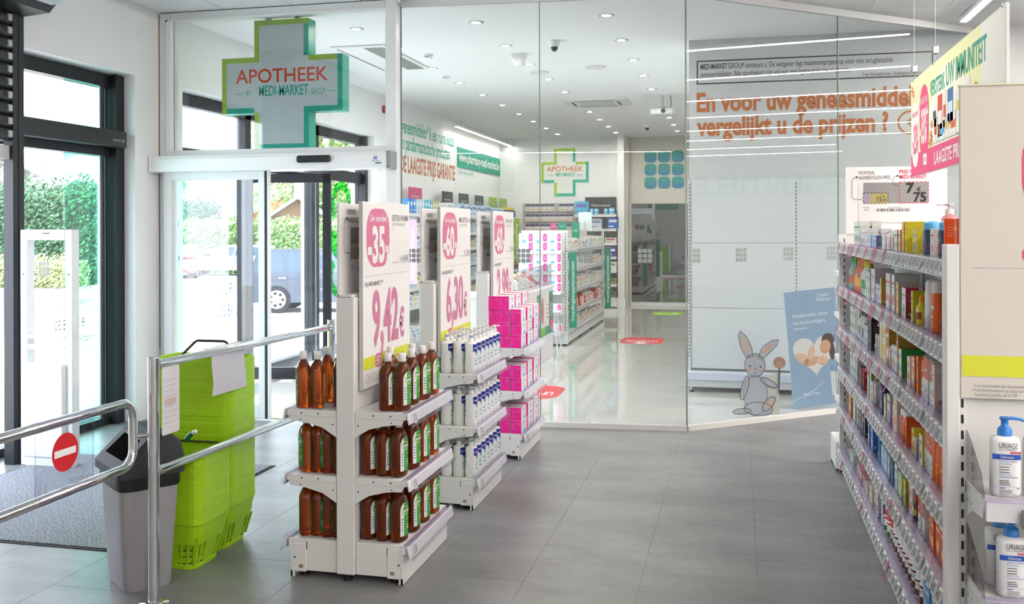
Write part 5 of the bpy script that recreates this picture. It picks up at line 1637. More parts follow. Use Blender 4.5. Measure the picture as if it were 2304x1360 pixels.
# ------------------------------------------------------------------ entrance mat
MATM = bpy.data.materials.new('mat_pile'); MATM.use_nodes = True
nt = MATM.node_tree; bb = nt.nodes['Principled BSDF']; bb.inputs['Roughness'].default_value = .95
gm = nt.nodes.new('ShaderNodeNewGeometry'); nz = nt.nodes.new('ShaderNodeTexNoise'); nz.inputs['Scale'].default_value = 120; nz.inputs['Detail'].default_value = 3
cr = nt.nodes.new('ShaderNodeValToRGB'); cr.color_ramp.elements[0].position = .35; cr.color_ramp.elements[0].color = lin('#3f444c'); cr.color_ramp.elements[1].position = .65; cr.color_ramp.elements[1].color = lin('#a4a9b2')
bp = nt.nodes.new('ShaderNodeBump'); bp.inputs['Strength'].default_value = .8
nt.links.new(gm.outputs['Position'], nz.inputs['Vector']); nt.links.new(nz.outputs['Fac'], cr.inputs['Fac']); nt.links.new(cr.outputs['Color'], bb.inputs['Base Color']); nt.links.new(nz.outputs['Fac'], bp.inputs['Height']); nt.links.new(bp.outputs['Normal'], bb.inputs['Normal'])
em = thing('entrance_mat', 'speckled grey entrance mat with black rubber edge by the door', 'mat', (-3.75, 4.9, 0))
b = MB(); b.cbox(-.8, .8, -.87, .84, .0005, .004, mat('#1d1e20', .7), .0015); b.build('rubber_edge', em)
b = MB(); b.cbox(-.78, .78, -.85, .82, .004, .009, MATM, .002); b.build('pile', em)

# floor sticker by the entrance and the two exit stickers, the green one
def floor_sticker(name, label, x0, x1, y0, y1, r, col, words):
    t = thing(name, label, 'floor sticker', ((x0 + x1) / 2, (y0 + y1) / 2, .0))
    w, d = (x1 - x0) / 2, (y1 - y0) / 2
    z0 = .0018 if y0 > 7.3 else .0006
    if words == 'IN': z0 = .0095
    b = MB(); b.T = Matrix.Translation((0, 0, z0)); b.prism(rr_pts(-w, -d, w, d, r, 8), 0, .0006, col); b.build('vinyl', t)
    M = Matrix.Translation((0, 0, z0 + .0008)) @ Matrix.Rotation(PI, 4, 'Z')
    pr = MB(M)
    if words == 'UITGANG':
        pr.text('UITGANG', 0, -.02, .16, PAPER, w=w * 1.5, n=0, bold=.02, al='c')
        pr.poly([(-.05, .19), (.05, .19), (.05, .26), (.15, .26), (0, .36), (-.15, .26), (-.05, .26)], PAPER, 0)
    else:
        pr.rect(-w * .7, -.12, -w * .3, .12, PAPER, 0); pr.poly([(-w * .1, -.04), (w * .4, -.04), (w * .4, -.12), (w * .75, 0), (w * .4, .12), (w * .4, .04), (-w * .1, .04)], PAPER, 0)
    pr.build('print', t)
RED = mat('#cf2f36', .35); LEAF = mat('#8fc32a', .35)
floor_sticker('exit_sticker', 'red exit floor sticker in the middle of the pharmacy corridor', -1.58, -1.0, 12.86, 13.64, .2, RED, 'UITGANG')
floor_sticker('exit_sticker', 'red exit floor sticker half hidden behind the pink boxes', -2.2, -1.62, 8.5, 9.25, .2, RED, 'UITGANG')
floor_sticker('arrow_sticker', 'green arrow floor sticker before the dark recess glass', -1.52, -.96, 17.2, 17.95, .2, LEAF, 'ARROW')
floor_sticker('entry_sticker', 'pale green floor sticker on the floor by the entrance mat', -4.66, -4.28, 4.72, 5.16, .16, mat('#8fd06a', .4), 'ARROW2')

# ------------------------------------------------------------------ security antenna by the entrance
ea = thing('security_antenna', 'white theft detection gate standing at the entrance', 'security gate', (-4.415, 5.43, 0))
b = MB(); b.T = PL((0, -.03, 0), 'S')
AW = mat('#eef1f4', .35)
outer = rr_pts(-.2, .0, .2, 1.555, .02, 3)
b.T = None
for x0, x1, z0, z1 in ((-.2, -.142, 0, 1.555), (.142, .2, 0, 1.555), (-.142, .142, 1.485, 1.555), (-.142, .142, .835, .865), (-.142, .142, .765, .8)):
    b.cbox(x0, x1, -.035, .035, z0, z1, AW, .006)
b.build('frame', ea)
b = MB(); b.cbox(-.165, .150, -.065, .036, .06, .68, AW, .012); b.cbox(-.15, .14, -.05, .036, 0, .06, AW, .004); b.box(-.09, .03, -.0665, -.065, .655, .66, mat('#b9c0c8', .5)); b.build('base_box', ea)
pr = MB(PL((0, -.0355, 0), 'S')); pr.rrect(-.03, 1.525, .03, 1.536, .004, mat('#6a7078', .5), 0); pr.disc(-.171, 1.26, .006, SEG, 0, 10); pr.disc(.171, 1.26, .006, SEG, 0, 10); pr.build('markings', ea)

# rolling shutter: guide column, slats, roll box
sh = thing('roller_shutter', 'black roller shutter guide column with partly lowered slats and roll box', 'shutter', (-4.68, 5.43, 0))
b = MB(); b.cbox(-.05, .03, -.05, .05, 0, 3.02, mat('#1c2027', .4), .003); b.box(.030, .033, -.004, .0, 0, 3.02, BLACK); b.build('guide_column', sh)
SL = mat('#2b2d30', .45)
for i in range(10):
    z = 2.95 - .085 * i
    b = MB(); b.cyl((-.01, -1.5, z), (-.01, -.05, z), .046, SL, 10); b.build('slat', sh)
    b = MB(); b.cbox(.02, .045, -.105, -.07, z - .022, z + .022, mat('#b8bbbe', .4), .003); b.build('slat_clip', sh)
b = MB(); b.box(-.02, .0, -1.5, -.05, 2.02, 2.11, mat('#c3c4c4', .5)); b.build('bottom_bar', sh)
b = MB(); b.T = PL((0, .06, 0), 'S'); b.prism([(-.05, 2.98), (.22, 3.0), (.30, 3.08), (.30, 3.12), (.34, 3.385), (-.05, 3.385)], 0, 1.6, BLACK); b.build('roll_box', sh)
b = MB(); b.cyl((.26, -1.4, 3.2), (.26, .03, 3.2), .16, mat('#c9ccd0', .4), 18); b.build('curtain_roll', sh)
b = MB(); b.T = PL((0, .065, 0), 'S'); b.prism([(.30, 3.08), (.345, 3.36), (.335, 3.36), (.29, 3.08)][::-1], 0, .006, mat('#c9ccd0', .4)); b.build('edge_trim', sh)
# ------------------------------------------------------------------ pharmacy: hanging cross sign
cs = thing('cross_sign', 'large hanging cross sign lettered in red and green behind the upper glass', 'sign', (-3.795, 7.5, 2.795))
a, c_ = .561, .24
hw = .2525
cross = [(-hw, c_), (-a, c_), (-a, -c_), (-hw, -c_), (-hw, -.555), (hw, -.555), (hw, -c_), (a, -c_), (a, c_), (hw, c_), (hw, .555), (-hw, .555)]
FACE = mat('#c9d0d4', .4); LIMEX = mat('#9cc23a', .4); TEALX = mat('#17a38c', .4)
b = MB(PL((0, 0, 0), 'S'))
b.poly(cross, FACE, 0); b.poly(cross[::-1], FACE, -.14)
for i in range(12):
    p, q = cross[i], cross[(i + 1) % 12]
    top_or_left = (p[1] == q[1] and p[0] > q[0]) or (p[0] == q[0] and p[1] > q[1])
    b.add([(p[0], p[1], 0), (q[0], q[1], 0), (q[0], q[1], -.14), (p[0], p[1], -.14)], [(0, 1, 2, 3)], LIMEX if top_or_left else TEALX)
b.build('box', cs)
def cross_border(pr, S, w, n):
    """lime on top and left edges, green on right and bottom edges"""
    A, Cc, Hw, T = a * S, c_ * S, hw * S, .555 * S
    R4 = [(-Hw, T - w, Hw, T, LIMEX), (-Hw, Cc, -Hw + w, T - w, LIMEX), (-A, Cc - w, -Hw + w, Cc, LIMEX), (-A, -Cc, -A + w, Cc - w, LIMEX), (Hw, Cc - w, A - w, Cc, LIMEX), (-Hw, -T, -Hw + w, -Cc, LIMEX),
          (Hw - w, Cc, Hw, T - w, TEALX), (A - w, -Cc, A, Cc, TEALX), (Hw - w, -Cc, A - w, -Cc + w, TEALX), (-A + w, -Cc, -Hw, -Cc + w, TEALX), (Hw - w, -T, Hw, -Cc, TEALX), (-Hw + w, -T, Hw - w, -T + w, TEALX)]
    for u0, v0, u1, v1, m in R4: pr.rect(u0, v0, u1, v1, m, n)
def cross_text(pr, S, n, red):
    pr.text('APOTHEEK', 0, .02 * S, .115 * S, red, w=.86 * S, n=n, bold=.012, al='c')
    pr.text('BY', -.33 * S, -.095 * S, .05 * S, TEALX, w=.05 * S, n=n)
    pr.text('MEDI-MARKET', .02 * S, -.095 * S, .085 * S, TEALX, w=.46 * S, n=n, bold=.016, al='c')
    pr.text('GROUP', .275 * S, -.095 * S, .05 * S, TEALX, w=.13 * S, n=n)
    pr.rect(-.43 * S, -.075 * S, -.35 * S, -.07 * S, TEALX, n); pr.rect(.42 * S, -.075 * S, .5 * S, -.07 * S, TEALX, n)
pr = MB(PL((0, -.0006, 0), 'S')); cross_border(pr, 1, .045, 0); pr.build('border', cs)
pr = MB(PL((0, -.0006, 0), 'S')); cross_text(pr, 1, 0, mat('#d9431f', .45)); pr.build('lettering', cs)
b = MB(); b.box(-.17, -.13, .05, .09, .555, H - 2.795 - .001, FACE); b.box(.1, .14, .05, .09, .555, H - 2.795 - .001, FACE); b.box(-.2, .17, .04, .1, H - 2.795 - .008, H - 2.795 - .0005, FACE); b.build('hanger', cs)
# the small cross on the back wall
c2 = thing('wall_cross', 'flat green outlined cross lettered on the pharmacy back wall', 'sign', (-3.39, 18.99, 2.69))
b = MB(PL((0, .004, 0), 'S')); b.prism([(u * .875, v * .855) for u, v in cross], 0, .004, mat('#e4e4e0', .5)); b.build('panel', c2)
pr = MB(PL((0, -.0008, 0), 'S')); cross_border(pr, .865, .055, 0); pr.build('border', c2)
pr = MB(PL((0, -.0008, 0), 'S')); cross_text(pr, .865, .0004, ORANGETXT); pr.build('lettering', c2)
# blue nine-square emblem on the recess wall
SQM = bpy.data.materials.new('emblem_gradient'); SQM.use_nodes = True
nt = SQM.node_tree; bb = nt.nodes['Principled BSDF']
tc = nt.nodes.new('ShaderNodeTexCoord'); sx = nt.nodes.new('ShaderNodeSeparateXYZ'); cr = nt.nodes.new('ShaderNodeValToRGB')
cr.color_ramp.elements[0].color = lin('#2f78a8'); cr.color_ramp.elements[1].color = lin('#37987f')
nt.links.new(tc.outputs['Generated'], sx.inputs['Vector']); nt.links.new(sx.outputs['Z'], cr.inputs['Fac']); nt.links.new(cr.outputs['Color'], bb.inputs['Base Color'])
em2 = thing('nine_square_emblem', 'emblem of nine blue-green rounded squares on the recess wall', 'emblem', (-1.42, 19.295, 2.34))
for i in range(3):
    for j in range(3):
        b = MB(PL((0, 0, 0), 'S')); b.prism(rr_pts(-.4 + .272 * i, .01 + .262 * j, -.4 + .272 * i + .24, .01 + .262 * j + .235, .075), 0, .004, SQM); b.build('square', em2)

# nine-square frosted stickers on the glass
FROST = mat('#8b9390', .6)
def nine(M, label):
    t = thing('nine_square_sticker', label, 'sticker', (0, 0, 0), 0, 'frosted stickers along the glass')
    t.matrix_world = M
    b = MB()
    for i in range(3):
        for j in range(3):
            b.poly(rr_pts(-.055 + .038 * i, -.055 + .038 * j, -.055 + .038 * i + .033, -.055 + .038 * j + .033, .008, 3), FROST, .0005)
    o = b.build('vinyl'); o.parent = t
M1, L1 = line_M(GL[0][0], GL[1][1])
for k, u in enumerate((.10, .985, 1.475, 1.93)):
    nine(M1 @ Matrix.Translation((u, 1.34, .007)), 'frosted nine-square sticker on the straight glass, %s from the door post' % ordn(k))
M2, L2 = line_M(GL[2][0], GL[4][1])
for k, u in enumerate((.07, .53, 1.02, 1.49)):
    nine(M2 @ Matrix.Translation((u, 1.34, .007)), 'frosted nine-square sticker on the angled glass, %s from the corner' % ordn(k))

# ------------------------------------------------------------------ lettering on the walls
def wall_text(name, label, face, o, fn):
    t = thing(name, label, 'wall lettering', o)
    pr = MB(PL((0, 0, 0), face)); fn(pr); pr.build('vinyl', t)
wall_text('wall_notice', 'black framed price notice lettered high on the wall behind angled glass', 'S', (-.386, 9.4992, 2.955), lambda p: (
    [p.rect(*r, SEG) for r in ((0, 0, 2.15, .012), (0, .22, 2.15, .232), (0, .012, .012, .22), (2.138, .012, 2.15, .22))],
    p.text('MEDI-MARKET', .038, .145, .052, SEG, w=.25, bold=.015), p.text('GROUP adviseert u: De wetgever legt maximumprijzen op voor niet terugbetaalde', .30, .145, .052, SEG, w=1.5),
    p.text('geneesmiddelen. Alle apothekers zijn vrij om een lagere prijs toe te passen.', .038, .07, .052, SEG, w=1.38),
    p.text('Yvan Verougstraete, Gedelegeerd bestuurder', 1.53, .022, .034, SEG, w=.58)))
ORX = mat('#b5652a', .6)
wall_text('wall_question', 'large orange question lettered on the wall behind the angled glass', 'S', (-.387, 9.4992, 2.45), lambda p: (
    p.text('En voor uw geneesmiddelen', 0, .243, .172, ORX, w=2.16, bold=.035), p.text('vergelijkt u de prijzen ?', 0, .008, .172, ORX, w=1.76, bold=.035),
    p.ring(1.95, .08, .095, .112, ORX), p.text('\u20ac', 1.925, .03, .1, ORX, bold=.03)))
wall_text('green_wall_text', 'two lines of green lettering on the left wall of the pharmacy', 'E', (WX + .0006, 12.98, 2.7), lambda p: (
    p.text('e geneesmiddelen* & een ruime keuze', 0, .26, .20, TEAL, w=2.75, bold=.02), p.text('aan parafarmaceutische producten', 0, .02, .20, TEAL, w=2.5, bold=.02)))
wall_text('orange_wall_text', 'orange lettering promising lowest price on the pharmacy left wall', 'E', (WX + .0006, 13.05, 2.39), lambda p: p.text('DE LAAGSTE PRIJS GARANTIE', 0, 0, .235, ORX, w=2.72, bold=.025))
up = thing('web_panel', 'green web address panel on the left wall under the glowing bar', 'sign', (WX, 15.9, 2.63))
b = MB(); b.box(0, .01, 0, 3.05, 0, .35, mat('#1c8f7c', .5)); b.build('panel', up); up.location.x += .003
pr = MB(PL((.0104, 0, 0), 'E')); pr.text('www.pharmacy-medi-market.be', .1, .11, .16, PAPER, w=2.85, bold=.02); pr.build('lettering', up)
pr = MB(PL((.0104, 0, 0), 'E')); pr.text('*zonder medisch voorschrift', .05, -.11, .07, TEAL, w=.95); pr.build('footnote', up)
# lettering on the shop's rear and side walls, mirrored in the glass
rw = thing('webshop_panel', 'pale green web shop panel on the rear wall mirrored in the glass', 'sign', (-2.84, -8.985, 2.49))
b = MB(); b.box(-1.49, 0, -.01, 0, 0, .83, mat('#2a9a86', .5)); b.build('panel', rw)
pr = MB(PL((0, .0006, 0), 'N')); pr.text('www.medi-market.be', .05, .55, .13, PAPER, w=1.38, bold=.015); pr.rrect(.05, .22, 1.4, .46, .1, mat('#9ad0c4', .5)); pr.text('WEBSHOP 24/7', .35, .28, .12, TEAL, w=.9, n=.001, bold=.02); pr.text('Gratis levering in uw verkooppunt', .05, .08, .06, PAPER, w=1.3); pr.build('lettering', rw)
wall_text('shop_figures', 'blue lettering with product figures on the rear shop wall', 'N', (-1.35, -8.999, 2.5), lambda p: (
    p.text('11.000 producten', 0, .62, .14, mat('#2f78a8', .5), w=1.37, bold=.01), p.text('in onze verkooppunten', 0, .36, .12, mat('#4a6a86', .5), w=1.37), p.text('meer dan 30.000 online', 0, .08, .13, mat('#4a6a86', .5), w=1.37)))
wall_text('side_wall_text', 'huge mint lettering on the far side wall mirrored in the angled glass', 'W', (17.999, 7.5, 2.42), lambda p: p.text('ESSENTI\u00cbLE', 0, 0, .52, mat('#4fb79c', .6), w=3.9, bold=.035))

# white shelving back under the lettered wall
ws = thing('wall_shelving', 'empty white panel shelving with slotted uprights behind the angled glass', 'display shelf', (-.46, 9.49, 0))
WP = mat('#cfd3d5', .5)
for z0, z1 in ((.19, .777), (.78, 1.407), (1.41, 2.02)):
    b = MB(); b.cbox(.02, 2.9, -.03, -.002, z0, z1, WP, .002); b.build('back_panel', ws)
for x in (0.0, 1.0, 2.0):
    b = MB(); b.cbox(x - .012, x + .012, -.034, -.002, .02, 2.02, WP, .001); slots(b, x, .3, 2.0, -.034, SEG, .008, .018, .034); b.build('upright', ws)
b = MB(); b.cbox(-.02, 2.9, -.30, -.034, .05, .17, WP, .003); b.build('base', ws)
b = MB(); b.cbox(-.02, 2.9, -.325, -.305, .12, .19, mat('#ccd2e4', .4), .003); b.build('price_rail', ws)
foot(ws, (.03, -.27))

# rabbit cut-out with rose (flat printed card on a foot)
rb = thing('rabbit_cutout', 'grey rabbit cardboard cut-out holding a rose behind the angled glass', 'cutout', (.14, 8.15, .0016))
RBG = mat('#c0c2cb', .6); RBL = mat('#8f929e', .6); RBE = mat('#d9b7a4', .6); INK = mat('#3c3b40', .6); BLUSH = mat('#dcae9a', .6)
def ell(cu, cv, ru, rv, rot=0, k=20):
    c, s = math.cos(R(rot)), math.sin(R(rot))
    return [(cu + ru * math.cos(2 * PI * i / k) * c - rv * math.sin(2 * PI * i / k) * s, cv + ru * math.cos(2 * PI * i / k) * s + rv * math.sin(2 * PI * i / k) * c) for i in range(k)]
body = MB(PL((0, 0, 0), 'S'))
shapes = [(ell(.0, .17, .098, .165), 0), (ell(-.005, .415, .083, .098), 0), (ell(-.088, .225, .026, .105, -14), 0), (ell(.105, .275, .025, .075, 62), 0), (ell(.02, .055, .115, .055), 0), (ell(-.11, .03, .075, .024, 6), 0), (ell(.105, .10, .033, .075, -38), 0),
          ([(-.075, .475), (-.12, .56), (-.14, .66), (-.125, .70), (-.07, .65), (-.03, .56), (-.02, .49)], 0), ([(.02, .49), (.06, .57), (.13, .625), (.185, .63), (.175, .59), (.12, .53), (.06, .47)], 0)]
for i_, (pts_, n_) in enumerate(shapes):
    body.prism(pts_, -.006 - .0002 * i_, .0004 * i_, RBG)
body.build('card', rb)
pr = MB(PL((0, -.0036, 0), 'S'))
pr.poly([(-.075, .52), (-.105, .58), (-.118, .655), (-.085, .63), (-.05, .56), (-.04, .51)][::-1], RBE, .0005); pr.poly([(.05, .52), (.09, .58), (.15, .61), (.12, .56), (.08, .51)], RBE, .0005)
pr.poly(ell(.11, .105, .02, .055, -38), RBE, .0005)
for u in (-.045, .04): pr.poly(ell(u, .405, .006, .009), INK, .0008); pr.poly(ell(u * 1.15, .375, .016, .012), BLUSH, .0006)
pr.band([(-.008, .392), (0, .382), (.008, .392)], .004, INK, .0008); pr.band([(-.012, .358), (0, .350), (.012, .358)], .003, INK, .0008)
for i, (pts_, n_) in enumerate(shapes[:1] + shapes[2:]):
    pr.band(pts_ + [pts_[0]], .0045, INK if i not in (0,) else RBL, .0004 + .0001 * i)
pr.band(ell(-.005, .415, .083, .098) + ell(-.005, .415, .083, .098)[:1], .004, INK, .0006)
pr.build('print', rb)
b = MB(PL((0, -.001, 0), 'S')); b.prism(ell(.19, .44, .05, .05, 0, 12), -.006, 0, mat('#dba58e', .6)); b.prism([(.185, .395), (.195, .395), (.19, .19), (.18, .19)][::-1], -.005, .0003, INK)
for r_ in (.016, .03, .043): b.ring(.19, .44, r_, r_ + .004, INK, .0006, 14)
b.build('rose', rb)
b = MB(PL((0, .008, 0), 'S')); b.prism([(.02, .0), (.19, .0), (.185, .36), (.10, .33)], -.004, 0, mat('#dedbd2', .6)); b.build('support_card', rb)

# blue baby care poster leaning on the angled glass inside
pw = thing('baby_poster', 'blue baby care poster with heart-shaped photo leaning behind the angled glass', 'poster', (.463, 8.50, .0016), R(24))
pM = Matrix.Rotation(R(-5), 4, 'Y')
b = MB(pM); b.box(0, .47, 0, .012, 0, 1.0, mat('#8ca6c2', .5)); b.build('board', pw)
pr = MB(pM @ PL((0, -.0006, 0), 'S'))
PW = mat('#e6e8ea', .5)
pr.text('Aanbevolen door', .055, .775, .034, PW, w=.33); pr.text('verloskundigen.', .055, .715, .034, PW, w=.31); pr.text('PURE FORMULE', .055, .672, .014, PW, w=.13, bold=.02)
pr.text('Louis', .30, .935, .032, PW, w=.10); pr.text('Widmer', .285, .895, .032, PW, w=.14)
heart = []
for i in range(40):
    t_ = 2 * PI * i / 40
    heart.append((.235 + .0125 * 16 * math.sin(t_) ** 3, .455 + .0118 * (13 * math.cos(t_) - 5 * math.cos(2 * t_) - 2 * math.cos(3 * t_) - math.cos(4 * t_))))
pr.poly(heart[::-1], mat('#dfdcda', .5), .0004)
SK = mat('#d3a183', .55); SK2 = mat('#e0b79c', .55)
pr.poly(ell(.12, .42, .075, .04, -35), SK2, .0008); pr.poly(ell(.20, .46, .03, .07, -20), SK2, .001); pr.poly(ell(.30, .385, .05, .042), SK2, .001); pr.poly(ell(.20, .39, .075, .04, 10), SK, .0008)
pr.poly(ell(.335, .50, .05, .062, -15), SK, .0012); pr.poly(ell(.365, .555, .06, .06), mat('#4a332a', .6), .001); pr.poly(ell(.395, .46, .028, .08), mat('#4a332a', .6), .0009)
pr.band(arc(.33, .475, .02, 200, 320, 6), .005, mat('#a8584a', .6), .0016); pr.band(arc(.295, .37, .015, 200, 320, 6), .004, mat('#a8584a', .6), .0016)
pr.band([(.0, .06), (.05, .09), (.10, .085), (.15, .12), (.22, .15), (.30, .21)], .004, PW, .0008); pr.text('Baby Pure', .10, .10, .026, PW, w=.15, n=.001)
pr.build('print', pw)
for k, (u, h_) in enumerate(((.365, .26), (.415, .25))):
    q = MB(pM @ PL((0, -.0010, 0), 'S')); q.rect(u, .075, u + .042, .075 + h_ * .8, mat('#dcdcda', .5), 0); q.rect(u, .075 + h_ * .8, u + .042, .075 + h_, mat('#7d94b8', .5), 0); q.rect(u + .008, .2, u + .034, .203, GREYTXT, .0003); q.build('printed_tube', pw)

# ------------------------------------------------------------------ ceiling devices of the pharmacy
def cassette(label, cx, cyy, w, d):
    t = thing('ceiling_unit', label, 'air conditioner', (cx, cyy, H))
    b = MB(); b.loft([(-.001, w / 2, d / 2, 9), (-.012, w / 2, d / 2, 9), (-.03, w / 2 - .07, d / 2 - .07, 9)], mat('#e3e3e1', .4), 36); b.build('panel', t)
    for i in range(7):
        y = -d * .22 + d * .44 * i / 6
        b = MB(); b.box(-w * .26, w * .26, y - .012, y + .012, -.034, -.0302, mat('#b9bab8', .5)); b.build('grille_slat', t)
    for s in (-1, 1):
        b = MB(); b.box(-w * .3, w * .3, *sorted((s * d * .335, s * d * .295)), -.0312, -.0295, mat('#4a4b4c', .5)); b.build('air_slot', t)
        b = MB(); b.box(*sorted((s * w * .365, s * w * .325)), -d * .22, d * .22, -.0312, -.0295, mat('#4a4b4c', .5)); b.build('air_slot', t)
    return t
cassette('square ceiling air conditioner cassette in the middle of the pharmacy', -1.98, 13.75, .95, .95)
t = thing('vent_panel', 'long white ceiling vent with dark slots near the hanging cross', 'vent', (-3.7, 9.65, H))
b = MB(); b.cbox(-.29, .29, -.72, .72, -.02, -.001, WHITE, .006); b.build('panel', t)
for x in (-.24, .05, .08, .11, .14, .17, .20, .23):
    b = MB(); b.box(x, x + .018, -.66, .66, -.0225, -.0195, mat('#5b6060', .5)); b.build('vent_slot', t)
def dome(label, x, y):
    t = thing('dome_camera', label, 'camera', (x, y, H))
    b = MB(); b.loft([(-.001, .055, .055, 2), (-.03, .055, .055, 2), (-.062, .043, .043, 2)], PLASTIC_W, 22); b.build('housing', t)
    b = MB(); b.loft([(-.062, .036, .036, 2), (-.085, .032, .032, 2), (-.103, .018, .018, 2), (-.107, .004, .004, 2)], mat('#26282a', .12), 20); b.build('dome', t)
dome('white dome camera with dark lens on ceiling near the glass', -1.74, 9.19)
dome('white dome camera far back on the pharmacy ceiling', -1.55, 16.94)
t = thing('alarm_siren', 'white tapered alarm siren on the pharmacy ceiling', 'siren', (-2.24, 9.8, H))
b = MB(); b.loft([(-.001, .085, .07, 5), (-.03, .08, .065, 5), (-.12, .04, .035, 4), (-.125, .03, .03, 4)], PLASTIC_W, 24); b.build('body', t)
b = MB(); b.cyl((.05, -.03, -.06), (.052, -.034, -.061), .006, DARKGREY, 8); b.build('sounder_hole', t)
for x, y, lab in ((-1.56, 10.77, 'round white ceiling speaker beside the second dome row'), (-2.26, 10.97, 'round flush ceiling speaker by the glass joint')):
    t = thing('ceiling_speaker', lab, 'speaker', (x, y, H)); b = MB(); b.loft([(-.001, .115, .115, 2), (-.014, .11, .11, 2), (-.016, .095, .095, 2), (-.009, .09, .09, 2)], mat('#dddddb', .5), 28); b.build('grille', t)
for x, y, lab in ((-3.41, 10.98, 'small smoke detector on the ceiling between downlights'), (-2.77, 16.6, 'small smoke detector far back on the ceiling'), (-3.17, 9.59, 'small white motion detector on the ceiling by the vent')):
    t = thing('smoke_detector', lab, 'detector', (x, y, H)); b = MB(); b.loft([(-.001, .05, .05, 2), (-.02, .05, .05, 2), (-.04, .035, .035, 2)], PLASTIC_W, 18); b.build('body', t)
    b = MB(); b.box(-.02, .02, -.046, -.038, -.03, -.022, DARKGREY); b.build('vent_slit', t)
t = thing('projector', 'white projector hanging from the pharmacy ceiling', 'projector', (-1.01, 13.35, H))
b = MB(); b.loft([(-.27, .14, .11, 4), (-.26, .17, .13, 4), (-.2, .17, .13, 4), (-.18, .14, .1, 4)], mat('#d6d8d8', .3), 24); b.build('body', t)
b = MB(); b.cyl((0, 0, -.19), (0, 0, -.002), .018, mat('#cfcfcf', .4), 10); b.box(-.06, .06, -.06, .06, -.19, -.17, DARKGREY); b.build('mount', t)
b = MB(); b.cyl((.02, -.13, -.225), (.02, -.15, -.225), .03, BLACK, 14); b.build('lens', t)
b = MB(); b.tube([(.1, 0, -.19), (.12, 0, -.12), (.11, 0, -.001)], .005, BLACK, 6); b.build('cable', t)
t = thing('red_siren', 'red fire alarm siren on the left wall behind the door post', 'siren', (WX, 12.37, 3.2))
b = MB(); b.cyl((0, 0, 0), (.03, 0, 0), .055, mat('#7a1f22', .5), 18); b.build('base', t)
b = MB(); b.cyl((.03, 0, 0), (.10, 0, 0), .048, mat('#c8202c', .4), 18, .042); b.build('dome', t)

# ------------------------------------------------------------------ small goods of the pharmacy, one mesh each
_cg = {}
def small_carton(w, d, h, c1, c2, face='E'):
    key = (w, d, h, c1, c2, face)
    if key not in _cg:
        b = MB(); b.box(-w / 2, w / 2, -d / 2, d / 2, 0, h, mat(c1, .5))
        m2 = mat(c2, .5)
        b.T = PL((w / 2 + .0005, -d / 2, 0), 'E') if face == 'E' else PL((-w / 2, -d / 2 - .0005, 0), 'S')
        L = d if face == 'E' else w
        b.rect(L * .12, h * .55, L * .88, h * .8, m2, 0); b.rect(L * .12, h * .15, L * .6, h * .25, m2, 0)
        o = b.build('carton_box'); _cg[key] = o.data; bpy.data.objects.remove(o)
    return _cg[key]
def put_small(me, loc, label, cat, group, rz=0.0, name='carton_box'):
    o = bpy.data.objects.new(name, me); COL.objects.link(o); o.location = loc; o.rotation_euler = (0, 0, rz)
    return tag(o, label, cat, group)
def small_bottle(r, h, c1, c2):
    key = ('bot', r, h, c1, c2)
    if key not in _cg:
        b = MB(); b.loft([(0, r, r, 2), (h * .65, r, r, 2), (h * .75, r * .45, r * .45, 2)], mat(c1, .35), 12); b.loft([(h * .75, r * .5, r * .5, 2), (h, r * .45, r * .45, 2)], mat(c2, .35), 10)
        o = b.build('small_bottle'); _cg[key] = o.data; bpy.data.objects.remove(o)
    return _cg[key]

# supplements gondola
sgd = thing('supplements_gondola', 'white supplements gondola with green side signs in the pharmacy', 'display shelf', (-2.5, 12.5, 0))
b = MB(); b.cbox(-.02, .02, .0, 3.5, .1, 1.53, STEEL_W, .002); b.build('back_panel', sgd)
b = MB(); b.cbox(-.315, .31, -.03, .0, .02, 1.53, STEEL_W, .002); slots(b, .28, .2, 1.5, -.03, SEG, .01, .02, .04); b.build('end_panel', sgd)
b = MB(); b.cbox(.27, .31, 3.47, 3.5, .02, 1.53, STEEL_W, .002); slots(b, .29, .25, 1.5, 3.469, SEG, .01, .02, .04); b.build('upright', sgd)
SZ = [1.27, 1.0, .72, .44, .17]
for z in SZ:
    for s in (1, -1):
        b = MB(); b.cbox(*sorted((s * .022, s * .30)), .0, 3.47, z - .03, z, STEEL_W, .002); sh_ = b.build('shelf', sgd)
        if s > 0:
            b = MB(); b.box(.30, .312, .0, 3.47, z - .05, z + .004, mat('#e8e6f0', .4)); b.build('price_rail', sh_)
            me = None
            for i in range(38):
                b = MB() if me is None else None
                if me is None:
                    b.box(.3125, .3145, -.022, .022, -.045, .0, mat('#9a9a9e', .5)); o = b.build('price_tag', sh_); me = o.data
                else:
                    o = bpy.data.objects.new('price_tag', me); COL.objects.link(o); o.parent = sh_
                o.location = (0, .06 + .09 * i, z)
b = MB(); b.cbox(.022, .30, .0, 3.47, .03, .14, STEEL_W, .002); b.build('base', sgd)
for y in (.03, 1.2, 2.3, 3.44): foot(sgd, (.27, y))
for z in (1.26, .99, .73, .46, .2):
    b = MB(); b.cbox(-.30, .27, -.33, -.031, z - .035, z, STEEL_W, .002); b.build('end_shelf', sgd)
PAL = [('#e6e6e0', '#7fb07a'), ('#e9e4da', '#d9803a'), ('#e2e8ea', '#5aa0cc'), ('#e8e6e4', '#b04a5a'), ('#dfe6d8', '#5a9a5a'), ('#e6ddd0', '#c8503a'), ('#d8e4ea', '#3a5a9a'), ('#eae8e6', '#e0b04a'), ('#e4e6e6', '#8a8a94')]
PAL3 = [('#d8683a', '#eee6da'), ('#c23a30', '#eadfd4'), ('#e6ddd0', '#c8503a'), ('#e8e0d4', '#8a4a9a'), ('#eae6e0', '#d87a3a')]
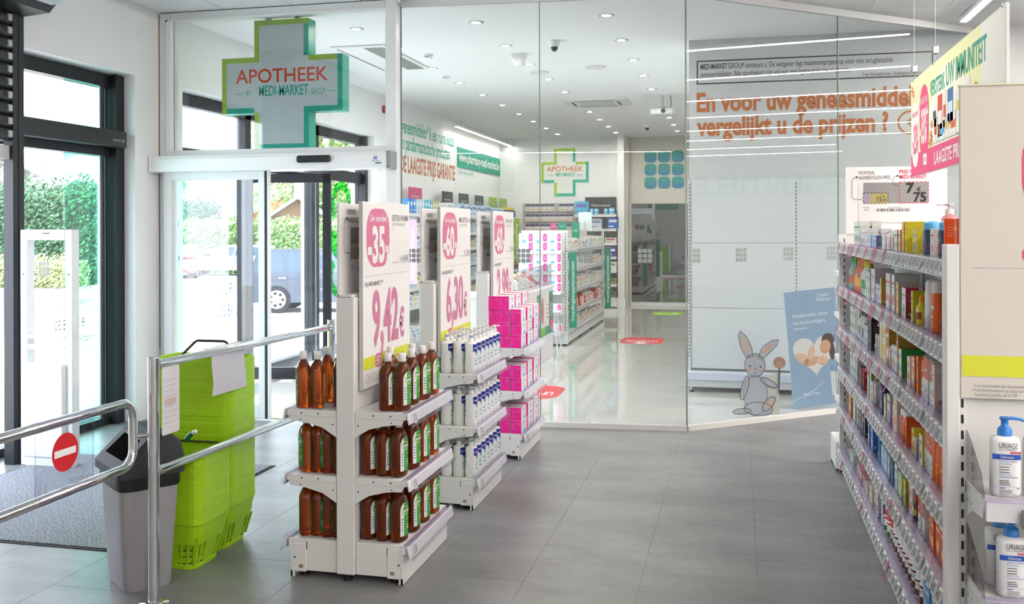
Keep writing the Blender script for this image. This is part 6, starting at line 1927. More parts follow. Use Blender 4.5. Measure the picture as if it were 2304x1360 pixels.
CNAMES = {'#7fb07a': 'green', '#d9803a': 'orange', '#5aa0cc': 'blue', '#b04a5a': 'crimson', '#5a9a5a': 'leaf green', '#c8503a': 'rust', '#3a5a9a': 'navy', '#e0b04a': 'gold', '#8a8a94': 'grey', '#eee6da': 'cream', '#eadfd4': 'cream', '#8a4a9a': 'violet', '#d87a3a': 'amber'}
SG = ['top', 'second', 'third', 'fourth', 'bottom']
r5 = random.Random(11)
for si, z in enumerate(SZ):
    y = 12.56; k = 0
    while y < 15.9:
        c = r5.choice(PAL3 if si == 3 else PAL)
        w = r5.choice((.07, .08, .09, .11)); h_ = r5.uniform(.09, .17)
        put_small(small_carton(.08, w, round(h_, 2), *c), (-2.26 + r5.uniform(-.02, .01), y + w / 2, z + .001), '%s carton on %s shelf of the supplements gondola, %s from near end' % (CNAMES[c[1]], SG[si], ordn(k)), 'box', 'cartons on the supplements gondola', name='supplement_carton')
        y += w + .012; k += 1
# end shelf boxes: white with pink arch
def arch_box():
    t = thing('wipes_box', '', 'box')
    b = MB(); b.cbox(-.092, .092, -.06, .06, 0, .115, BOXW, .002); b.build('carton', t)
    b = MB(PL((-.092, -.0606, 0), 'S')); b.poly([(.134, .01)] + arc(.184 - .03, .085, .024, 180, 0, 8)[0:9] + [(.178, .01)], HOT, 0) if False else b.rrect(.135, .008, .178, .108, .02, HOT, 0)
    b.rrect(.146, .03, .166, .09, .009, PALEP, .0004); b.disc(.07, .008, .028, PBLUE, .0002, 18, .02); b.text('PHY', .045, .085, .014, mat('#4a8ac0', .5), w=.04, n=.0004); b.rect(.03, .065, .12, .068, GREYTXT, .0004); b.build('face_print', t)
    return t
ab = Kind(arch_box())
for li, z in enumerate((1.26, .99, .73, .46, .2)):
    for lv in range(2):
        for k in range(3):
            if li > 2 and (k + lv) % 2: continue
            ab.put((-2.70 + .19 * k, 12.26, z + .001 + .1165 * lv), 0, 'white and pink box facing the corridor, tier %s, %s layer, %s column' % (['one', 'two', 'three', 'four', 'five'][li], ['lower', 'upper'][lv], ORD[k]), 'white and pink boxes on the gondola end')
# green vertical signs
def blade_sign(label, x, y, z, w, h, col, words, tsz):
    t = thing('blade_sign', label, 'sign', (x, y, z))
    b = MB(); b.box(0, w, 0, .006, 0, h, mat(col, .5)); b.build('panel', t)
    pr = MB(PL((0, -.0006, 0), 'S')); pr.text(words, w * .68, h * .08, tsz, PAPER, w=h * .8, bold=.015, rot=True, n=0); pr.build('lettering', t)
    b = MB(); b.cyl((-.06, .003, h + .02), (w, .003, h + .02), .006, STEEL, 8); b.build('bracket', t)
blade_sign('green vertical sign at the near end of the supplements gondola', -2.17, 12.46, .24, .10, 1.0, '#178f76', 'Voedingssupplementen', .042)
blade_sign('green vertical sign at the far end of the supplements gondola', -2.18, 16.02, .21, .10, 1.0, '#178f76', 'Voedingssupplementen', .042)
blade_sign('pink vertical sign between the price posters on the wall shelving', -4.27, 12.08, .82, .115, .86, '#e5a3d4', 'Gezicht & lichaam', .052)
blade_sign('green vertical sign at the far end of the wall shelving', -4.26, 18.2, .9, .11, .85, '#8fb52a', 'Sportvoeding', .05)
def head_sign(label, face, o, w, h, col, words):
    t = thing('category_sign', label, 'sign', o)
    b = MB(PL((0, 0, 0), face)); b.prism([(0, 0), (w, 0), (w, h), (0, h)], -.008, 0, mat(col, .5)); b.build('panel', t)
    b = MB(PL((0, 0, 0), face)); b.text(words, w / 2, h * .45, h * .14, PAPER, w=w * .6, n=.0006, al='c'); b.build('lettering', t)
for y, col, words, lab in ((12.98, '#c24a78', 'Gezicht & lichaam', 'pink category sign above the wall shelving'), (14.56, '#223238', 'Babymelk', 'first dark category sign from the pink one'), (15.51, '#223238', 'Babymelk', 'middle of the three dark category signs'), (16.52, '#223a3c', 'Babymelk', 'dark category sign next to the green ones'), (17.52, '#86a83a', 'Sportvoeding', 'green category sign next to the dark ones'), (18.35, '#86a83a', 'Sportvoeding', 'last green category sign by the back wall')):
    head_sign(lab, 'E', (-4.58, y, 1.89), .58, .27, col, words)
head_sign('small pink sign on top of the supplements gondola', 'S', (-2.62, 13.5, 1.53), .09, .11, '#b8507a', 'Gezicht')
head_sign('wide green sign on top of the supplements gondola', 'S', (-2.51, 13.48, 1.53), .13, .11, '#1d8a70', 'Babyverzorging')
head_sign('tall green sign hanging on the supplements gondola', 'S', (-2.31, 13.5, 1.41), .11, .23, '#1d8a70', 'Babyspenen')
t = thing('display_card', 'pale product display card on top of the supplements gondola', 'sign', (-2.23, 13.6, 1.53))
b = MB(); b.box(0, .19, 0, .006, 0, .26, mat('#dfe6ea', .5)); b.build('card', t)
b = MB(PL((.07, -.0006, .02), 'S')); b.poly(ell(.03, .05, .02, .07), mat('#c9ced0', .5), 0); b.poly(ell(.08, .05, .02, .07), mat('#d8d2cc', .5), 0); b.build('print', t)

# wall shelving along the left wall
wsl = thing('wall_shelf_unit', 'white wall shelving of care products along the pharmacy left wall', 'display shelf', (WX, 12.1, 0))
b = MB(); b.box(.001, .02, 0, 6.8, .1, 1.85, mat('#dadddd', .6)); b.build('back_panel', wsl)
LZ = [1.77, 1.5, 1.25, 1.0, .75, .5]
for z in LZ:
    b = MB(); b.cbox(.02, .42, 0, 6.8, z - .025, z, STEEL_W, .002); sh_ = b.build('shelf', wsl)
    b = MB(); b.box(.42, .43, 0, 6.8, z - .05, z + .002, mat('#dcdde0', .4)); b.build('price_rail', sh_)
b = MB(); b.cbox(.02, .42, 0, 6.8, .02, .2, STEEL_W, .002); b.build('base', wsl)
r6 = random.Random(5)
TOPROW = [('#3f86d4', '#dfe8f2'), ('#bcd4e2', '#eef2f4'), ('#58b4d8', '#e8f2f6'), ('#c9c7a0', '#eae8d8'), ('#eceeee', '#b9c4ca'), ('#eceeee', '#b9c4ca'), ('#b5d0dc', '#f0f2f2'), ('#c3dbe6', '#f0f2f2')]
NM = {'#3f86d4': 'bright blue', '#bcd4e2': 'pale blue', '#58b4d8': 'sky blue', '#c9c7a0': 'beige', '#eceeee': 'white', '#b5d0dc': 'ice blue', '#c3dbe6': 'light blue', '#c6dcea': 'milk blue', '#2c2f4a': 'dark navy'}
y = 12.2; k = 0
while y < 18.7:
    if y < 14.6: c = TOPROW[(k // 3) % 8]
    elif y < 17.6: c = ('#c6dcea', '#2f4f9a')
    else: c = ('#2c2f4a', '#d8c23a')
    h_ = r6.choice((.17, .19, .2)) if y < 17.6 else .2
    w = .095
    me = small_carton(.1, w, h_, *c) if y < 17.6 else small_bottle(.05, .2, *c)
    put_small(me, (-4.38, y + w / 2, 1.771), '%s pack on top tier of the wall shelving, %s from near end' % (NM[c[0]], ordn(k)), 'box' if y < 17.6 else 'bottle', 'packs on the top of the wall shelving', name='carton_box' if y < 17.6 else 'small_bottle')
    y += w + .03; k += 1
for si, z in enumerate(LZ[1:]):
    for ys, ye, gap in ((12.15, 13.1, 'pink sign'), (15.5, 16.4, 'middle poster'), (18.2, 18.8, 'green sign')):
        y = ys; k = 0
        while y < ye:
            c = r6.choice([('#e8eaea', '#9ab4c4'), ('#eceeee', '#b9c4ca'), ('#c9dbe4', '#5a8ab0'), ('#e2e6dc', '#a8b87a'), ('#e6e0c8', '#c8a02a')]) if ys < 17 else ('#2c3038', '#c9b23a')
            h_ = round(r6.uniform(.1, .19), 2)
            put_small(small_carton(.1, .08, h_, *c), (-4.37, y + .04, z + .001), 'care pack on %s tier of wall shelving behind the %s, %s along' % (['second', 'third', 'fourth', 'fifth', 'sixth'][si], gap, ordn(k)), 'box', 'care packs on the wall shelving', name='care_pack')
            y += .105; k += 1

# counter with posters, brochures and stool
ct_ = thing('service_counter', 'white pharmacy counter with green and white posters along its front', 'counter', (-2.22, 9.5, 0))
b = MB(); b.cbox(-.6, 0, 0, 2.08, 0, .83, mat('#eceff0', .4), .004); b.build('body', ct_)
b = MB(); b.cbox(-.62, .015, -.02, 2.09, .83, .86, WHITE, .003); b.build('top', ct_)
cols = [('#e9e6e2', '#b88a74'), ('#e9e6e2', '#9a9a9a'), ('#1f8f78', '#6fb4d8'), ('#e6e2dc', '#a87a64'), ('#e9e6e2', '#d86a80'), ('#2a7f66', '#e0687e')]
for k, (c, c2) in enumerate(cols):
    y0 = .62 + .24 * k
    b = MB(); b.box(.0005, .003, y0, y0 + .235, .29, .79, mat(c, .5)); o = b.build('poster', ct_)
    b = MB(PL((.0034, y0, .29), 'E')); m2 = mat(c2, .5)
    if k in (0, 3): b.poly(ell(.08, .3, .07, .16), m2, 0)
    elif k == 2: b.rect(.07, .12, .2, .38, m2, 0); b.poly([(.03, .42), (.06, .42), (.06, .47), (.03, .47)], PAPER, 0)
    elif k == 5: b.rect(.06, .03, .2, .16, m2, 0); [b.rect(.06, .2 + .03 * i, .17, .21 + .03 * i, PAPER, 0) for i in range(6)]
    else: [b.rect(.05, .2 + .05 * i, .19, .212 + .05 * i, m2, 0) for i in range(4)]
    b.rect(0, 0, .235, .1, mat('#7fae3a' if k % 2 else '#1f8f78', .5), -.0002) if k in (1, 3, 4) else None
    b.build('poster_print', o)
b = MB(); b.box(-.02, -.012, .2, 2.06, .86, 1.12, CLEAR); b.build('glass_screen', ct_)
for k in range(6):
    y0 = 9.9 + .27 * k
    c = ['#dcd8d0', '#cfd6d4', '#e0dcd6', '#d8cfc0', '#e2dcda', '#c0392f'][k]
    t = thing('brochure', ['white brochure nearest the door', 'pale green brochure', 'cream brochure with photo', 'beige brochure', 'pink and white brochure', 'red brochure at the far end'][k] + ' on the slanted counter holder', 'brochure', (-2.36, y0, .875))
    Mx = Matrix.Rotation(R(-52), 4, 'Y')
    b = MB(Mx @ PL((0, 0, 0), 'E')); b.prism([(0, 0), (.2, 0), (.2, .24), (0, .24)], 0, .006, mat(c, .5)); b.rect(.02, .15, .18, .2, mat(['#8a9a8a', '#c8a0a0', '#b07a6a', '#c88a4a', '#b04a4a', '#e8e0dc'][k], .5), .0066); b.rect(.02, .04, .14, .06, GREYTXT, .0066); b.build('cover', t)
b = MB(); b.box(-.3, -.13, .35, 2.02, .861, .866, CLEAR); b.build('brochure_tray', ct_)
st = thing('white_stool', 'white stool with thin legs beside the counter', 'stool', (-2.36, 12.02, 0))
b = MB(); b.loft([(.47, .14, .14, 4), (.485, .16, .16, 4), (.495, .155, .155, 4)], PLASTIC_W, 24); b.build('seat', st)
for sx_, sy_ in ((1, 1), (1, -1), (-1, 1), (-1, -1)):
    b = MB(); b.cyl((sx_ * .09, sy_ * .09, .475), (sx_ * .14, sy_ * .14, 0), .009, PLASTIC_W, 8); b.build('leg', st)

# back wall: pegboard of packs, shelf unit with dark sign
pg = thing('pegboard', 'grey perforated pegboard on the pharmacy back wall', 'pegboard', (-4.25, 18.97, 1.35))
b = MB(); b.box(0, 1.1, 0, .028, 0, .72, mat('#b7b7b4', .6))
b.T = PL((0, -.0004, 0), 'S')
for i in range(34):
    for j in range(20): b.rect(.02 + .0315 * i, .03 + .035 * j, .027 + .0315 * i, .037 + .035 * j, mat('#7b7b79', .6), 0)
tag(b.build('board', pg), kind='stuff')
def blister():
    t = thing('blister_pack', '', 'package')
    b = MB(); b.box(-.045, .045, 0, .02, 0, .14, mat('#e4e2e0', .5)); b.build('card', t)
    b = MB(PL((-.045, -.0006, 0), 'S')); b.rect(0, .1, .09, .14, mat('#4a3f6a', .5), 0); b.poly([(.01, .03), (.05, .055), (.08, .03), (.05, .015)][::-1], mat('#c89a70', .5), 0); b.rect(.01, .075, .07, .083, GREYTXT, 0); b.build('face_print', t)
    return t
bl = Kind(blister())
for j, z in enumerate((1.905, 1.70, 1.50)):
    for i in range(10):
        if j == 0 and i == 6: continue
        bl.put((-4.14 + .099 * i, 18.93, z), 0, 'hanging bandage pack on the pegboard, %s row, %s from the left' % (ORD[j], ordn(i)), 'packs hanging on the pegboard')
bs = thing('back_shelf_unit', 'grey backed shelf unit of medical supplies beside the column', 'display shelf', (-3.15, 18.98, 0))
b = MB(); b.box(0, .84, 0, .015, .1, 1.9, mat('#a9aaa8', .6)); b.build('back_panel', bs)
for z in (1.83, 1.55, 1.27, 1.0, .73, .46, .2):
    b = MB(); b.cbox(.0, .84, -.33, 0, z - .025, z, STEEL_W, .002); sh_ = b.build('shelf', bs)
    b = MB(); b.box(0, .84, -.34, -.33, z - .05, z + .002, mat('#d8d9da', .4)); b.build('price_rail', sh_)
b = MB(); b.cbox(0, .84, -.33, 0, .02, .17, STEEL_W, .002); b.build('base', bs)
head_sign('dark sign for medical supplies on the back shelf unit', 'S', (-2.97, 18.94, 1.84), .62, .34, '#3f3d3c', 'Medisch materiaal')
BG = 'supplies on the back shelf unit'
for x, w, h_, z, c1, c2, lab in ((-3.0, .26, .26, 1.83, '#4fb0d0', '#6a5aa8', 'large turquoise box with purple device left of dark sign'), (-2.80, .07, .12, 1.83, '#58b4dc', '#eef0f2', 'small blue box, first before the dark sign'), (-2.71, .07, .12, 1.83, '#58b4dc', '#eef0f2', 'small blue box, second before the dark sign'), (-2.52, .07, .12, 1.83, '#58b4dc', '#eef0f2', 'small blue box, third before the dark sign'), (-2.41, .10, .13, 1.83, '#4fa8d8', '#eef0f2', 'wider blue box at the right of the dark sign'),
                                (-2.71, .22, .2, 1.55, '#c9d0e0', '#8a98b8', 'pale box with grey swirl on the back shelf'), (-2.385, .2, .22, 1.55, '#2a5aa8', '#dfe6f0', 'blue box with white emblem on the back shelf'), (-2.43, .22, .1, 1.27, '#d8d2d0', '#a83a44', 'white and red packs on the back shelf'), (-2.42, .2, .19, 1.0, '#4a3a8a', '#e0d8e8', 'violet box on the back shelf'), (-2.42, .2, .17, .73, '#e4e6e4', '#5a9a5a', 'white and green packs on the back shelf'), (-2.44, .24, .12, .46, '#8a7a4a', '#3a3a2a', 'olive carton on the back shelf'), (-2.44, .24, .12, .2, '#6a6a62', '#3a3a34', 'dark carton low on the back shelf')):
    put_small(small_carton(w, .16, h_, c1, c2, 'S'), (x, 18.76, z + .001), lab, 'box', BG)
t = thing('fire_notice', 'small red and white fire notice on the wall by the door post', 'sign', (WX + .001, 12.2, 2.3))
b = MB(PL((0, 0, 0), 'E')); b.rect(0, 0, .1, .12, PAPER, 0); b.rect(.01, .05, .05, .11, mat('#c8302c', .5), .0005); b.build('print', t)
# intercom panels seen through the sliding leaf
t = thing('intercom', 'small white intercom panel on the pier behind the sliding leaf', 'intercom', (WX, 7.35, 1.55))
b = MB(); b.cbox(0, .03, -.06, .06, 0, .09, PLASTIC_W, .004); b.build('housing', t)
b = MB(); b.box(.0302, .031, -.045, .03, .02, .07, mat('#3a4466', .3)); b.build('screen', t)
t = thing('alarm_keypad', 'small white keypad under the intercom on the pier', 'keypad', (WX, 7.37, 1.22))
b = MB(); b.cbox(0, .03, -.05, .05, 0, .12, PLASTIC_W, .004); b.build('housing', t)
b = MB(); b.box(.0302, .031, -.035, .02, .065, .105, mat('#3a4466', .3)); b.build('screen', t)
# ------------------------------------------------------------------ lettering on the outside of the windows (reads from outside)
GT = mat('#5d7f80', .6)
t = thing('opening_hours', 'opening hours lettering on the entrance glass read from outside', 'window lettering', (-4.9366, 6.55, .55))
pr = MB(PL((0, 0, 0), 'W'))
for s_, v, h_, w in (('MEDI-MARKET PARAPHARMACIE', .53, .04, .44), ('NORBEEK-LO N.V.', .43, .04, .40), ('Van maandag tot zaterdag', .37, .035, .44), ('van', .25, .03, .06), ('9:30', .05 * 0 + .25, .075, .13), ('18:30', .25, .075, .15), ('medi-market.be', .14, .06, .40), ('Gratis afhaling in de winkel!', .06, .035, .42)):
    u = {'9:30': .09, '18:30': .28}.get(s_, .0)
    pr.text(s_, u, v, h_, GT, w=w, n=.0)
pr.build('vinyl', t)
t = thing('opening_hours', 'opening hours lettering on the window behind the sliding leaf', 'window lettering', (-4.9366, 8.8, .55))
pr = MB(PL((0, 0, 0), 'W'))
for s_, v, h_, w, u in (('NORBEEK-LO N.V.', .63, .05, .34, 0), ('Van maandag tot zaterdag', .53, .05, .5, 0), ('van', .36, .05, .08, 0), ('9:30', .36, .11, .2, .12), ('tot', .14, .05, .07, 0), ('18:30', .14, .12, .24, .12), ('Gratis afhaling in de winkel', .06, .03, .4, 0)):
    pr.text(s_, u, v, h_, GT, w=w, n=0)
pr.build('vinyl', t)
GV = glass_mat('green_vinyl', '#54e06a', .02, .1)
t = thing('bowl_and_snake', 'bright green bowl and snake symbol on the far window pane', 'window sticker', (-4.924, 11.32, .46))
pr = MB(PL((0, 0, 0), 'E'))
pr.band(arc(.05, 1.38, .27, 215, -30, 16), .11, GV, 0)
pr.poly([(-.36, 1.07), (.36, 1.07)] + arc(0, 1.07, .36, 0, -180, 14)[1:-1], GV, .0006)
pr.band(arc(-.08, .50, .2, 120, 300, 12), .12, GV, .001); pr.band(arc(.0, .2, .14, 60, -120, 10), .10, GV, .0014); pr.rect(-.05, .0, .05, .75, GV, .0002)
pr.build('vinyl', t)
t = thing('nine_square_sticker', 'white nine-square sticker on the entrance glass beside the opening hours', 'sticker', (-4.925, 6.0, 1.27))
b = MB(PL((0, 0, 0), 'E'))
for i in range(3):
    for j in range(3): b.poly(rr_pts(-.055 + .038 * i, -.055 + .038 * j, -.022 + .038 * i, -.022 + .038 * j, .008, 3), mat('#e4e8e8', .6), 0)
b.build('vinyl', t)

# ------------------------------------------------------------------ outside: forecourt, hedges, trees, houses, cars
GZ = -.65
PAVE = mat('#c9c6be', .9, noise=.06, scale=4)
mb = MB()
mb.add([(-5.08, -20, -.08), (-5.08, 60, -.08), (-7.2, 60, -.12), (-7.2, -20, -.12), (-10, 60, GZ), (-10, -20, GZ), (-90, 60, GZ), (-90, -20, GZ), (-90, 110, GZ), (20, 110, GZ), (20, 60, GZ)],
       [(0, 1, 2, 3), (3, 2, 4, 5), (5, 4, 6, 7), (6, 8, 9, 10, 4)], PAVE)
struct('ground', mb, 'pale paved forecourt outside the windows')

def leaf_blob(name, parent, pts, size, cols, seed):
    """many small leaves scattered at given points, one mesh"""
    r = random.Random(seed)
    b = MB()
    ms = [mat(c, .7) for c in cols]
    for p in pts:
        a = Vector((r.gauss(0, 1), r.gauss(0, 1), r.gauss(0, 1))).normalized(); c = a.orthogonal().normalized(); d = a.cross(c)
        s_ = size * r.uniform(.6, 1.4); p = Vector(p)
        b.add([p - c * s_, p - d * s_ * .5, p + c * s_, p + d * s_ * .5], [(0, 1, 2, 3)], r.choice(ms))
    return b.build(name, parent)
def hedge(label, x0, x1, y0, y1, z1, n, size, cols, seed, rough_=.3):
    t = thing('hedge', label, 'hedge', ((x0 + x1) / 2, (y0 + y1) / 2, GZ))
    w, d, h_ = (x1 - x0) / 2, (y1 - y0) / 2, z1 - GZ
    b = MB(); b.box(-w * .97, w * .97, -d * .6, d * .6, 0, h_ * .92, mat(cols[0], .9)); b.build('inner_growth', t)
    r = random.Random(seed); pts = []
    for i in range(n):
        f = r.random()
        if f < .72: pts.append((r.uniform(-w, w), -d + r.gauss(0, rough_ * .4), r.uniform(0, h_)))
        elif f < .9: pts.append((r.uniform(-w, w), r.uniform(-d, d), h_ + r.gauss(0, rough_ * .6)))
        else: pts.append((w + r.gauss(0, rough_ * .3), r.uniform(-d, d), r.uniform(0, h_)))
    o = leaf_blob('foliage', t, pts, size, cols, seed + 1); o['kind'] = 'stuff'
GRN = ['#2f5238', '#3f6a46', '#55825a', '#284a31']
GRN2 = ['#7fa060', '#95b274', '#6c8f52', '#a8c080']
hedge('tall dark conifer hedge seen through the entrance glass', -36, -25.2, 33.4, 35.2, 3.1, 34000, .085, GRN, 21, .5)
hedge('low olive hedge in front of the tall conifer hedge', -34, -25, 31.2, 32.8, .35, 12000, .07, ['#8a9a62', '#a3a872', '#6f8a56', '#b0a880'], 31, .25)
hedge('pale clipped hedge behind the silver car', -31, -13, 43.6, 45, 1.9, 14000, .11, GRN2, 41, .25)
hedge('tall green hedge behind the red and silver cars', -38, -29, 48, 49.6, 2.9, 20000, .1, GRN, 47, .4)
def tree(label, x, y, h_, r_, n, cols, seed, size=.3):
    t = thing('tree', label, 'tree', (x, y, GZ))
    b = MB(); b.tube([(0, 0, 0), (.1, 0, h_ * .3), (-.1, .1, h_ * .6), (0, 0, h_ * .85)], .16, mat('#6b5a48', .9), 8)
    for k in range(5):
        a = k * 1.3; b.tube([(0, 0, h_ * .4), (math.cos(a) * r_ * .4, math.sin(a) * r_ * .4, h_ * .6), (math.cos(a) * r_ * .7, math.sin(a) * r_ * .7, h_ * .75)], .06, mat('#6b5a48', .9), 6)
    b.build('trunk', t)
    r = random.Random(seed); pts = []
    cl = [(r.uniform(-1, 1) * r_ * .6, r.uniform(-1, 1) * r_ * .6, h_ * r.uniform(.35, .88), r_ * r.uniform(.35, .6)) for _ in range(16)]
    for i in range(n):
        c = r.choice(cl); v = Vector((r.gauss(0, 1), r.gauss(0, 1), r.gauss(0, 1))).normalized() * c[3] * r.uniform(.6, 1.0)
        pts.append((c[0] + v.x, c[1] + v.y, c[2] + v.z))
    o = leaf_blob('crown', t, pts, size, cols, seed + 3)
YG = ['#9db86a', '#b4c67c', '#86a45a', '#c6cf8c']
tree('tall leafy tree above the dark car', -24.5, 50, 12, 4.2, 13000, YG, 51, .15)
tree('leafy tree beside the shed behind the exit door', -19.5, 49.5, 12.5, 4.0, 13000, ['#7f9f5a', '#93b06a', '#6a8a4c', '#b2c482'], 61, .15)
tree('small conifer tree behind the silver car', -29, 42.5, 6.5, 1.8, 7000, ['#4f8a55', '#62a066', '#7ab07a'], 71, .12)
tree('wispy birch tree before the white house', -35, 37.5, 9.5, 3.2, 1500, ['#b8c490', '#c8c49a', '#a8b880'], 81, .12)

def house(label, x, y, w, d, hw_, hr, rz, cw, cr_):
    t = thing('house', label, 'house', (x, y, GZ), rz)
    W_, RF = mat(cw, .8), mat(cr_, .7)
    b = MB(); b.box(-w / 2, w / 2, -d / 2, d / 2, 0, hw_, W_); b.add([(-w / 2, -d / 2, hw_), (w / 2, -d / 2, hw_), (0, -d / 2, hr), (-w / 2, d / 2, hw_), (w / 2, d / 2, hw_), (0, d / 2, hr)], [(0, 1, 2), (3, 5, 4)], W_); b.build('wall', t)
    b = MB()
    for s in (-1, 1):
        e = .5
        vs = [(s * (w / 2 + e), -d / 2 - e, hw_ - e * (hr - hw_) / (w / 2)), (0, -d / 2 - e, hr + .05), (0, d / 2 + e, hr + .05), (s * (w / 2 + e), d / 2 + e, hw_ - e * (hr - hw_) / (w / 2))]
        b.add(vs + [(a_, b_, c - .18) for a_, b_, c in vs], [(0, 1, 2, 3), (7, 6, 5, 4), (0, 4, 5, 1), (1, 5, 6, 2), (2, 6, 7, 3), (3, 7, 4, 0)], RF)
    b.build('roof', t)
    for k in (-1, 1):
        b = MB(); b.box(k * w * .22 - .5, k * w * .22 + .5, -d / 2 - .05, -d / 2 + .02, hw_ * .3, hw_ * .75, mat('#5f6a74', .3)); b.build('window', t)
    b = MB(); b.box(-.5, .5, d * .2, d * .2 + .8, hr - .6, hr + 1.2, mat('#d9d6d0', .8)); b.build('chimney', t)
house('white gabled house behind the conifer hedge', -42, 55, 8, 8, 5.8, 7.8, R(40), '#e6e4de', '#7f868e')
house('dark brick house with grey roof left of the white one', -44.5, 46, 7, 7, 5.7, 7.3, R(60), '#6a5f5e', '#8b8f96')
house('small wooden garden shed with grey roof behind the hedge', -22.6, 47.0, 2.8, 3.5, 3.0, 3.9, R(20), '#8a6a52', '#9aa0a8')
house('garden house with orange brick and grey roof behind the silver car', -29.5, 55, 6, 4, 2.9, 4.4, R(65), '#b8805e', '#8f969e')

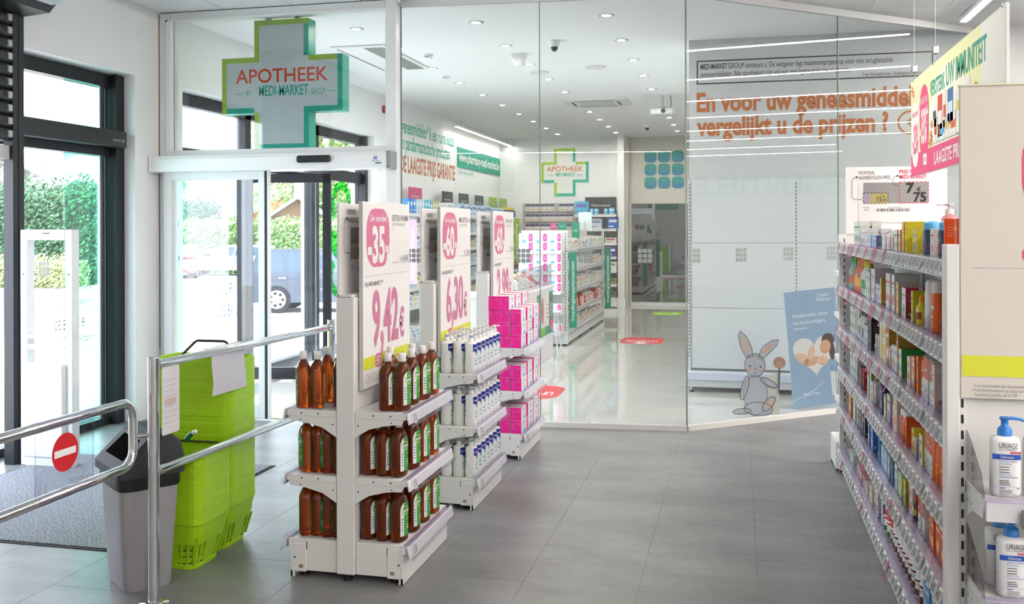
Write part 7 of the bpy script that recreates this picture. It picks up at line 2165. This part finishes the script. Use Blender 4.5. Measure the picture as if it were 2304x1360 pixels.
def car(label, x, y, rz, col, L=4.6, W=1.8, Ht=1.45, suv=False):
    t = thing('car', label, 'car', (x, y, GZ), rz)
    paint = mat(col, .25, coat=.8); glassm = mat('#3d4c5c', .08); tyre = mat('#1c1c1e', .8); rim = mat('#c6c8cc', .3, .6)
    b0, belt = .28, .62 * Ht
    xr, xf = -L / 2, L / 2
    low = [(xr, .45), (xr + .04, belt - .02), (xr + .15, belt), (xf - 1.3, belt), (xf - .25, belt - .17), (xf - .03, belt - .32), (xf, .42), (xf - .1, b0), (xr + .12, b0)]
    cab = [(xr + .12, belt), (xr + .42, Ht - .07), (xr + .75, Ht), (xf - 2.45, Ht), (xf - 1.9, Ht - .1), (xf - 1.15, belt)] if not suv else [(xr + .08, belt), (xr + .3, Ht - .05), (xr + .6, Ht), (xf - 2.3, Ht), (xf - 1.85, Ht - .1), (xf - 1.2, belt)]
    def slab(b, poly, y0, y1, m):
        k = len(poly); vs = [(x_, -y0(z), z) for x_, z in poly] + [(x_, y0(z), z) for x_, z in poly]
        b.add(vs, [tuple(range(k)), tuple(range(k, 2 * k))[::-1]] + [(i, (i + 1) % k, k + (i + 1) % k, k + i) for i in range(k)], m)
    hb_ = lambda z: W / 2 - .04 * abs(z - .6)
    hc = lambda z: W / 2 - .03 - .22 * (z - belt) / (Ht - belt) * .8
    b = MB(); slab(b, low, hb_, None, paint); slab(b, cab, hc, None, paint); b.build('body', t)
    b = MB()
    def inset(poly, f): 
        cx_ = sum(p[0] for p in poly) / len(poly); cz = sum(p[1] for p in poly) / len(poly)
        return [(cx_ + (p[0] - cx_) * f, cz + (p[1] - cz) * f + .0) for p in poly]
    wins = [[(cab[0][0] + .18, belt + .05), (cab[1][0] + .12, Ht - .13), (cab[2][0] + .35, Ht - .09), (cab[2][0] + .45, belt + .05)],
            [(cab[2][0] + .5, belt + .05), (cab[2][0] + .42, Ht - .09), ((cab[2][0] + cab[3][0]) / 2 + .28, Ht - .09), ((cab[2][0] + cab[3][0]) / 2 + .4, belt + .05)],
            [((cab[2][0] + cab[3][0]) / 2 + .47, belt + .05), ((cab[2][0] + cab[3][0]) / 2 + .36, Ht - .09), (cab[3][0] + .1, Ht - .1), (cab[5][0] - .22, belt + .05)]]
    for wp in wins:
        for s in (-1, 1):
            vs = [(x_, s * (hc(z) + .006), z) for x_, z in wp]; b.add(vs, [(0, 1, 2, 3)], glassm)
    b.add([(cab[0][0] - .01, -W / 2 + .2, belt + .06), (cab[0][0] - .01, W / 2 - .2, belt + .06), (cab[1][0] - .02, W / 2 - .32, Ht - .12), (cab[1][0] - .02, -W / 2 + .32, Ht - .12)], [(0, 1, 2, 3)], glassm)
    b.add([(cab[5][0] + .01, -W / 2 + .2, belt + .03), (cab[5][0] + .01, W / 2 - .2, belt + .03), (cab[4][0] + .02, W / 2 - .32, Ht - .12), (cab[4][0] + .02, -W / 2 + .32, Ht - .12)], [(0, 1, 2, 3)], glassm)
    b.build('windows', t)
    rw_ = .36 if suv else .32
    for xx in (xr + .85, xf - .9):
        for s in (-1, 1):
            b = MB(); b.cyl((xx, s * (W / 2 - .2), rw_), (xx, s * (W / 2 + .01), rw_), rw_, tyre, 24)
            w_ = b.build('wheel', t)
            b = MB(); b.cyl((xx, s * (W / 2 + .005), rw_), (xx, s * (W / 2 + .02), rw_), rw_ * .68, rim, 20)
            for k in range(7):
                a = 2 * PI * k / 7; b.cyl((xx + math.cos(a) * rw_ * .45, s * (W / 2 + .018), rw_ + math.sin(a) * rw_ * .45), (xx + math.cos(a) * rw_ * .45, s * (W / 2 + .024), rw_ + math.sin(a) * rw_ * .45), rw_ * .12, tyre, 8)
            b.build('rim', w_)
    for s in (-1, 1):
        b = MB(); b.cbox(xr - .02, xr + .1, *sorted((s * (W / 2 - .28), s * (W / 2 - .02))), belt - .25, belt - .06, mat('#b02024', .25), .02); b.build('tail_light', t)
        b = MB(); b.cbox(xf - .25, xf - .02, *sorted((s * (W / 2 - .35), s * (W / 2 - .06))), belt - .36, belt - .24, mat('#e6ecf0', .15), .02); b.build('head_light', t)
        b = MB(); b.cbox(cab[5][0] - .25, cab[5][0] - .1, *sorted((s * (W / 2), s * (W / 2 + .16))), belt + .03, belt + .16, paint, .02); b.build('mirror', t)
    b = MB(); b.box(xr - .012, xr + .05, -.26, .26, .52, .63, mat('#e8e8e4', .5)); b.build('number_plate', t)
    for s in (-1, 1):
        for xx in ((cab[2][0] + cab[3][0]) / 2 + .1, cab[2][0] + .3):
            b = MB(); b.cbox(xx, xx + .2, *sorted((s * (W / 2 - .02), s * (W / 2 + .02))), belt - .14, belt - .10, mat('#c9ccd0', .2, 1.0), .006); b.build('door_handle', t)
car('dark blue estate car parked right outside the exit door', -10.45, 24.3, R(13), '#2a3342', 4.9, 1.9, 1.68, True)
car('silver estate car parked farther away beside the red car', -24.0, 42.0, R(193), '#b4b9be', 4.8, 1.8, 1.47)
car('small red hatchback car at the left of the silver one', -25.2, 39.6, R(-62), '#b8262e', 3.9, 1.7, 1.48)
t = thing('flag_pole', 'white flag pole standing between window and parked cars', 'pole', (-13.5, 30, GZ))
b = MB(); b.cyl((0, 0, 0), (0, 0, 10), .07, mat('#e9ecee', .4), 12, .04); b.build('mast', t)
b = MB(); b.loft([(0, .2, .2, 5), (.12, .2, .2, 5)], mat('#a9aaa8', .8), 12); b.build('footing', t)
t = thing('roof_canopy_post', 'white round canopy post close outside the exit door', 'pole', (-6.6, 13.8, -.1))
b = MB(); b.cyl((0, 0, 0), (0, 0, 4.5), .05, mat('#f0f1f2', .4), 14); b.build('post', t)
b = MB(); b.loft([(0, .09, .09, 2), (.02, .09, .09, 2)], mat('#d0d2d4', .6), 14); b.build('foot_plate', t)
t = thing('assembly_sign', 'teal assembly point sign on a post in front of the hedge', 'sign', (-27.8, 29.5, GZ))
b = MB(); b.cyl((0, 0, 0), (0, 0, 2.9), .035, mat('#b9bcc0', .4), 10); b.build('post', t)
b = MB(); b.box(-.4, .4, -.06, -.03, 2.2, 2.9, mat('#1d9a86', .5)); b.build('plate', t)
b = MB(PL((-.4, -.061, 2.2), 'S')); b.disc(.4, .42, .12, PAPER, .001, 14); b.rect(.2, .12, .6, .3, PAPER, .001); b.build('pictogram', t)
